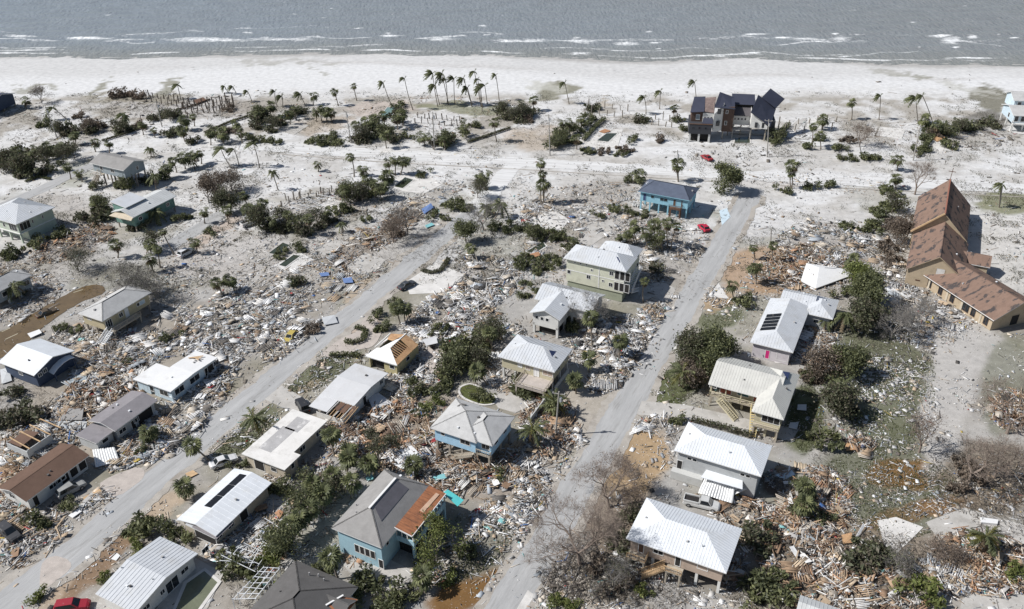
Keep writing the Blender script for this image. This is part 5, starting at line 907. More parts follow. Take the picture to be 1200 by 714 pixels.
# church: two stepped naves and a wing at 45 degrees
def uv(u, v): return Vector((u * .8937 + v * .4487, -u * .4487 + v * .8937, 0))
CH = mat('brown_church_shingles', (.215, .145, .113), .92, .12, .8, bump=.25, bscale=9, spec=.12, blotch=((.075, .065, .063), .5, .53, .59), stretch=(1.5, .7, .7))
c = uv(9.6, 226); h = House('brown-roofed church of stepped gables with felt showing through torn shingles', 'church', (1065, 270), (1133, 274), (1139, 239), 4.5, 'brown-roofed church', name='church', group='church buildings')
h.c = c; h.e.location = c; FOOT[-1] = (c, h.yaw, 6.5, 12); FOOT.append((uv(10, 205), h.yaw, 6.5, 11)); FOOT.append((uv(20, 194), h.yaw - R(45), 14, 7))
h.wing(0, 4.6, 'gy', 6.2, W_BEIGE, CH, ext=(-6.4, 6.4, -11.5, 12), oh=.5, trim=W_BEIGE); h.window('S', 3, 1, 1.2, 2, ext=h.box[:4]); h.window('E', 0, 1, 1.5, 2); h.window('E', -5, 1, 1.5, 2); h.window('W', 0, 1, 1.5, 2); h.window('W', 5, 1, 1.5, 2)
h.wing(0, 4.0, 'gy', 4.6, W_BEIGE, CH, ext=(-5.7, 6.8, -31.2, -10.8), oh=.5, trim=W_BEIGE); b1 = h.box; h.window('S', .9, 3.2, 1.9, 2.4, ext=b1[:4], pm=W_WHITE, fm=W_BEIGE); h.window('S', .9, .3, 1.9, 2.8, ext=b1[:4], pm=VOID, fm=W_BEIGE, name='doorway'); h.window('W', 4, 1.2, 1.2, 1.8, ext=b1[:4]); h.window('S', -3.2, 1.4, 1.0, .3, ext=b1[:4], pm=DKWOOD, fm=DKWOOD)
b = MB(); b.beam((-6.4, -11.55, 4.75), (0, -11.6, 10.9), .3, .35); h.part(b, 'bare_barge_board', LUMB); b = MB(); b.beam((0, -11.6, 10.88), (0, 12, 10.88), .3, .1); h.part(b, 'ridge_cap', mat('red_brown_cap', (.3, .13, .09), .8))
b = MB(); b.beam((0, 11.9, 10.7), (0, 11.9, 14), .14); b.beam((-.9, 11.9, 13), (.9, 11.9, 13), .14); h.part(b, 'cross', DKWOOD)
wg = empty('church_wing', uv(19.5, 193.6), R(-26.65 - 45)); tag(wg, 'long brown-roofed church wing with beige wall panels and dark tall windows', 'church wing', 'church buildings')
k = House.__new__(House); k.e = wg; k.walls = []; k.W, k.L = 30, 14; k.c = wg.location; k.yaw = R(-71.65)
k.wing(0, 3.2, 'gx', 3.1, W_BEIGE, CH, ext=(-12, 11.4, -7, 7), oh=.9, trim=WHITE_TRIM); bw = k.box
for i, u in enumerate((-7.6, -4.2, -.6, 3.4, 5.6, 9.2)): k.window('S', u, .5, 1.3 if i != 3 else 2.0, 2.3, ext=bw[:4], pm=GLASS, fm=DKWOOD, div=2)
k.window('E', 0, .1, 2.2, 2.6, ext=bw[:4], pm=VOID, fm=W_BEIGE, name='doorway')
for x in (-8, -2.4, 2.0, 7.4): b = MB(); b.box(x - .25, x + .25, bw[2] - .12, bw[2], 0, 3.1); k.part(b, 'wall_pier', W_LTAN)
an = empty('church_annex', uv(18.5, 209), R(-26.65)); tag(an, 'small brown-roofed lean-to tucked between church nave and wing', 'annex', 'church buildings')
k = House.__new__(House); k.e = an; k.walls = []; k.W, k.L = 6, 6; k.c = an.location; k.yaw = YAW; k.wing(0, 3.2, 'gx', 1.6, W_BEIGE, CH, ext=(-6, 3, -3.4, 2.6), oh=.4); k.window('E', 0, 1, 1.2, 1.2)

# collapsed white roof
P = [(945, 308.5, 1.2), (988, 315, 1.5), (1001, 321.5, 1.0), (956, 338, .45), (938.5, 329, .7)]
pts = [g(*p) for p in P]; c = sum(pts, Vector()) / 5; o = empty('collapsed_roof', Vector((c.x, c.y, 0))); tag(o, 'large white roof lying collapsed on a heap of splintered lumber', 'roof', 'roofs lying on the wreckage')
ap = c + Vector((0, 0, 1.3)); b = MB(); L_ = [p - Vector((c.x, c.y, 0)) for p in pts]; A_ = ap - Vector((c.x, c.y, 0)) + Vector((-1, 1.2, 0))
for i in range(5): j = (i + 1) % 5; b.poly([L_[j], L_[i], A_]); b.poly([L_[i], L_[j], L_[j] - Vector((0, 0, .2)), L_[i] - Vector((0, 0, .2))]); b.poly([L_[i] - Vector((0, 0, .2)), L_[j] - Vector((0, 0, .2)), A_ - Vector((0, 0, .2))])
b.build('roof_surface', MEMB, o); b = MB(); 
for i in range(5): b.beam(L_[i], L_[i] - Vector((0, 0, L_[i].z + .1)), .2)
b.build('prop', LUMB, o); b = MB(); q = [A_.lerp(L_[1], .25), A_.lerp(L_[1], .75) + Vector((0, 0, .02)), A_.lerp(L_[4], .5)]; q = [v + Vector((0, 0, .06)) for v in q]; b.poly(q); b.poly(q[::-1]); b.build('torn_hole', SH_BL, o)
landmark(966, 322, 'collapsed white roof')

# houses cut by the frame
h = House('tall pale blue beach house at the right edge with grey roofs and balconies', 'house', (1176, 133), (1225, 139), (1228, 126), 5.4, 'pale blue beach house', yaw=R(-9))
W2, L2 = h.W / 2, h.L / 2; h.wing(2.6, 5.4, 'gx', 1.7, W_LBLUE, SH_LG); h.stilts(2.6, 4, 3, .25, W_WHITE); b1 = h.box; h.window('S', -4.4, 3.1, 1.3, 2.0, ext=b1[:4]); h.window('S', -2.4, 3.1, 1.3, 2.0, ext=b1[:4]); h.window('W', 1, 3.2, 1.3, 1.6, ext=b1[:4]); h.deck((-W2 + .4, W2 - .4, -L2 - .8, -L2 + .6), 2.6, m=W_WHITE, sides='SW'); h.wing(5.4, 8.6, 'gx', 1.8, W_LBLUE, SH_LG, ext=(-W2 + 1.2, W2, 0, L2 + 3)); h.window('S', -3, 6.8, 1.2, 1.2, ext=h.box[:4])
h = House('dark navy beach house cut by the left edge among low scrub', 'house', (-60, 122), (5, 123), (6, 108), 4.6, 'navy beach house', yaw=R(-9))
h.wing(1.0, 4.6, 'gx', 1.8, W_NAVY, BLACKM); h.window('S', h.W / 2 - 2.2, 2.2, 1.4, 1.4); h.deck((h.W / 2 - 6, h.W / 2 + 1.5, -h.L / 2 - 2, -h.L / 2 + .5), 1.4, m=W_WHITE, sides='E', rm=WHITE_TRIM); h.stilts(1.0, 4, 3, .2)
h = House('grey ribbed metal roof of a small building cut by the bottom edge', 'building', (926, 724), (990, 738), (1004, 716), 2.8, 'grey metal roof at the bottom edge', name='building')
h.wing(0, 2.8, 'gx', .8, W_LTAN, METAL_G, seam=0.5); h.window('S', 0, 1, 1.2, 1)
h = House('small roofless brown shack broken open in the rubble', 'shack', (4, 517), (30, 526), (62, 507), 2.2, 'roofless brown shack', name='shack', group='wrecked houses')
W2, L2 = h.W / 2, h.L / 2; b = MB(); b.box(-W2, W2, -L2, -L2 + .15, 0, 1.7); b.box(W2 - .15, W2, -L2 + .15, L2, 0, 1.9); b.box(-W2, -W2 + .15, -L2 + .15, L2 * .4, 0, 1.2); h.part(b, 'wall', W_GREY); h.slab([(-W2 - .3, -L2 + .5, 1.5), (W2 * .3, -L2 + .3, 1.9), (W2 * .2, L2 * .7, 2.1), (-W2 - .2, L2 * .6, 1.5)], 'broken_roof', SH_B, .12)
for i in range(4): b = MB(); b.beam((-W2 - .6, -L2 + 1.2 + i * 2.0, 1.8), (W2 + .6, -L2 + .4 + i * 2.1, 2.3), .14, .2); h.part(b, 'rafter', LUMB)

# fallen roof pieces and panels that lie loose
def panel(pts, name, m, label, group, th=.08, cat='panel', rib=0):
    P = [g(p[0], p[1], p[2]) for p in pts]; c = sum(P, Vector()) / len(P); c.z = 0; L_ = [p - c for p in P]
    if rib: o = ribbed(L_, name, m, rib, None, .06)
    else:
        k = House.__new__(House); k.e = None; o = House.slab(k, L_, name, m, th)
    o.location = c; tag(o, label, cat, group)
PG = 'large loose roof pieces and panels'; ALG = mat('dull_aluminium', (.46, .47, .48), .5, .1); BLT = mat('blue_tarp', (.13, .2, .38), .6, .15); AQ = mat('aqua_sheet', (.22, .48, .5), .6, .1); CORR = mat('orange_rust_sheet', (.38, .2, .11), .7, .2)
panel([(61, 478, .3), (98, 479, .9), (96, 492, .9), (63, 492, .3)], 'roof_piece', SH_T, 'grey torn roof piece lying behind the long brown-roofed house', PG, .15)
panel([(108, 527, .8), (134, 524, 1.2), (140, 540, .3), (112, 548, .3)], 'ribbed_sheet', RIBM, 'white ribbed roof sheet crumpled beside the long brown-roofed house', PG, rib=9)
panel([(64, 493, .4), (102, 494, .6), (100, 502, .5), (62, 503, .3)], 'roof_piece', W_GREY, 'long pale grey slab lying left of the grey-roofed ranch house', PG, .2)
panel([(431, 466, .8), (443, 460, .5), (460, 472, .3), (437, 480, .9)], 'roof_piece', MEMB_G, 'pale sheet slid off the torn-corner house wall', PG, .08)
panel([(495, 398, 1.6), (511, 394, 1.0), (513, 402, 1.0), (500, 405, 1.4)], 'roof_piece', MEMB, 'white roof sheet hanging behind the yellow house with torn roof', PG)
panel([(446, 536, .5), (482, 522, 1.0), (497, 536, .7), (472, 550, .4)], 'roof_piece', MEMB, 'white flat sheet in brown rubble behind the teal house', PG)
panel([(908, 557, .3), (926, 549, .3), (932, 556, .3), (915, 564, .3)], 'panel', W_LBLUE, 'pale blue board lying on the dark yard right of the white-roofed grey house', PG)
panel([(935, 474, .3), (945, 474, .3), (945, 481, .3), (934, 480, .3)], 'panel', MEMB, 'white square sheet on shaded grass, upper of two by the porch house', PG); panel([(926, 495, .3), (936, 495, .3), (934, 503, .3), (924, 501, .3)], 'panel', MEMB, 'white square sheet on shaded grass, lower of two by the porch house', PG)
panel([(942, 626, .8), (948, 625, .9), (964, 640, .3), (958, 642, .3)], 'panel', W_SLATE, 'blue-grey board tilted on the wood heap near the bottom', PG); panel([(986, 627, .3), (998, 624, .5), (1000, 636, .3), (988, 637, .3)], 'panel', PLYO, 'tan plywood square on the wood heap by the dark bush', PG)
panel([(990, 519, .4), (1000, 517, .6), (1004, 527, .4), (992, 528, .4)], 'panel', PLYO, 'orange plywood square on the small wood pile in the field', PG); panel([(1000, 634, .4), (1012, 613, .8), (1013, 618, .5), (1004, 632, .3)], 'panel', MEMB, 'white curled strip standing beside the wood heap', PG)
panel([(1149, 606, .4), (1170, 609, .4), (1169, 614, .4), (1150, 612, .4)], 'panel', MEMB, 'white trough lying on the grey slab near the right edge', PG, .4)
panel([(377, 372, .3), (392, 369, .6), (396, 378, .3), (380, 381, .4)], 'tarp', ALG, 'grey-blue crumpled sheet beside the left street rubble', PG); panel([(401, 326, .3), (412, 325, .7), (414, 331, .4), (403, 332, .3)], 'tarp', BLT, 'bright blue tarp in the rubble left of the dark grey car', PG); panel([(374, 320, .3), (385, 319, .5), (386, 323, .4), (376, 324, .3)], 'tarp', BLT, 'smaller blue tarp in the rubble behind the bright blue tarp', PG)
panel([(616, 299, .5), (631, 295, .8), (634, 299, .7), (621, 303, .4)], 'roof_piece', CORR, 'rust-orange sheet beside the dark pool basin', PG); panel([(494, 245, .3), (505, 238, .9), (508, 243, .5), (497, 251, .3)], 'panel', BLT, 'blue panel in the linear wreckage by the sandy lots', PG)
panel([(498, 264, .3), (506, 261, .3), (509, 263.5, .3), (500, 267, .3)], 'panel', AQ, 'pale aqua sheet near the end of the left street', PG); panel([(843, 247, .05), (852, 244, .05), (856, 254, .05), (846, 264, .05)], 'panel', W_LBLUE, 'pale blue pavement sheet beside the right street', PG)
panel([(702, 154, .3), (709, 151, .6), (716, 153.5, .4), (708, 156, .2)], 'panel', CORR, 'orange board on white sand near the beach pool', PG); panel([(1090, 161, .3), (1100, 158, .8), (1111, 162, .4), (1098, 166, .2)], 'panel', PLYO, 'tan plywood heap right of the leafless roadside tree', PG)
panel([(226, 118, .6), (238, 114, .6), (242, 117, .6), (231, 121, .6)], 'boardwalk', DKWOOD, 'brown boardwalk platform at the edge of the beach', PG, .2); panel([(16, 408, .3), (28, 401, .3), (33, 405, .3), (20, 412, .3)], 'panel', ALUM, 'white framed panel floating in the brown floodwater', PG); panel([(32, 391, .4), (46, 386, .5), (49, 390, .5), (36, 396, .3)], 'panel', MEMB, 'white board at the edge of the brown floodwater', PG)
panel([(88, 439, .3), (102, 437, .5), (101, 445, .4), (78, 450, .3)], 'roof_piece', W_SLATE, 'grey sheet in front of the navy house canopy', PG); panel([(118, 374, .3), (132, 376, .6), (127, 391, .5), (121, 389, .3)], 'lattice_panel', ALUM, 'white lattice panel leaning at the tan house deck', PG); panel([(0, 433, .3), (10, 431, .8), (14, 446, .3), (2, 450, .2)], 'roof_piece', ALG, 'crumpled grey metal at the left edge below the navy house', PG)
panel([(80, 604, .2), (92, 596, .3), (96, 599, .3), (85, 607, .2)], 'panel', MEMB, 'white board on the ground in front of the silver car', PG); panel([(97, 583, .2), (117, 573, .2), (119, 576, .2), (100, 587, .2)], 'panel', LUMB, 'long pale timber lying right of the silver car', PG); panel([(130, 655, .1), (137, 648, .1), (141, 651, .1), (136, 657, .1)], 'panel', MEMB, 'white scrap lying on the left street', PG)
panel([(217, 555, .2), (226, 551, .2), (232, 555, .2), (222, 560, .2)], 'panel', LUMB, 'pale yellow plywood square beside the white sedan', PG); panel([(310, 665, .2), (325, 656, .4), (327, 662, .3), (312, 671, .2)], 'panel', CORR, 'terracotta sheet between the pool cage and the dark-shingled house', PG); panel([(270, 658, .4), (278, 656, .6), (276, 663, .4), (268, 664, .3)], 'panel', CORR, 'small orange sheet inside the collapsed pool cage', PG)
panel([(322, 601, .2), (327, 597, .5), (332, 600, .4), (326, 611, .2)], 'panel', CORR, 'rust-coloured door lying beside the solar-panelled house', PG); panel([(507, 559, 1), (520, 555, 1.1), (524, 560, 1.0), (511, 563, 1.0)], 'awning', AQ, 'aqua awning sheet near the teal house corner', PG); panel([(428, 560, .4), (436, 556, .5), (438, 561, .4), (431, 563, .3)], 'awning', AQ, 'aqua scrap among palms left of the teal house', PG)
# ------------------------------------------------------------------ vehicles
TYRE = mat('tyre_rubber', (.02, .02, .02), .9); RIM = mat('wheel_rim', (.4, .4, .41), .4, metal=.6); LAMP = mat('lamp_lens', (.6, .6, .58), .2); TAIL = mat('tail_lens', (.3, .02, .02), .3)
def loft(secs, name, m, parent):
    """closed cross-sections along x -> skin"""
    b = MB(); n = len(secs[0])
    for s_ in secs: b.v += [tuple(p) for p in s_]
    for i in range(len(secs) - 1):
        for j in range(n): b.f.append([i * n + j, i * n + (j + 1) % n, (i + 1) * n + (j + 1) % n, (i + 1) * n + j])
    b.f.append(list(range(n))[::-1]); b.f.append([(len(secs) - 1) * n + j for j in range(n)])
    return b.build(name, m, parent)
def vehicle(kind, name, col, p0, p1, label, cat, dirty=.15, roofcol=None):
    """p0 rear pixel, p1 front pixel"""
    A, B = g(*p0), g(*p1); c = (A + B) / 2; d = B - A; yw = math.atan2(d.y, d.x)
    Lc = {'sedan': 4.7, 'suv': 4.7, 'pickup': 5.8, 'hatch': 4.2}[kind]; hw = .92
    o = empty(name, c, yw); tag(o, label, cat, 'vehicles left among the wreckage'); landmark((p0[0] + p1[0]) / 2, (p0[1] + p1[1]) / 2, {'pickup': 'white pickup truck'}.get(kind, label.split(' ')[0] + ' ' + name))
    m = mat('paint_' + '_'.join(str(int(x * 100)) for x in col), col, .5, dirty, .8, spec=.5, blotch=((.3, .28, .25), .9, .6, .85)); h = Lc / 2
    def sec(x, w_, z0, z1): return [(x, -w_, z0), (x, w_, z0), (x, w_, z0 + (z1 - z0) * .55), (x, w_ * .88, z1), (x, -w_ * .88, z1), (x, -w_, z0 + (z1 - z0) * .55)]
    if kind == 'pickup': prof = [(-h, .8, .45, .95), (-h + .1, hw, .4, 1.02), (-.2, hw, .35, 1.05), (1.2, hw, .35, 1.08), (h - .9, hw, .35, 1.05), (h - .2, .86, .38, .95), (h, .75, .42, .8)]; cab = (-.35, 1.75, -.2, 1.1, 1.82)
    elif kind == 'suv': prof = [(-h, .82, .45, .95), (-h + .15, hw, .35, 1.05), (h - 1.4, hw, .32, 1.05), (h - .3, .86, .35, .9), (h, .74, .42, .75)]; cab = (-h + .15, 1.15, -h + .45, .35, 1.72)
    elif kind == 'hatch': prof = [(-h, .78, .4, .9), (-h + .2, hw, .32, .95), (h - 1.2, hw, .3, .92), (h - .3, .84, .32, .8), (h, .7, .4, .66)]; cab = (-h + .3, .95, -h + .75, .25, 1.48)
    else: prof = [(-h, .78, .42, .82), (-h + .25, .9, .32, .92), (-h + 1.2, hw, .3, .95), (h - 1.4, hw, .3, .93), (h - .35, .84, .32, .8), (h, .7, .4, .66)]; cab = (-h + .75, 1.05, -h + 1.45, .25, 1.42)
    body = loft([sec(*p) for p in prof], 'body', m, o)
    x0, x1, x2, x3, zt = cab; zb = 1.0 if kind != 'sedan' and kind != 'hatch' else .9; wb, wt = hw * .9, hw * .72
    b = MB(); lo = [(x0, -wb, zb), (x1, -wb, zb), (x1, wb, zb), (x0, wb, zb)]; hi = [(x2, -wt, zt), (x3, -wt, zt), (x3, wt, zt), (x2, wt, zt)]
    for i in range(4): j = (i + 1) % 4; b.poly([lo[i], lo[j], hi[j], hi[i]])
    b.poly(hi); cb = b.build('cabin', m if roofcol is None else roofcol, o)
    for i, nm in enumerate(('side_window', 'windshield', 'side_window', 'rear_window')):
        j = (i + 1) % 4; P = [Vector(q) for q in (lo[i], lo[j], hi[j], hi[i])]; cc = sum(P, Vector()) / 4; nn = (P[1] - P[0]).cross(P[3] - P[0]).normalized(); P = [cc + (q - cc) * .84 + nn * .012 for q in P]; b = MB(); b.poly(P); b.build(nm, GLASS, cb)
    if kind == 'pickup':
        b = MB(); b.box(-h + .15, -.45, -.74, .74, 1.03, 1.06); b.build('bed_floor', VOID, o)
        for s_ in (-1, 1): b = MB(); b.box(-h + .1, -.4, s_ * .8 - .09, s_ * .8 + .09, .95, 1.28); b.build('bed_side', m, o)
        b = MB(); b.box(-h + .02, -h + .14, -.8, .8, .6, 1.26); b.build('tailgate', m, o)
    for x in (-h + .95, h - .95):
        for s_ in (-1, 1):
            b = MB(); n = 12; r = .36 if kind in ('pickup', 'suv') else .32; y0, y1 = (s_ * hw - .12, s_ * hw + .06) if s_ > 0 else (s_ * hw - .06, s_ * hw + .12)
            for y in (y0, y1): b.v += [(x + r * math.cos(2 * math.pi * k / n), y, r + r * math.sin(2 * math.pi * k / n)) for k in range(n)]
            b.f += [[k, (k + 1) % n, n + (k + 1) % n, n + k] for k in range(n)] + [list(range(n))[::-1], [n + k for k in range(n)]]
            wh = b.build('wheel', TYRE, o); b = MB(); yo = y1 + .01 if s_ > 0 else y0 - .01; b.poly([(x + r * .6 * math.cos(2 * math.pi * k / n), yo, r + r * .6 * math.sin(2 * math.pi * k / n)) for k in range(n)], flip=s_ > 0); b.build('rim', RIM, wh)
    for s_ in (-1, 1):
        b = MB(); b.box(h - .14, h - .02, s_ * .55 - .17, s_ * .55 + .17, .58, .74); b.build('headlight', LAMP, o); b = MB(); b.box(-h - .02, -h + .1, s_ * .6 - .14, s_ * .6 + .14, .62, .82); b.build('tail_light', TAIL, o)
    b = MB(); b.box(h - .1, h + .05, -.72, .72, .36, .52); b.box(-h - .05, -h + .1, -.76, .76, .4, .56); b.build('bumper', m, o)
    return o
vehicle('sedan', 'car', (.05, .055, .065), (467.5, 341), (486, 332), 'dark grey car stopped on the sandy drive beside the left street', 'car', .1)
vehicle('sedan', 'car', (.62, .62, .62), (248, 549), (277, 538), 'white sedan in rubble behind the solar-panelled house', 'car')
vehicle('suv', 'car', (.30, .30, .29), (74, 582), (94, 571), 'silver estate car parked against the long brown-roofed house', 'car')
vehicle('suv', 'car', (.30, .015, .03), (73, 716), (98, 712), 'red car at the bottom edge beside the left street', 'car', .05)
vehicle('hatch', 'car', (.42, .02, .05), (829, 273), (820, 265.5), 'bright red car in pale debris beside the right street', 'car', .05)
vehicle('sedan', 'car', (.28, .03, .035), (832, 189), (824, 184.5), 'small red car stranded on the sand-buried boulevard', 'car', .05)
vehicle('pickup', 'pickup_truck', (.55, .55, .54), (800.5, 588), (843, 598), 'white pickup truck with a loaded bed beside the crushed carport', 'pickup truck')
vehicle('hatch', 'car', (.46, .36, .09), (344, 392), (337, 400), 'yellow car nosing out of white rubble by the left street', 'car', .1).location.z = -.4
vehicle('suv', 'car', (.03, .03, .034), (359, 485), (351, 471), 'black off-road car on the drive between two flat-roofed houses', 'car', .05)
vehicle('sedan', 'car', (.09, .065, .04), (46, 371), (64, 364), 'brown car half sunk in the flooded street', 'car').location.z = -.45
vehicle('suv', 'car', (.60, .60, .60), (212, 302), (225, 295), 'white car on the side road by the teal clerestory house', 'car')
vehicle('pickup', 'truck', (.62, .62, .60), (286, 266), (303, 260), 'crumpled white truck among trees above the side road', 'truck')
vehicle('suv', 'car', (.05, .05, .055), (6, 622), (18, 632), 'dark van nosed into the rubble at the lower left edge', 'van')

# ------------------------------------------------------------------ poles, pilings, frames
POLEM = mat('grey_pole', (.36, .34, .31), .85, .12, 1.0)
def top_at(base, top):
    B = g(*base); d = ray(*top); t = B.y / d[1]; T = Vector((d[0] * t, B.y, CAMH + d[2] * t)); return B, T
POLES = [((651, 510), (655, 459), 'weathered utility pole with transformer standing beside the right street'), ((644.5, 182), (643, 134), 'utility pole on the beach-side sand near a tree clump'), ((899, 184), (901, 140), 'grey concrete pole in front of the black and white modern house'), ((1070, 188), (1079, 146), 'leaning pale utility pole beside the right-hand hedge'), ((67.5, 163), (53, 125), 'tilted pale pole in scrub at the far left'), ((190, 149), (183, 119), 'pale leaning bare trunk pole in beach scrub at left'), ((412, 168), (405, 130), 'bent bare pole in front of scrub near the teal beach pool'), ((509, 176), (507, 131), 'tall thin pole beside the boulevard shrubs'), ((1011, 186), (1005, 160), 'thin pole beside the brown leafless shrub'), ((795, 212), (794, 176), 'thin pole behind the turquoise stilt house'), ((903, 285), (904, 268), 'short pole beside the small palm near the right street'), ((1171, 243), (1175, 218), 'pale stub pole on the church lawn')]
for base, top, lab in POLES:
    B, T = top_at(base, top); o = empty('utility_pole', B); tag(o, lab, 'pole', 'poles still standing'); T = T - B
    b = MB(); b.tube([(0, 0, -.2), T], [.19, .12], 7); b.build('shaft', POLEM, o)
    if T.z > 9:
        b = MB(); b.beam(T + Vector((-1.1, .3, -.5)), T + Vector((1.1, -.3, -.5)), .12); b.build('crossarm', POLEM, o)
        b = MB(); b.tube([T + Vector((.35, 0, -2.2)), T + Vector((.35, 0, -1.3))], [.24, .24], 8); b.build('transformer', ALG, o)
        for k in (-.9, 0, .9): b = MB(); q = T + Vector((1.1 * k, -.3 * k, -.42)); b.tube([q, q + Vector((0, 0, .25))], [.06, .05], 5); b.build('insulator', WHITE_TRIM, o)
BRK = mat('dark_piling_wood', (.16, .13, .105), .9, .15)
def pilings(pts, hgt, m=None):
    for px, py in pts:
        b = MB(); r = rnd.uniform(.11, .17); l = Vector((rnd.uniform(-.25, .25), rnd.uniform(-.25, .25), hgt * rnd.uniform(.6, 1.15))); b.beam((0, 0, -.2), l, r * 2); o = b.build('piling', m or BRK); o.location = g(px, py); auto(o, 'bare piling', 'piling', px, py, 'pilings of vanished houses')
def rows(x0, y0, dx, dy, ex, ey, n, k): return [(x0 + dx * i + ex * j + rnd.uniform(-1, 1), y0 + dy * i + ey * j + rnd.uniform(-.6, .6)) for i in range(n) for j in range(k)]
LANDMARKS += [(150, 118, 'left brown dune scrub'), (215, 122, 'beach boardwalk'), (310, 142, 'green beach thicket'), (394, 166, 'boulevard hedge at left'), (440, 158, 'palm thicket by the boulevard'), (456, 132, 'teal beach pool'), (545, 118, 'windblown beach palm row'), (600, 135, 'tangled beach brush'), (665, 160, 'green clump on the beach side'), (710, 161, 'small slab pool'), (1045, 155, 'striped foundation pads'), (1110, 155, 'right-hand beach hedge'), (950, 148, 'white foundation slab'), (60, 185, 'dark thicket at far left'), (240, 215, 'brown leafy trees at left'), (330, 270, 'dark hedge of the sandy lots'), (430, 232, 'green clump by the sandy lots'), (335, 300, 'twin backyard pools'), (473, 214, 'dark green boulevard pool'), (560, 262, 'large leafless tree'), (475, 262, 'brown dying tree'), (512, 316, 'hedge-ringed sand island'), (640, 290, 'hedge by the dark pool basin'), (765, 275, 'central palm group'), (847, 208, 'leafy tree by the boulevard'), (960, 222, 'scrub along the boulevard'), (1030, 265, 'hedge left of the church'), (1011, 335, 'bright green tree'), (410, 408, 'horseshoe hedge'), (560, 462, 'kidney pool'), (540, 425, 'green thicket above the kidney pool'), (240, 690, 'angular pool'), (300, 670, 'collapsed pool cage'), (820, 410, 'big bushy tree by the right street'), (740, 520, 'golden dirt yard'), (985, 440, 'tree line right of the porch house'), (1045, 440, 'plank-strewn field'), (1110, 470, 'grey gravel drive'), (1060, 555, 'brown puddle in the field'), (1150, 480, 'leafless tree at the right edge'), (680, 620, 'big bare brown tree'), (960, 600, 'wood heap in the field'), (1020, 655, 'dark bush on the bottom heap'), (1080, 690, 'bright green bush at the bottom'), (1150, 655, 'wood heap at lower right'), (560, 690, 'orange mud puddle'), (120, 650, 'brown dirt verge of the left street'), (380, 575, 'palm grove left of the teal house'), (470, 510, 'splintered wood heap'), (550, 560, 'brown rubble behind the teal house'), (560, 335, 'white rubble field'), (390, 315, 'blue tarp rubble'), (300, 375, 'grey rubble by the left street'), (80, 285, 'wood heap by the pale green house'), (150, 425, 'rubble above the light blue house')]
pilings(rows(172, 118, 6, 1.2, 2, -5, 11, 2) + rows(215, 128, 7, -1.6, 2, 5, 9, 3) + rows(243, 128, 6, -2, 2, 5, 6, 2), 2.6)
pilings(rows(490, 138, 7, .6, -3, 6, 8, 2), 2.2); pilings(rows(690, 124, 9, 1.2, -6, 8, 6, 2), 2.6, PILE); pilings(rows(925, 146, 11, -.5, -5, 8, 6, 2), 2.6, PILE); pilings(rows(335, 235, 9, -1, -4, 6, 6, 2), 2.2, PILE); pilings(rows(352, 228, 12, -1, -2, 4, 4, 2), 2.0, PILE); pilings(rows(768, 140, 8, 1, -5, 6, 4, 2), 2.8, PILE)
def cage(pts, label, fallen=0.0, hh=2.6, nx=6, ny=4):
    P = [g(*p) for p in pts]; c = sum(P, Vector()) / 4; o = empty('pool_cage', c); tag(o, label, 'pool cage', 'aluminium pool cages'); A, B, Cc, D = [p - c for p in P]; r_ = random.Random(int(c.x * 7))
    def q(u, v, z): p = A.lerp(B, u).lerp(D.lerp(Cc, u), v); return Vector((p.x, p.y, z))
    J = lambda s_: Vector([r_.uniform(-s_, s_) for _ in range(3)])
    for i in range(nx + 1):
        u = i / nx; b = MB(); z0, z1 = hh * (1 - fallen * r_.random()), hh * (1 - fallen * r_.random()); b.beam(q(u, 0, max(z0, .2)) + J(fallen * .7), q(u, 1, max(z1, .2)) + J(fallen * .7), .08); b.build('roof_bar', ALUM, o)
        if fallen < .5:
            for v in (0, 1): b = MB(); b.beam(q(u, v, 0), q(u, v, hh), .1); b.build('post', ALUM, o)
    for j in range(ny + 1):
        v = j / ny; b = MB(); b.beam(q(0, v, hh * (1 - fallen * r_.random())) + J(fallen * .7), q(1, v, hh * (1 - fallen * r_.random())) + J(fallen * .7), .08); b.build('purlin', ALUM, o)
cage([(276, 716), (312, 678), (330, 679), (303, 716)], 'white screened pool cage frame standing beside the dark-shingled house', .1, 2.6, 6, 3)
cage([(262, 668), (282, 644), (316, 650), (300, 676)], 'collapsed white pool cage frame tangled among shrubs', .9, 2.2, 6, 5); cage([(300, 640), (316, 620), (334, 628), (318, 650)], 'crumpled white frame beside the solar-panelled house', .95, 1.6, 5, 4); cage([(338, 244), (372, 234), (395, 240), (356, 250)], 'bare white frame bars on the sandy lot at left', .7, 2.0, 6, 3)

# ------------------------------------------------------------------ palms
TRUNKM = mat('palm_trunk', (.24, .205, .165), .95, .2, 3.0, bump=.3, bscale=10); LEAFM = mat('leaf_surface', (0, 0, 0), .55, .12, .8, attr=True, spec=.3); _t = LEAFM.node_tree; _b = _t.nodes['Principled BSDF']; _tr = _t.nodes.new('ShaderNodeBsdfTranslucent'); _mx = _t.nodes.new('ShaderNodeMixShader'); _mx.inputs[0].default_value = .33; _t.links.new(_b.inputs['Base Color'].links[0].from_socket, _tr.inputs[0]); _t.links.new(_b.outputs[0], _mx.inputs[1]); _t.links.new(_tr.outputs[0], _mx.inputs[2]); _t.links.new(_mx.outputs[0], _t.nodes['Material Output'].inputs[0]); BARKM = mat('grey_bark', (.20, .175, .155), .95, .2, 2.5); TWIGM = mat('twig_bark', (0, 0, 0), .95, .12, 2.0, attr=True, spec=.1)
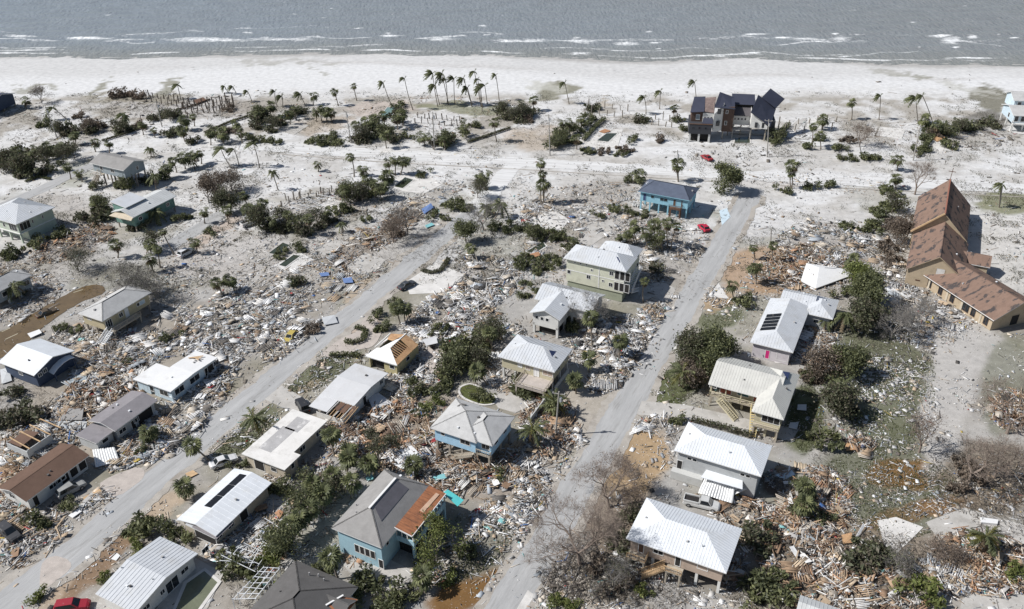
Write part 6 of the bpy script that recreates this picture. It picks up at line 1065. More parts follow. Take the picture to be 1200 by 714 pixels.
def frond_geo(b, cols, az, el, ln, droop, c, r_, wid=.42, n=7, sway=(0, 0)):
    """one feather frond: a curved rachis with separate leaflets down both sides"""
    d = Vector((math.cos(az), math.sin(az), 0)); pts = []
    for i in range(n + 1):
        t = i / n; p = d * (ln * t * math.cos(el) * (1 - .12 * t)) + Vector((sway[0] * t * t, sway[1] * t * t, ln * t * math.sin(el) - droop * ln * t * t)); pts.append(p)
    side = Vector((-d.y, d.x, 0))
    for i in range(n):
        p, q = pts[i], pts[i + 1]; t = (i + .5) / n; w_ = wid * ln * (.35 + 1.3 * t * (1.15 - t)) * .62; fw = (q - p).normalized()
        for s_ in (-1, 1):
            k = len(b.v); tip = p.lerp(q, .5) + side * s_ * w_ * .8 + fw * w_ * .75 + Vector((0, 0, -.38 * w_)) + Vector([r_.uniform(-.06, .06) for _ in range(3)])
            b.v += [tuple(p), tuple(q), tuple(tip)]; b.f.append([k, k + 1, k + 2] if s_ > 0 else [k + 1, k, k + 2]); f = r_.uniform(.7, 1.3); cols += [tuple(x * f for x in c)] * 3
    k = len(b.v); b.v += [tuple(pts[0] + side * .05), tuple(pts[0] - side * .05), tuple(pts[n // 2]), tuple(pts[n] + fw * .15)]; b.f += [[k, k + 1, k + 2], [k, k + 2, k + 3]]; cols += [tuple(min(1, x * 1.6 + .02) for x in c)] * 4
def fan_geo(b, cols, az, el, ln, c, r_):
    """one fan leaf on its stalk: pleated wedge split into fingers"""
    d = Vector((math.cos(az) * math.cos(el), math.sin(az) * math.cos(el), math.sin(el))); s_ = Vector((-math.sin(az), math.cos(az), 0)); u = s_.cross(d) * -1; o = d * ln * .45; k = len(b.v)
    b.v += [tuple(s_ * .03), tuple(-s_ * .03), tuple(o)]; b.f.append([k, k + 1, k + 2]); cols += [c] * 3; n = 6
    for i in range(n):
        a0 = -1.25 + 2.5 * i / n; a1 = -1.25 + 2.5 * (i + .8) / n; k = len(b.v); R_ = ln * .62 * r_.uniform(.85, 1.15)
        def q(a, r, dz): return o + d * (r * math.cos(a)) + s_ * (r * math.sin(a)) - Vector((0, 0, dz))
        b.v += [tuple(o), tuple(q(a0, R_ * .85, R_ * .12)), tuple(q((a0 + a1) / 2, R_ * 1.15, R_ * .5)), tuple(q(a1, R_ * .85, R_ * .12))]; b.f.append([k, k + 1, k + 2, k + 3]); f = r_.uniform(.65, 1.35); cols += [tuple(x * f for x in c)] * 4
PG1, PG2, DEAD = (.11, .122, .058), (.165, .175, .08), (.22, .17, .11)
FRONDS = {}
def frond_mesh(kind, v):
    if (kind, v) not in FRONDS:
        r_ = random.Random(v * 31 + len(kind)); b, c = MB(), []
        if kind == 'coco': frond_geo(b, c, 0, r_.uniform(.1, .3), 1.0, r_.uniform(.35, .7), (PG2, PG1, (.12, .115, .035), DEAD)[v], r_, n=9)
        else: fan_geo(b, c, 0, .0, 1.0, (PG1, PG2, PG1, DEAD)[v], r_)
        FRONDS[(kind, v)] = b.mesh('frond', LEAFM, c)
    return FRONDS[(kind, v)]
CROWNS = {}
def crown_mesh(kind, v):
    if (kind, v) in CROWNS: return CROWNS[(kind, v)]
    r_ = random.Random(v * 101 + len(kind) * 7); b, c = MB(), []
    if kind == 'wind':      # fronds swept to one side by the storm
        for i in range(19): az = math.pi + r_.gauss(0, .75); frond_geo(b, c, az, r_.uniform(-.3, 1.1), r_.uniform(2.4, 3.3), r_.uniform(.5, .9), PG1 if i % 3 else PG2, r_, sway=(-.5, 0))
        for i in range(3): frond_geo(b, c, r_.uniform(-1, 1), r_.uniform(.9, 1.3), r_.uniform(1.6, 2.5), .3, PG1, r_)
    elif kind == 'coco':
        for i in range(20): frond_geo(b, c, i * 2.4 + r_.uniform(-.3, .3), r_.uniform(-.25, 1.0), r_.uniform(2.3, 3.2), r_.uniform(.5, .95), PG1 if i % 3 else PG2, r_)
        for i in range(4): frond_geo(b, c, r_.uniform(0, 6), -.9, 2.2, .5, DEAD, r_)
    else:
        for i in range((20, 26, 32, 38)[v]): fan_geo(b, c, i * 2.4 + r_.uniform(-.6, .6), r_.uniform((-1.1, -.3, -.75, -.9)[v], (.6, 1.3, 1.25, 1.0)[v]), r_.uniform(1.0, 2.0), PG1 if i % 3 else PG2, r_)
        for i in range(8): fan_geo(b, c, r_.uniform(0, 6.3), -1.1, 1.4, DEAD, r_)
    CROWNS[(kind, v)] = b.mesh('crown', LEAFM, c); return CROWNS[(kind, v)]
def palm(bx_, by_, tx, ty, kind='sabal', scale=1.0):
    B, T = top_at((bx_, by_), (tx, ty)); T = T - B
    if T.z < 1.2: T.z = 1.2
    pxs = F / (B - Vector((0, 0, CAMH))).length
    o = empty('palm_tree', B)
    n = 6; bow = Vector((rnd.uniform(-.3, .3), rnd.uniform(-.3, .3), 0)); pts = [T * (i / n) + bow * math.sin(math.pi * i / n) + Vector((0, 0, -.15 if i == 0 else 0)) for i in range(n + 1)]; r0 = .17 if kind == 'sabal' else .15
    b = MB(); b.tube(pts, [r0 * (1.5 if i == 0 else 1 - .25 * i / n) * scale ** .5 for i in range(n + 1)], 6 if pxs > 4.5 else 5); b.build('trunk', TRUNKM, o)
    near = pxs > 5.2
    if near:
        cr = empty('crown', T); cr.parent = o; kk = 'coco' if kind != 'sabal' else 'sabal'; N_ = 22 if kk == 'coco' else 36
        for i in range(N_):
            dead = i >= N_ - 3; v = 3 if dead else rnd.choice((0, 1, 1, 2) if kk == 'coco' else (0, 1, 2)); f = link('frond', frond_mesh(kk, v), cr); az = i * 2.4 + rnd.uniform(-.3, .3); el = rnd.uniform(-.45, .85) if kk == 'coco' else rnd.uniform(-.7, 1.25)
            if kind == 'wind': az = math.pi + rnd.gauss(0, .8)
            if dead: el = -.95
            L_ = (rnd.uniform(2.3, 3.2) if kk == 'coco' else rnd.uniform(1.25, 1.8)) * scale
            f.rotation_euler = (rnd.uniform(-.3, .3), -el, az); f.scale = (L_, L_, L_)
    else:
        cr = link('crown', crown_mesh(kind, rnd.randrange(4)), o); cr.location = T; cr.rotation_euler = (rnd.uniform(-.3, .3), rnd.uniform(-.3, .3), rnd.uniform(-.35, .35) if kind == 'wind' else rnd.uniform(0, 6.28)); s_ = scale * rnd.uniform(.62, 1.18); cr.scale = (s_, s_, s_ * rnd.uniform(.9, 1.05))
    lean = T.x / T.z; hw_ = 'tall' if T.z > 7.5 else 'short' if T.z < 4 else 'mid-height'
    sp = {'wind': 'palm with fronds swept sideways', 'coco': 'feather-leaved palm', 'sabal': 'round-crowned fan palm'}[kind]
    ln = ' leaning left' if lean < -.25 else ' leaning right' if lean > .25 else ''
    auto(o, hw_ + ' ' + sp + ln, 'palm', tx, ty, 'palms across the neighbourhood')
WIND = [(513, 125, 507, 86), (515, 123, 510, 100), (526, 123, 518, 86), (524, 122, 522, 93), (533, 122, 532, 92), (553, 125, 543, 92), (553, 123, 548, 103), (564, 125, 556, 84), (566, 126, 560, 93), (565, 131, 563, 103), (571, 122, 568, 100), (585, 118, 581, 88), (458.7, 123.5, 449, 97), (484, 129, 474, 92), (667, 122, 662, 97), (757, 134, 755, 114), (773, 128, 774, 107), (816, 118, 814, 96), (1030, 140.5, 1032, 112), (1076, 145, 1073, 114), (1094, 147, 1081, 112), (268, 109, 263, 101), (277, 110, 273, 102), (295, 119, 290, 107), (325, 125, 322, 107), (331, 126, 330, 113), (358, 124, 352, 110), (212, 117, 208, 100), (79, 141, 62, 127), (1171, 243, 1174, 216), (304, 197, 297, 169), (271, 197, 259, 175), (280, 194, 274, 175)]
for p in WIND: palm(*p, kind='wind', scale=1.0)
COCO = [(150, 148, 144, 135), (177, 184, 175, 174), (326, 223, 319, 201), (310, 513, 297, 490), (631, 524, 624, 503), (827, 430, 827, 408), (812, 455, 800, 436), (1160, 651, 1156, 628), (580, 256, 586, 238), (573, 252, 570, 242), (24, 352, 15, 333), (183, 222, 181, 206), (401, 273, 400, 262), (988, 388, 991, 370), (653, 487, 650, 471), (186, 262, 182, 248), (984, 476, 988, 452), (975, 386, 968, 376)]
for p in COCO: palm(*p, kind='coco', scale=1.1)
SABAL = [(418, 118, 414.5, 101), (396.5, 124, 392, 108), (367, 123, 367, 111), (284, 168, 281, 151), (276, 158, 275, 145), (168, 158, 166, 146), (182, 161, 180, 153), (217, 166, 214, 153), (221, 153, 215, 140), (228, 148, 226, 137), (31, 127, 29, 117), (371, 143, 371, 130), (377, 142, 376, 127), (383, 143, 382, 130), (389, 143, 388, 132), (676, 175, 675, 162), (660, 160, 659, 143), (790, 141, 790, 127), (998, 140, 998, 120), (952, 172, 953, 148), (963, 152, 965, 140), (962, 175, 960, 157), (927, 221, 927, 203), (928, 221, 929, 194), (1052, 200, 1052, 187), (1050, 221, 1050, 209), (634, 238, 634, 191), (637, 238, 636, 204), (638, 239, 637, 217), (752, 214, 749, 206), (795, 213, 794, 193), (747, 286, 743, 265), (760, 293, 757, 271), (768.5, 286, 767, 263), (783, 291, 782, 262), (786, 293, 793, 265), (777, 294, 775, 275), (738, 288, 736, 274), (728, 286, 726, 278), (754, 354, 755, 330), (885, 304, 883.6, 290), (886, 333, 885, 313), (860, 352, 858, 333), (907, 307, 906, 288), (1001, 320, 1000, 305), (83, 210, 78, 195), (96, 213, 92, 202), (25, 206, 24, 194), (207, 202, 202, 189), (217, 198, 213, 184), (228, 198, 224, 184), (231, 195, 226, 181), (236, 192, 234, 180), (199.5, 210, 194, 197), (138, 302, 136, 287), (204, 298, 190, 271), (177, 298, 176, 285), (188, 314, 185, 292), (181, 319, 174, 302), (232, 297, 228, 283), (291, 243, 285, 229), (296, 260, 292, 246), (260, 346, 254.6, 332), (275, 342, 268, 328), (415, 207, 411, 184), (424, 220, 426, 198), (432, 223, 431, 210), (373, 201, 372, 192), (456, 204, 455, 190), (463, 205, 463, 186), (469, 205, 473, 188), (454, 216, 453, 206), (318, 259, 308, 238), (311, 262, 304, 242), (362, 276, 361, 257), (562, 222, 561, 207), (568, 222, 568, 206), (469, 380, 464, 362), (474.5, 377, 474, 361), (392, 534, 387, 510), (411, 546, 408, 530), (691, 436, 690, 421), (675, 461, 674, 447), (694, 406, 692, 373), (217, 586, 216, 571), (245, 539, 225, 522), (396, 679, 387, 654), (498, 694, 495, 677), (486, 560, 484, 545), (368, 587, 367, 570), (378, 597, 378, 579), (391, 577, 390, 558), (413, 584, 413, 565), (408, 556, 408, 538), (432, 560, 432, 543), (350, 628, 350, 610), (363, 615, 362, 598), (341, 634, 340, 615), (726, 420, 727, 400), (556, 303, 551, 291), (174, 516, 173, 507), (572, 451, 559, 436), (577, 412, 574, 391), (1040, 231, 1038, 219), (522, 176, 520, 163), (546, 160, 545, 149), (508, 175, 503, 160), (498, 171, 494, 160), (453, 174, 452, 158), (434, 161, 433, 147), (445, 161, 444, 149), (309, 143, 308, 129), (316, 138, 318, 124), (301, 148, 300, 133), (652, 486, 648, 474), (630, 447, 628, 433), (1008, 356, 1007, 340), (582, 166, 580, 143), (945, 585, 945, 570), (946, 607, 943, 592)]
SABAL += [tuple(float(v) for v in q.split(',')) for q in '20,190,19,176 40,188,40,174 55,186,54,172 70,184,69,172 33,200,32,186 88,170,87,158 112,178,111,166 128,180,127,168 247,170,246,157 252,165,251,152 262,168,261,156 330,150,329,137 340,146,339,133 347,140,346,126 418,160,417,146 428,158,427,143 440,152,439,138 450,150,449,136 466,152,465,139 472,148,471,134 612,134,611,120 626,130,625,117 668,158,667,143 682,152,681,139 1085,152,1084,140 1100,160,1099,147 1122,152,1121,141 268,262,266,246 300,262,299,246 320,272,318,256 338,268,337,252 385,262,384,247 405,240,404,222 418,236,417,218 440,232,439,216 447,234,446,219 240,262,239,248 150,262,149,247 110,250,110,236'.split()]
for p in SABAL: palm(*p, kind='sabal', scale=1.0 if p[1] > 260 else 1.15)

# ------------------------------------------------------------------ shrubs, hedges
SHRUB_PAL = {'green': ((.125, .138, .068), (.19, .198, .095), (.09, .10, .054)), 'dark': ((.09, .098, .058), (.13, .138, .076), (.13, .114, .082)), 'brown': ((.18, .14, .108), (.135, .112, .09), (.23, .185, .145)), 'bright': ((.15, .178, .055), (.21, .225, .08), (.11, .13, .045))}
SHRUBS = {}
def shrub_mesh(style, v):
    if (style, v) in SHRUBS: return SHRUBS[(style, v)]
    r = np.random.default_rng(v * 13 + len(style) * 5); pal = np.array(SHRUB_PAL[style]); n = 640
    lobes = r.normal(0, 1, (7, 3)) * (.56, .38, .2) + (0, 0, .4); rad = r.uniform(.16, .5, 7); k = r.integers(0, 7, n)
    dv = r.normal(0, 1, (n, 3)); dv /= np.linalg.norm(dv, axis=1)[:, None]; c = lobes[k] + dv * rad[k][:, None] * (r.uniform(.1, 1.5, n) ** .6)[:, None]; c[:, 2] = np.abs(c[:, 2]) * .95 + .02
    s = r.uniform(.04, .12, n); a = r.normal(0, 1, (n, 3)); a /= np.linalg.norm(a, axis=1)[:, None]; b_ = np.cross(a, r.normal(0, 1, (n, 3))); b_ /= np.linalg.norm(b_, axis=1)[:, None]
    V = np.concatenate([(c - a * s[:, None] * 1.5)[:, None], (c + b_ * s[:, None] * .7)[:, None], (c + a * s[:, None] * 1.5)[:, None], (c - b_ * s[:, None] * .7)[:, None]], 1).reshape(-1, 3)
    col = np.repeat(pal[(k + r.integers(0, 2, n)) % 3] * r.uniform(.65, 1.4, n)[:, None], 4, 0)
    SHRUBS[(style, v)] = np_mesh('foliage', V, np.arange(4 * n).reshape(n, 4), LEAFM, col); return SHRUBS[(style, v)]
STEMB = MB()
for k in range(7): a = k * .9; STEMB.tube([(0, 0, -.05), (.22 * math.cos(a), .22 * math.sin(a), .3), (.5 * math.cos(a), .5 * math.sin(a), .62)], [.035, .025, .01], 4, False)
STEM = STEMB.mesh('stem', BARKM)
def shrub(px, py, r, style='green', flat=1.0):
    B = g(px, py); o = empty('shrub', B); f = link('foliage', shrub_mesh(style, rnd.randrange(4)), o); s_ = r * rnd.uniform(.92, 1.1); f.scale = (s_, s_, s_ * rnd.uniform(.75, 1.05) * flat); f.rotation_euler = (0, 0, rnd.uniform(0, 6.28)); t = link('stem', STEM, o); t.scale = f.scale
    auto(o, {'green': 'leafy green', 'dark': 'dark green', 'brown': 'browned dying', 'bright': 'yellow-green'}[style] + (' large' if r > 3.4 else ' small' if r < 2.1 else '') + ' shrub', 'shrub', px, py, 'shrubs across the neighbourhood')
SHRUB_DATA = {
    'dark': '''8,187,4 25,184,4 45,187,4 65,182,4 78,180,3.5 15,203,4 35,207,4 60,202,3.5 3,195,4 49,115,2.5 42,130,2.5 90,122,2.2 63,128,2.5 70,154,3.5 84,157,4 101,156,4 77,117,2.5 141,154,3.5 151,152,3 180,141,3 193,137,3 204,138,3.5 201,159,3.5 230,168,3 303,138,4 310,143,4 302,150,3.5 318,154,3 324,146,3.5 331,145,3 341,138,3.5 348,134,2.6 356,132,2.6 421,166,3.5 426,163,3.5 434,163,3.5 444,156,3.5 452,160,3.5 458,168,3.5 461,144,3.5 468,132,3 522,172,3.2 514,169,2.8 614,138,3.2 607,142,3.5 622,134,3.2 690,130,2.6 698,128,2.6 749,143,2.6 756,143,2.6 586,131,3.5 592,138,3.5 98,258,3.2 121,258,3.5 164,268,2.8 315,267,2.8 325,270,2.8 338,271,2.8 350,274,2.8 358,278,2.8 373,270,2.8 386,260,2.8 408,231,3.5 421,233,3.5 348,333,2.4 25,488,3 30,498,3 5,498,3 15,465,2.4 1018,654,3 1006,662,3 1030,652,2.6 892,637,3 882,632,3 726,642,2.4 741,607,2.3 1155,147,3.2 1142,152,3 1165,150,2.6 20,345,2.5 176,217,2.6 165,215,2.6 766,321,2.8 990,423,3.4 985,480,3.4''',
    'green': '''53,148,3 117,247,3.2 139,220,2.6 151,220,2.6 187,210,2.6 113,220,2.3 10,303,2.8 25,298,2.8 43,288,2.4 60,280,2.4 76,273,2.4 207,155,2.6 290,164,2.4 302,166,2.4 314,167,2.6 326,168,2.4 336,169,2.2 357,169,2 365,168,2.3 375,169,2.6 386,169,3 396,170,2.6 405,172,2.2 382,164,2.4 391,161,2.4 438,142,2.6 472,139,2.4 466,127,2.6 442,130,2.5 478,163,2.6 530,166,3.4 543,155,2.5 553,149,2.5 557,145,2.2 678,156,2.6 684,149,2.6 691,141,2.6 656,160,3.2 652,172,3.4 662,166,3.2 667,152,2.6 674,168,2.6 691,180,2.6 799,143,2.6 802,153,2.6 741,166,2.6 726,182,2.4 819,118,2 906,166,2.6 912,160,2.6 918,153,2.2 945,174,2.6 961,165,2.6 984,176,2.6 986,187,2.2 998,188,2.2 1014,187,2.6 1026,187,2.2 1076,176,2.6 1082,164,3 1088,156,2.6 1107,158,3.4 1119,153,3.4 1129,151,3.4 1091,153,2.6 1112,173,3.2 1084,176,2.6 918,226,2.2 930,228,1.8 950,221,2.2 968,220,2.6 991,222,1.8 983,187,2 1036,225,2.6 1051,230,2.6 1044,245,3.4 1029,253,3.4 1023,265,2.6 991,269,2.3 1008,271,2.3 1026,270,2.3 988,346,2.6 716,246,1.8 722,248,1.8 735,249,1.8 743,252,1.8 756,254,1.8 701,254,1.8 706,255,1.6 729,230,1.5 741,215,2.2 687,236,1.4 608,270,2.3 620,272,2.3 630,275,2.3 640,280,2.6 650,280,2.6 663,283,2.6 668,290,2.6 618,313,2.6 630,318,2.6 645,313,2.6 648,305,2.2 612,305,2.2 615,333,1.5 628,343,1.9 613,348,1.9 872,356,2.6 396,250,2.6 406,245,2.6 434,228,2.8 446,227,2.8 431,258,2 507,255,1.9 527,242,2.6 537,245,2.6 547,246,2.6 522,258,1.9 497,206,2.3 509,205,1.9 549.5,226,1.5 580,213,1.5 585,268,2.2 595,270,2.2 352,293,2.2 333,295,2 328,303,1.9 464,356,2.2 247,275,1.8 229,255,1.4 209,258,1.8 219,256,1.8 71,385,1.9 91,387,1.9 174,512,1.4 166,530,1.4 201,397,1.9 149,424,1.4 441,373,1.9 449,387,2.2 388,417,1.2 394,417,1.2 400,417,1.2 406,416,1.2 412,416,1.2 418,417,1.2 423,418,1.2 512,390,2.2 532,410,2.8 542,420,3.2 552,410,2.8 532,435,3.2 524,448,2.8 555,430,2.8 567,407,3.4 572,392,3.4 492,485,1.9 517,460,1.9 560,464,1.7 569,468,1.6 615,463,2.6 608,455,2.6 625,458,2.6 794,496,1.9 670,387,2.6 663,380,2.6 1018,372,3.4 958,445,2.6 980,462,3.4 963,518,3 966,609,1.9 905,685,2.6 908,700,2.6 895,680,3 880,702,2.6 897,697,2.6 421,697,2.6 441,687,2.6 451,707,2.6 461,712,2.6 545,647,1.9 487,697,1.8 325,576,2.3 343,582,1.9 381,672,1.9 587,559,1.9 48,614,2.3 81,594,1.7 164,622,2.6 176,619,2.3 202,624,1.9 214,632,2.3 285,677,2.6 294,668,2 282,546,1.5 262,657,1.8 502,662,1.6 943,575,2.6 941,600,2.6 487,460,2.4''',
    'brown': '''134,113,3 144,112,3 154,113,3 164,116,2.8 172,116,2.6 124,115,2.6 112,151,3.5 42,158,2 93,138,2.6 166,151,3 268,130,2.6 270,156,2.5 774,166,2.5 734,178,3 992,166,2.6 1010,169,2 1049,263,3.4 1059,265,2.6 1039,295,2.8 1048,305,2.6 363,387,2.5 463,275,2.6 1044,270,3 951,447,2.2 260,157,2.4 1096,160,3 706,180,2.4 1040,310,2.2 20,150,2 35,148,2 105,140,2.4 620,142,2.6 632,138,2.4 1128,545,2.2 1140,560,2.6 1122,575,2.2 725,690,2.2 700,668,2.2''',
    'bright': '''1076,697,3 1187,672,2.3 650,707,1.4 660,710,1.3 672,712,1.3 751,695,1.4 161,642,1.4 123,681,1.2 45,702,1.4 527,681,1.7 328,645,2.6 316,658,2 500,480,1.6 510,473,1.6 340,690,2 954,266,1 928,251,1.2''',
}
ALLS = sorted(([float(x) for x in it.split(',')] + [st] for st, txt in SHRUB_DATA.items() for it in txt.split()), key=lambda q: -q[2] * F / g(q[0], q[1]).y)
for q in ALLS[:300]: shrub(*q)
def hedge(pts, w_, hh, label, style='green'):
    P = [g(*p) for p in pts]; o = empty('hedge', P[0]); tag(o, label, 'hedge', 'clipped hedges'); n_ = 0; V, Cc = [], []; r = np.random.default_rng(int(abs(P[0].x) * 10)); pal = np.array(SHRUB_PAL[style])
    for a, b_ in zip(P, P[1:]):
        L_ = (b_ - a).length; k = int(L_ * 90); t = r.uniform(0, 1, k); d = (b_ - a).normalized(); nn = np.array([-d.y, d.x, 0]); c = np.array(a - P[0])[None] + t[:, None] * np.array(b_ - a)[None] + nn[None] * r.uniform(-w_ / 2, w_ / 2, k)[:, None]; c[:, 2] = hh * r.uniform(.1, 1, k) ** .6
        s = r.uniform(.08, .2, k); u = r.normal(0, 1, (k, 3)); u /= np.linalg.norm(u, axis=1)[:, None]; v = np.cross(u, r.normal(0, 1, (k, 3))); v /= np.linalg.norm(v, axis=1)[:, None]
        V.append(np.stack([c - u * s[:, None] * 1.4, c + v * s[:, None] * .7, c + u * s[:, None] * 1.4, c - v * s[:, None] * .7], 1).reshape(-1, 3)); Cc.append(np.repeat(pal[r.integers(0, 3, k)] * r.uniform(.7, 1.3, k)[:, None], 4, 0))
    V = np.concatenate(V); link('foliage', np_mesh('foliage', V, np.arange(len(V)).reshape(-1, 4), LEAFM, np.concatenate(Cc)), o)
    b = MB()
    for a, b_ in zip(P, P[1:]): b.beam(a - P[0] + Vector((0, 0, hh * .3)), b_ - P[0] + Vector((0, 0, hh * .3)), w_ * .15, hh * .3)
    b.build('stems', BARKM, o)
hedge([(810, 494), (845, 503), (880, 513)], 1.1, 1.2, 'straight clipped hedge along the back wall of the white-roofed grey house', 'dark')
hedge([(404, 402), (416, 403), (426, 399), (429, 391), (424, 386), (416, 386)], 1.3, .9, 'horseshoe-shaped clipped hedge in the pink paver drive', 'green'); hedge([(386, 418), (404, 417), (424, 419)], 1.2, .9, 'short straight hedge in front of the yellow house drive', 'green')
hedge([(494, 318), (506, 321), (517, 318), (523, 309), (526, 304)], 1.2, .7, 'curved hedge round the small sand island by the left street', 'dark'); hedge([(906, 172), (914, 158), (924, 148)], 1.8, 1.6, 'thick hedge right of the modern house', 'green'); hedge([(684, 166), (696, 152), (708, 141)], 1.6, 1.4, 'hedge beside the small slab pool', 'green'); hedge([(302, 134), (270, 144), (240, 157)], 1.0, .8, 'dark diagonal hedge line beside the green beach thicket', 'dark'); hedge([(120, 166), (146, 158), (168, 150)], .9, .7, 'low dark hedge line across the far left sand lots', 'dark'); hedge([(548, 168), (572, 160), (598, 151)], .9, .8, 'dark hedge line on the sand right of the windblown palms', 'dark'); hedge([(205, 130), (228, 124), (246, 117)], .7, .5, 'low dark hedge running up to the beach boardwalk', 'brown'); hedge([(1076, 184), (1088, 168), (1100, 152)], 1.4, 1.2, 'tall hedge beside the leaning pale pole', 'green'); hedge([(30, 214), (45, 208), (60, 211)], 1.0, .6, 'curved hedge on the grass island at far left', 'green')

# ------------------------------------------------------------------ trees
def branching(b, cols, p, d, ln, rad, depth, r_, c, tips, spread=.55, up=.12):
    q = p + d * ln; mid = p + d * ln * .5 + Vector([r_.uniform(-.08, .08) * ln for _ in range(3)]); k0 = len(b.v); n = 5 if depth > 3 else 3
    b.tube([p, mid, q] if depth > 1 else [p, q], [rad, rad * .85, rad * .68] if depth > 1 else [rad, rad * .68], n, False); cols += [c] * (len(b.v) - k0)
    if depth == 0: tips.append((q, d)); return
    for i in range(2 if r_.random() < .45 else 3):
        nd = (d + Vector([r_.gauss(0, spread) for _ in range(3)]) + Vector((0, 0, up))).normalized()
        branching(b, cols, q if i else p.lerp(q, .8), nd, ln * r_.uniform(.62, .86), rad * .6, depth - 1, r_, c, tips, spread, up)
def tree(px, py, hgt, style, label, seed, leaves=0, lcol='green', lsize=.3, spread=.55, depth=5, bark=(.15, .13, .115), lean=(0, 0), flat=False, name='tree', lrad=.7):
    r_ = random.Random(seed); B = g(px, py); o = empty(name, B); tag(o, label, 'tree', 'trees still standing'); tips = []
    b, c = MB(), []; tz = hgt * .2; k = Vector((lean[0], lean[1], 0)); top = Vector((k.x * .2, k.y * .2, tz)); b.tube([(0, 0, -.2), top * .5, top], [hgt * .03, hgt * .024, hgt * .022], 7, False); c += [bark] * len(b.v); b.build('trunk', TWIGM, o, cols=c)
    b, c = MB(), []
    for i in range(4 if flat else 3): a = i * 2.1 + r_.uniform(-.4, .4); branching(b, c, top, (Vector((math.cos(a) * (.9 if flat else .55), math.sin(a) * (.9 if flat else .55), 1)) + k * .05).normalized(), hgt * .25, hgt * .016, depth, r_, bark, tips, spread)
    if leaves < 1500 or lcol == 'brown' and depth >= 6:      # leafless: fans of fine twigs at every tip
        for q, d in tips:
            for _ in range(3 if depth < 7 else 2):
                e_ = (d + Vector([r_.gauss(0, .5) for _ in range(3)])).normalized() * r_.uniform(.5, 1.15); s_ = e_.cross(Vector((r_.gauss(0, 1), r_.gauss(0, 1), r_.gauss(0, 1))))  .normalized() * .013; u_ = s_.cross(e_.normalized()); k0 = len(b.v)
                b.v += [tuple(q + s_), tuple(q - s_ * .5 + u_ * .87), tuple(q - s_ * .5 - u_ * .87), tuple(q + e_)]; b.f += [[k0, k0 + 1, k0 + 3], [k0 + 1, k0 + 2, k0 + 3], [k0 + 2, k0, k0 + 3]]; f = r_.uniform(.75, 1.35); c += [tuple(x * f for x in bark)] * 4
    b.build('branches', TWIGM, o, cols=c)
    if leaves:
        r = np.random.default_rng(seed); T_ = np.array([t[0] for t in tips]); n = leaves if lcol == 'brown' and depth >= 6 else int(leaves * 1.9); lsize *= 1 if n == leaves else .68; i = r.integers(0, len(T_), n); cc = T_[i] + r.normal(0, lrad, (n, 3)); cc[:, 2] = np.maximum(cc[:, 2], .3); s = r.uniform(.6, 1.3, n) * lsize; u = r.normal(0, 1, (n, 3)); u /= np.linalg.norm(u, axis=1)[:, None]; v = np.cross(u, r.normal(0, 1, (n, 3))); v /= np.linalg.norm(v, axis=1)[:, None]
        V = np.stack([cc - u * s[:, None], cc + v * s[:, None] * .55, cc + u * s[:, None], cc - v * s[:, None] * .55], 1).reshape(-1, 3); pal = np.array(SHRUB_PAL[lcol]); link('crown', np_mesh('crown', V, np.arange(4 * n).reshape(n, 4), LEAFM, np.repeat(pal[(i + r.integers(0, 2, n)) % 3] * r.uniform(.6, 1.45, n)[:, None], 4, 0)), o)
    return o
RB = (.235, .19, .16); GB = (.22, .205, .19)
tree(680, 662, 12.0, 0, 'big bare reddish-brown tree spreading over the right street verge', 3, 500, 'brown', .1, .5, 7, RB, (-2, 0), True, lrad=.4); tree(714, 596, 9, 0, 'bare grey-brown tree leaning over the street just behind the biggest bare tree', 5, 900, 'brown', .12, .5, 7, RB, (-2, 3), True, lrad=.5)
tree(716, 688, 5, 0, 'low leafless tangle below the biggest bare tree', 6, 500, 'dark', .16, .6, 5, GB, (0, 0), True)
tree(827, 440, 7.5, 0, 'bushy dark green tree, nearest crown of the clump beside the right street', 7, 4200, 'green', .34, .6, 4); tree(812, 428, 7, 0, 'brownish bushy tree, left crown of the clump beside the right street', 8, 3200, 'dark', .34, .6, 4); tree(840, 422, 7, 0, 'olive bushy tree, far crown of the clump beside the right street', 9, 3600, 'green', .34, .6, 4); tree(808, 452, 5, 0, 'low browned tree at the street corner of the bushy clump', 10, 2000, 'brown', .3, .6, 4)
tree(1016, 362, 8.5, 0, 'tall full green tree right of the low white house', 12, 4600, 'green', .36, .55, 4); tree(1008, 385, 7, 0, 'dark full tree right of the lavender house', 13, 3800, 'dark', .36, .55, 4); tree(1000, 335, 5.5, 0, 'bright green leafy tree between collapsed white roof and church', 14, 2600, 'bright', .32, .55, 4)
tree(1044, 398, 7.5, 0, 'leafless grey tree over rubble in front of the church', 15, 120, 'dark', .12, .6, 6, GB, (0, 0), True); tree(1062, 380, 7, 0, 'second leafless grey tree nearer the church wall', 16, 250, 'dark', .16, .6, 6, GB, (0, 0), True)
tree(1180, 508, 11, 0, 'large leafless tree at the right edge over the wood pile', 17, 200, 'brown', .12, .5, 6, RB, (0, 0), True); tree(1135, 565, 9, 0, 'bare rust-brown tree right of the brown puddle', 18, 700, 'brown', .12, .5, 5, RB, (0, 0), True); tree(1165, 560, 8, 0, 'bare rust-brown thicket tree at the right edge', 19, 700, 'brown', .12, .55, 5, RB, (0, 0), True); tree(1077, 530, 7.5, 0, 'slender bare tree between plank-strewn field and gravel drive', 20, 500, 'brown', .18, .45, 5, RB)
tree(1072, 228, 9.5, 0, 'bare upright tree beside the boulevard behind the church', 21, 0, 'brown', .2, .35, 6, RB); tree(1007, 172, 8, 0, 'bare brown spreading tree among beach-side scrub', 22, 900, 'brown', .2, .5, 5, RB, (0, 0), True)
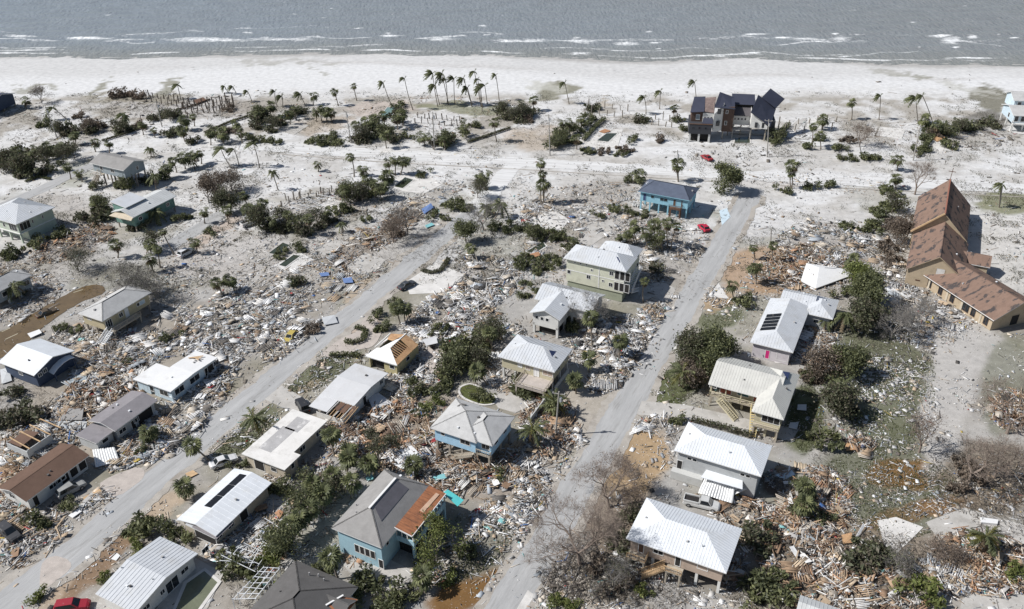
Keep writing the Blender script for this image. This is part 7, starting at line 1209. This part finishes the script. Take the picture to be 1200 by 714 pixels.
tree(567, 270, 9, 0, 'large leafless tree at the top end of the left street', 23, 100, 'brown', .12, .5, 6, GB, (-2, 0), True); tree(478, 275, 7.5, 0, 'dying brown-crowned tree beside the left street', 24, 750, 'brown', .24, .5, 5, GB); tree(461, 284, 7, 0, 'smaller dying tree with rusty leaves left of the brown-crowned one', 25, 700, 'brown', .24, .5, 5, RB)
tree(848, 224, 8.5, 0, 'leafy green tree standing alone beside the boulevard', 26, 2600, 'green', .42, .6, 4); tree(150, 345, 9, 0, 'sprawling leafless grey tree behind the tan house', 27, 700, 'dark', .2, .65, 7, GB, (0, 0), True); tree(172, 352, 8, 0, 'crooked leafless grey tree right of the sprawling one', 28, 450, 'dark', .2, .65, 6, GB, (0, 0), True); tree(92, 318, 6, 0, 'grey thicket tree over the rubble behind the flooded street', 29, 900, 'dark', .22, .65, 5, GB, (0, 0), True)
tree(245, 238, 7.5, 0, 'brown-leaved tree left of the side road, nearest of three', 30, 1700, 'brown', .3, .6, 5, GB); tree(256, 230, 7.5, 0, 'olive-brown tree left of the side road, middle of three', 31, 1600, 'brown', .3, .6, 5, GB); tree(272, 224, 6.5, 0, 'brown-leaved tree farthest from the side road', 32, 1300, 'brown', .3, .6, 5, GB); tree(262, 250, 6.5, 0, 'dark green leaning tree beside the top of the side road', 33, 2000, 'dark', .34, .6, 4); tree(305, 268, 6.5, 0, 'grey-green tree above the crumpled white truck', 34, 1600, 'dark', .34, .6, 4)
tree(686, 386, 8, 0, 'grey leafless tree leaning over the pale cross-gabled house', 35, 120, 'dark', .2, .55, 6, GB, (-3, 2), True); tree(668, 372, 6.5, 0, 'small grey leafless tree on the pale cross-gabled house corner', 36, 60, 'dark', .2, .5, 6, GB, (-2, 0))
tree(512, 655, 7.0, 0, 'yellow-green tree with visible limbs beside the teal house porch', 37, 1500, 'bright', .26, .5, 5, (.24, .21, .17), lrad=.45); tree(336, 655, 6, 0, 'olive shrubby tree left of the dark-shingled house', 38, 1500, 'green', .26, .6, 4); tree(546, 284, 5.5, 0, 'compact green tree beside the left street near the leafless tree', 39, 2300, 'green', .3, .5, 4); tree(560, 232, 5.5, 0, 'small dark tree on the sandy lot near the boulevard', 40, 900, 'dark', .26, .6, 4)
tree(976, 488, 6.5, 0, 'dark green tree at the edge of the plank-strewn field', 41, 2600, 'dark', .34, .55, 4); tree(990, 440, 6.5, 0, 'dark tree behind the plank-strewn field beside debris', 42, 2600, 'green', .34, .55, 4); tree(957, 440, 6, 0, 'browned tree between lavender and porch houses', 43, 1600, 'brown', .28, .55, 5, RB); tree(1050, 285, 6, 0, 'rust-brown dead tree left of the church nave', 44, 2300, 'brown', .28, .55, 5, RB); tree(30, 205, 6, 0, 'dark leafy tree in the far left thicket', 45, 2000, 'dark', .4, .6, 4); tree(10, 200, 6, 0, 'dark leafy tree at the left edge of the far thicket', 46, 2000, 'dark', .4, .6, 4)
tree(1040, 668, 4, 0, 'uprooted bare tree lying on the heap near the bottom', 47, 300, 'dark', .2, .7, 5, GB, (6, 0), True); tree(445, 548, 7.5, 0, 'slim dark conical tree in splintered wood', 48, 1500, 'dark', .22, .25, 4, lrad=.35); tree(1105, 655, 4, 0, 'low browned tree on the lower right slab edge', 49, 700, 'brown', .2, .7, 5, RB, (0, 0), True); tree(575, 405, 6.0, 0, 'dark upright tree in the thicket above the kidney pool', 50, 1100, 'dark', .28, .35, 4); tree(540, 428, 4.6, 0, 'broad green tree in the thicket above the kidney pool', 51, 1100, 'green', .3, .5, 4)
tree(49, 121, 6, 0, 'bare dark tree in beach scrub near the navy beach house', 52, 400, 'brown', .25, .5, 5, GB); tree(600, 140, 5, 0, 'wind-felled dark tree at the edge of the beach', 53, 1400, 'dark', .3, .7, 5, GB, (5, 0), True)

for i, (px, py, hh, lc) in enumerate([(330, 264, 5, 'dark'), (350, 270, 5, 'green'), (372, 264, 5, 'dark'), (410, 233, 6, 'green'), (425, 237, 6, 'dark'), (178, 292, 5, 'dark'), (120, 252, 6, 'green'), (150, 222, 4.5, 'green'), (304, 142, 6, 'green'), (319, 152, 5, 'dark'), (455, 162, 5, 'green'), (438, 159, 5.5, 'green'), (425, 166, 5, 'dark'), (660, 168, 5, 'green'), (650, 174, 4.5, 'green'), (1045, 250, 6, 'dark'), (1110, 161, 5, 'green'), (1124, 157, 5, 'dark'), (909, 166, 4.5, 'green'), (615, 138, 5, 'dark'), (524, 170, 5, 'green'), (75, 192, 6, 'dark'), (88, 187, 5, 'dark'), (55, 192, 6, 'dark'), (70, 158, 4.5, 'dark'), (106, 156, 4.5, 'brown'), (200, 142, 4.5, 'dark'), (145, 156, 4, 'dark'), (590, 134, 4.5, 'dark'), (765, 292, 4, 'green'), (362, 580, 4.5, 'green'), (395, 585, 4.5, 'dark'), (355, 606, 4.5, 'green'), (625, 280, 3.6, 'green'), (525, 440, 4, 'green'), (560, 430, 4, 'dark')]):
    t_ = tree(px, py, hh, 0, 'x', 200 + i, 620, lc, .3, .6, 4, lrad=.6); auto(t_, {'green': 'small leafy green tree', 'dark': 'small dark tree', 'brown': 'small browned tree'}[lc], 'tree', px, py, 'trees still standing')
# ------------------------------------------------------------------ wreckage
WP = {'white': [(.82, .815, .81), (.78, .77, .76), (.60, .53, .44), (.14, .13, .12), (.74, .73, .715), (.64, .63, .615), (.52, .51, .50), (.68, .66, .63), (.42, .41, .40), (.40, .43, .46), (.52, .46, .385), (.10, .095, .09), (.78, .78, .775), (.33, .29, .24), (.2, .18, .16), (.43, .335, .24), (.30, .22, .155), (.5, .40, .30)],
      'wood': [(.45, .335, .23), (.36, .25, .165), (.27, .18, .12), (.54, .43, .31), (.62, .585, .54), (.185, .13, .095), (.38, .225, .135), (.10, .088, .075), (.68, .665, .64), (.5, .48, .46), (.42, .37, .31)],
      'mix': [(.65, .635, .61), (.5, .47, .43), (.385, .29, .20), (.28, .205, .145), (.57, .56, .545), (.13, .115, .10), (.44, .43, .42), (.34, .36, .38), (.54, .44, .32), (.7, .69, .68)],
      'dark': [(.13, .115, .10), (.2, .175, .145), (.28, .245, .21), (.09, .08, .075), (.36, .335, .30)]}
def boxes_np(c, half, yaw, pit, rol, jit, r):
    n = len(c); S = np.array([(-1, -1, -1), (1, -1, -1), (1, 1, -1), (-1, 1, -1), (-1, -1, 1), (1, -1, 1), (1, 1, 1), (-1, 1, 1)], float)
    V = S[None] * half[:, None, :]; k = 1 + r.uniform(-jit, jit, (n, 4, 2)); V[:, :4, :2] *= k; V[:, 4:, :2] *= k
    def rot(V, a, i, j): ca, sa = np.cos(a)[:, None], np.sin(a)[:, None]; x, y = V[..., i].copy(), V[..., j].copy(); V[..., i] = ca * x - sa * y; V[..., j] = sa * x + ca * y
    rot(V, rol, 1, 2); rot(V, pit, 0, 2); rot(V, yaw, 0, 1); V += c[:, None, :]
    Q = np.array([(4, 5, 6, 7), (0, 1, 5, 4), (1, 2, 6, 5), (2, 3, 7, 6), (3, 0, 4, 7)])
    return V.reshape(-1, 3), (Q[None] + (np.arange(n) * 8)[:, None, None]).reshape(-1, 4)
def inside_foot(x, y, margin=.4):
    m = np.zeros(len(x), bool)
    for c, yw, hw, hl in FOOT:
        dx, dy = x - c.x, y - c.y; u = dx * math.cos(yw) + dy * math.sin(yw); v = -dx * math.sin(yw) + dy * math.cos(yw); m |= (abs(u) < hw - margin - .5) & (abs(v) < hl - margin - .5)
    return m
def g_np(px, py):
    x = (px - 600) / F; y = (357 - py) / F; x, y = _c * x - _s * y, _s * x + _c * y; dy = math.cos(TH) + y * math.sin(TH); dz = -math.sin(TH) + y * math.cos(TH); t = -CAMH / dz; return x * t, dy * t
DEBM = mat('wreckage_surface', (0, 0, 0), .85, .12, 1.5, attr=True, spec=.2)
AX = YAW
big = []
allV, allQ, allC, off = [], [], [], 0
def on_hard(x, y, r):
    """drop most of what would lie on streets, drives and pools"""
    d = np.full(len(x), 99.0)
    for P, hw in ROADLINES:
        if hw > 3.4: continue
        for a, b_ in zip(P, P[1:]):
            ex, ey = b_.x - a.x, b_.y - a.y; t = np.clip(((x - a.x) * ex + (y - a.y) * ey) / (ex * ex + ey * ey), 0, 1); d = np.minimum(d, np.hypot(x - a.x - t * ex, y - a.y - t * ey) - hw)
    drop = (d < .6 * vnoise(x, y, 3, 88) - .3) & (r.uniform(0, 1, len(x)) < .955)
    for P, pr in HARD:
        xs = [p.x for p in P]; ys = [p.y for p in P]; k = (x > min(xs)) & (x < max(xs)) & (y > min(ys)) & (y < max(ys)); ins = np.zeros(len(x), bool)
        if not k.any(): continue
        for a, b_ in zip(P, P[1:] + P[:1]):
            if a.y != b_.y: ins ^= ((a.y > y) != (b_.y > y)) & (x < (b_.x - a.x) * (y - a.y) / (b_.y - a.y) + a.x)
        drop |= ins & (r.uniform(0, 1, len(x)) < pr)
    return drop
def emit(n, px, py, pal, pile, size, e, r, keep=True):
    global off
    x, y = g_np(px, py); ok = ~inside_foot(x, y) & ~on_hard(x, y, r)
    x, y, e = x[ok], y[ok], e[ok]; n = len(x)
    if not n: return
    kind = r.uniform(0, 1, n); q = [kind < .26, kind < .36, kind < .40, kind < (.43 if pal == 'white' else .412)]
    def pick(*a): return np.select(q, a[:-1], a[-1])
    U = lambda a, b_: r.uniform(a, b_, n)
    L_ = pick(U(.25, .8), U(.7, 1.7), U(.3, .7), U(.6, 1.05), U(.07, .3)) * size
    W_ = pick(U(.025, .06), U(.04, .10), U(.15, .36), U(.4, .65), U(.04, .17)) * size; H_ = pick(U(.012, .035), U(.02, .05), U(.008, .02), U(.008, .02), U(.008, .04)) * size
    lump = .35 + 1.3 * vnoise(x, y, 3.5, 91)
    pile = pile * .62; z = pile * lump * np.clip(1 - e ** 2, .05, 1) * r.uniform(.0, 1.0, n) + .03
    grain = math.pi * np.round(vnoise(x, y, 5.0, 93) * 3) / 4 + AX          # planks of one wall or floor lie together
    yaw = np.where(r.uniform(0, 1, n) < .55, grain + r.choice([0, 0, math.pi / 2], n) + r.normal(0, .16, n), r.uniform(0, math.pi, n))
    tl = np.clip(pile, .05, .8) * .5; pit = r.normal(0, tl, n); z = z + np.abs(np.sin(pit)) * L_ * .5; rol = r.normal(0, tl * 1.1, n) * np.where((kind > .36) & (kind < .43), .5, 1)
    P_ = np.array(WP[pal]); ci = (r.integers(0, len(P_), n)); tone = vnoise(x, y, 2.6, 95); ci = np.where(r.uniform(0, 1, n) < .45, (tone * len(P_)).astype(int) % len(P_), ci)
    col = P_[ci] * r.uniform(.5, 1.22, n)[:, None]; acc = r.uniform(0, 1, n)
    for lo_, hi_, cc in ((0, .005, (.08, .16, .36)), (.005, .009, (.36, .06, .06)), (.009, .014, (.2, .42, .42)), (.014, .018, (.5, .38, .1))): col = np.where(((acc >= lo_) & (acc < hi_))[:, None], np.array(cc), col)
    V, Q = boxes_np(np.stack([x, y, z], -1), np.stack([L_, W_, H_], -1), yaw, pit, rol, .14, r); allV.append(V); allQ.append(Q + off); allC.append(np.repeat(np.clip(col, .02, .82), 8, 0)); off += len(V)
def in_ellipse(cx, cy, rx, ry, rot, n, r):
    e = np.sqrt(r.uniform(0, 1, n)) * 1.12; a = r.uniform(0, 2 * math.pi, n); dx, dy = rx * e * np.cos(a), ry * e * np.sin(a); ro = math.radians(rot); return cx + dx * math.cos(ro) - dy * math.sin(ro), cy + dx * math.sin(ro) + dy * math.cos(ro), e / 1.12
for i, (cx, cy, rx, ry, rot, n, pal, pile, size) in enumerate(HEAPS):
    r = np.random.default_rng(100 + i); px, py, e = in_ellipse(cx, cy, rx, ry, rot, int(n * (3.3 if cy > 540 else 2.5)), r); size *= .8 if cy > 540 else .9
    gx, gy = g_np(px, py); cl = fbm(gx, gy, 7.0, 55 + i % 7); k = r.uniform(0, 1, len(px)) < np.clip((cl - .36) * 5.0, .06, 1) * (.75 if cy > 400 else .55 if cy > 240 else .4); emit(0, px[k], py[k], pal, pile, size, e[k], r)
# broken wall and floor sections: a few planks still side by side
r = np.random.default_rng(31)
for i, (cx, cy, rx, ry, rot, n, pal, pile, size) in enumerate(HEAPS):
    if pile < .45 or cy < 230: continue
    m_ = max(1, int(n / 130)); px, py, e = in_ellipse(cx, cy, rx, ry, rot, m_, r); X, Y = g_np(px, py); bad = inside_foot(X, Y, -.8) | on_hard(X, Y, r)
    for k in range(m_):
        if bad[k]: continue
        yw_ = AX + r.choice([0, math.pi / 2]) + r.normal(0, .3); c_ = r.integers(4, 11); gap = r.uniform(.16, .42); L0 = r.uniform(.8, 1.9); pt, rl = r.normal(0, .14), r.normal(0, .12); base = np.array(WP[pal][r.integers(0, len(WP[pal]))])
        u = (np.arange(c_) - c_ / 2) * gap; cx_ = X[k] - math.sin(yw_) * u + r.normal(0, .05, c_); cy_ = Y[k] + math.cos(yw_) * u; cz_ = .12 + pile * .6 * (1 - e[k] ** 2) + u * math.sin(rl) + r.normal(0, .02, c_)
        V, Q = boxes_np(np.stack([cx_, cy_, cz_], -1), np.stack([np.full(c_, L0) * r.uniform(.6, 1.1, c_), np.full(c_, gap * r.uniform(.2, .48)), np.full(c_, .03)], -1), np.full(c_, yw_) + r.normal(0, .03, c_), np.full(c_, pt), np.full(c_, rl), .08, r); allV.append(V); allQ.append(Q + off); allC.append(np.repeat(np.clip(base * r.uniform(.8, 1.15, c_)[:, None], .02, .8), 8, 0)); off += len(V)
# thin litter over the whole neighbourhood, drifted into streaks
r = np.random.default_rng(9); px = r.uniform(-10, 1210, 90000); py = 165 + 555 * r.uniform(0, 1, 90000) ** .8
gx, gy = g_np(px, py); cl = fbm(gx, gy, 13, 66); k = r.uniform(0, 1, len(px)) < np.clip((cl - .43) * 4, .05, 1) * .6
emit(0, px[k], py[k], 'white', .08, .6, np.full(k.sum(), .9), r)
r = np.random.default_rng(14); px = r.uniform(190, 700, 16000); py = r.uniform(205, 345, 16000); gx, gy = g_np(px, py); k = r.uniform(0, 1, 16000) < np.clip((fbm(gx, gy, 9, 68) - .42) * 4, .06, 1) * .7; emit(0, px[k], py[k], 'mix', .12, .75, np.full(k.sum(), .9), r)
r = np.random.default_rng(10); px = r.uniform(0, 1200, 6000); py = r.uniform(112, 250, 6000); gx, gy = g_np(px, py); k = r.uniform(0, 1, 6000) < np.clip((fbm(gx, gy, 12, 67) - .5) * 6, .02, 1); emit(0, px[k], py[k], 'dark', .1, .75, np.full(k.sum(), .9), r)
r = np.random.default_rng(12); px = r.uniform(0, 1200, 40); py = r.uniform(76, 112, 40); emit(0, px, py, 'dark', .1, 1.1, np.full(40, .9), r)
o = link('debris', np_mesh('debris', np.concatenate(allV), np.concatenate(allQ), DEBM, np.concatenate(allC)), kind='stuff'); o['label'] = 'splintered boards, sheets and household litter strewn between the houses'
# the boards that show largest lie loose, each on its own
BR = random.Random(77); BOARDM = {}
cand = [h_ for h_ in HEAPS if h_[1] > 330 and h_[5] >= 300 and h_[7] > .3]
wts = [h_[5] * (h_[1] / 400) ** 2 for h_ in cand]
CN = {(.70, .69, .67): 'white', (.47, .36, .25): 'tan', (.29, .19, .125): 'brown', (.46, .45, .43): 'grey'}
for i in range(290):
    h_ = BR.choices(cand, wts)[0]
    for _ in range(20):
        e = math.sqrt(BR.random()); a = BR.uniform(0, 6.28); ro = math.radians(h_[4]); dx, dy = h_[2] * e * math.cos(a), h_[3] * e * math.sin(a); px, py = h_[0] + dx * math.cos(ro) - dy * math.sin(ro), h_[1] + dx * math.sin(ro) + dy * math.cos(ro)
        B = g(px, py)
        if not inside_foot(np.array([B.x]), np.array([B.y]), -.3)[0] and not on_hard(np.array([B.x]), np.array([B.y]), rng)[0] and px < 1195 and py < 708: break
    c = BR.choice([k for k, v in CN.items()] + ([(.70, .69, .67)] * 3 if h_[6] == 'white' else [(.47, .36, .25), (.29, .19, .125)])); sheet_ = BR.random() < .25
    if c not in BOARDM: BOARDM[c] = mat('board_' + CN[c], c, .85, .18, 1.2, spec=.2)
    L_, W_, T_ = (BR.uniform(1.2, 2.2), BR.uniform(.7, 1.2), .03) if sheet_ else (BR.uniform(1.8, 3.8), BR.uniform(.1, .22), .05)
    b = MB(); j = BR.uniform(-.12, .12) * W_; b.v = [(-L_ / 2, -W_ / 2, 0), (L_ / 2, -W_ / 2 + j, 0), (L_ / 2 - j, W_ / 2, 0), (-L_ / 2 + j, W_ / 2, 0)]; b.v += [(x, y, T_) for x, y, z in b.v]; b.f = [[3, 2, 1, 0], [4, 5, 6, 7], [0, 1, 5, 4], [1, 2, 6, 5], [2, 3, 7, 6], [3, 0, 4, 7]]
    nm = 'loose_sheet' if sheet_ else 'loose_board'; o = b.build(nm, BOARDM[c]); o.rotation_euler = (BR.gauss(0, .12), BR.gauss(0, .12), BR.uniform(0, 3.14)); o.location = B + Vector((0, 0, .12 + h_[7] * BR.uniform(.3, .9) * (1 - e * e * .7)))
    auto(o, CN[c] + (' torn sheet' if sheet_ else ' loose board') + ' on wreckage', 'board', px, py, 'loose boards on the wreckage')
# snapped twigs, roots and brush
BRUSH = [(700, 665, 65, 38, 2600, .7), (760, 690, 50, 24, 1300, .5), (1020, 655, 60, 30, 1800, .8), (900, 690, 50, 26, 1200, .7), (930, 625, 40, 26, 900, .6), (1060, 660, 40, 26, 1000, .5), (1150, 560, 60, 40, 2000, .6), (1180, 600, 40, 30, 900, .5), (160, 335, 60, 28, 1500, .7), (85, 310, 40, 20, 900, .6), (470, 290, 45, 16, 900, .5), (565, 270, 30, 14, 500, .5), (1045, 400, 46, 28, 1300, .6), (1060, 345, 30, 30, 600, .5), (615, 140, 26, 12, 600, 1.0), (80, 150, 70, 22, 1500, .8), (160, 118, 60, 10, 1000, .9), (240, 140, 70, 20, 900, .6), (340, 265, 60, 16, 700, .7), (1110, 165, 50, 22, 900, .8), (1160, 148, 22, 12, 600, .8), (255, 235, 46, 18, 900, .6), (300, 690, 30, 30, 500, .6), (20, 480, 40, 30, 700, .7), (545, 425, 30, 36, 800, .7), (960, 480, 26, 60, 1100, .5), (820, 450, 36, 24, 700, .4), (690, 385, 40, 22, 700, .8), (560, 150, 50, 26, 500, .4), (380, 575, 50, 50, 700, .5), (1000, 155, 60, 16, 600, .5), (660, 165, 40, 20, 500, .5), (440, 250, 50, 16, 600, .5), (650, 300, 46, 20, 500, .5), (100, 250, 60, 20, 500, .4), (230, 300, 60, 30, 500, .3), (420, 260, 90, 24, 1100, .35), (330, 320, 60, 30, 700, .3), (560, 300, 60, 30, 700, .4), (380, 140, 80, 24, 900, .4), (690, 150, 60, 22, 700, .4), (980, 215, 90, 12, 700, .4), (760, 330, 60, 30, 500, .4), (60, 420, 60, 40, 500, .4), (500, 480, 60, 40, 600, .5)]
tv, tq, tc, off2 = [], [], [], 0
for i, (cx, cy, rx, ry, n, hh) in enumerate(BRUSH):
    r = np.random.default_rng(400 + i); px, py, e = in_ellipse(cx, cy, rx, ry, 0, int(n * .72), r); x, y = g_np(px, py); ok = ~inside_foot(x, y); x, y, e = x[ok], y[ok], e[ok]; n = len(x); z = hh * r.uniform(0, 1, n) * np.clip(1 - e * .7, .1, 1) + .05
    L_ = r.uniform(.25, 1.3, n); d = r.normal(0, 1, (n, 3)) * (1, 1, .35); d /= np.linalg.norm(d, axis=1)[:, None]; s = np.cross(d, (0, 0, 1)); s /= np.linalg.norm(s, axis=1)[:, None] + 1e-6; u = np.cross(s, d); w_ = r.uniform(.015, .045, n); a = np.stack([x, y, z], -1)
    ring = [s * w_[:, None], (-s * .5 + u * .87) * w_[:, None], (-s * .5 - u * .87) * w_[:, None]]; V = np.stack([a + q for q in ring] + [a + d * L_[:, None] + q * .4 for q in ring], 1).reshape(-1, 3)
    Q = (np.array([(0, 1, 4, 3), (1, 2, 5, 4), (2, 0, 3, 5)])[None] + (np.arange(n) * 6)[:, None, None]).reshape(-1, 4); tv.append(V); tq.append(Q + off2); off2 += len(V); tc.append(np.repeat(np.array([(.14, .12, .10), (.10, .085, .07), (.2, .17, .14), (.075, .07, .055)])[r.integers(0, 4, n)], 6, 0))
o = link('brush_litter', np_mesh('brush_litter', np.concatenate(tv), np.concatenate(tq), TWIGM, np.concatenate(tc)), kind='stuff'); o['label'] = 'snapped twigs and dead brush washed into drifts'
# low salt scrub and drifted leaf litter on the beach-side lots
r = np.random.default_rng(77); px = r.uniform(-20, 1220, 700000); py = r.uniform(108, 335, 700000); x, y = g_np(px, py); mound = np.clip((fbm(x, y, 4.5, 97) - .53) * 9, 0, 1); w_ = np.clip((fbm(x, y, 15, 91) - .42) * 9, 0, 1) * (mound > .25) * np.where(py < 172, 1, .75) * np.where(px < 640, 1, .75); k = (r.uniform(0, 1, len(px)) < w_) & ~inside_foot(x, y) & ~on_hard(x, y, r); x, y, mound = x[k], y[k], mound[k]; n = len(x); tone = fbm(x, y, 20, 99)
c = np.stack([x, y, r.uniform(0, 1, n) ** .7 * (.12 + .9 * mound * vnoise(x, y, 6, 92))], -1); s = r.uniform(.05, .16, n); u = r.normal(0, 1, (n, 3)); u /= np.linalg.norm(u, axis=1)[:, None]; v = np.cross(u, r.normal(0, 1, (n, 3))); v /= np.linalg.norm(v, axis=1)[:, None]
V = np.stack([c - u * s[:, None] * 1.4, c + v * s[:, None] * .6, c + u * s[:, None] * 1.4, c - v * s[:, None] * .6], 1).reshape(-1, 3); pal = np.array([(.125, .105, .08), (.09, .092, .05), (.16, .14, .11), (.07, .074, .04)])[np.clip((tone * 6 - 1).astype(int) + r.integers(0, 2, n), 0, 3)]
o = link('undergrowth', np_mesh('undergrowth', V, np.arange(4 * n).reshape(n, 4), LEAFM, np.repeat(pal * r.uniform(.7, 1.35, n)[:, None], 4, 0)), kind='stuff'); o['label'] = 'low salt-burnt scrub and leaf litter on the beach-side lots'
# short grass and weeds on the lawns that stayed green
GR = [(795, 448, 32, 20, 3500), (945, 490, 18, 36, 2500), (1035, 450, 55, 75, 9000), (1035, 580, 80, 50, 9000), (375, 432, 44, 18, 3500), (285, 505, 42, 20, 3000), (545, 640, 60, 32, 4500), (875, 466, 24, 8, 1200), (845, 372, 26, 12, 1200), (1185, 236, 30, 10, 900), (45, 213, 16, 6, 500)]
gv, gq, gc, off3 = [], [], [], 0
for i, (cx, cy, rx, ry, n) in enumerate(GR):
    r = np.random.default_rng(700 + i); px, py, e = in_ellipse(cx, cy, rx, ry, -30 if cx < 900 else 0, n, r); x, y = g_np(px, py); k = (fbm(x, y, 5, 15) > .42) & ~inside_foot(x, y) & ~on_hard(x, y, r); x, y = x[k], y[k]; n = len(x); a = r.uniform(0, 6.28, n); h_ = r.uniform(.08, .28, n); w_ = r.uniform(.05, .14, n); c = np.stack([x, y, np.full(n, -.05)], -1); d = np.stack([np.cos(a), np.sin(a), 0 * a], -1)
    V = np.stack([c - d * w_[:, None], c + d * w_[:, None], c + np.stack([r.normal(0, .12, n), r.normal(0, .12, n), h_], -1)], 1).reshape(-1, 3); gv.append(V); gq.append(np.arange(3 * n).reshape(n, 3) + off3); off3 += 3 * n; gc.append(np.repeat(np.array([(.10, .115, .05), (.15, .155, .085), (.08, .095, .035)])[r.integers(0, 3, n)] * r.uniform(.8, 1.2, n)[:, None], 3, 0))
o = link('grass', np_mesh('grass', np.concatenate(gv), np.concatenate(gq), LEAFM, np.concatenate(gc)), kind='stuff'); o['label'] = 'patchy short grass on the flooded lawns'
resolve_labels()
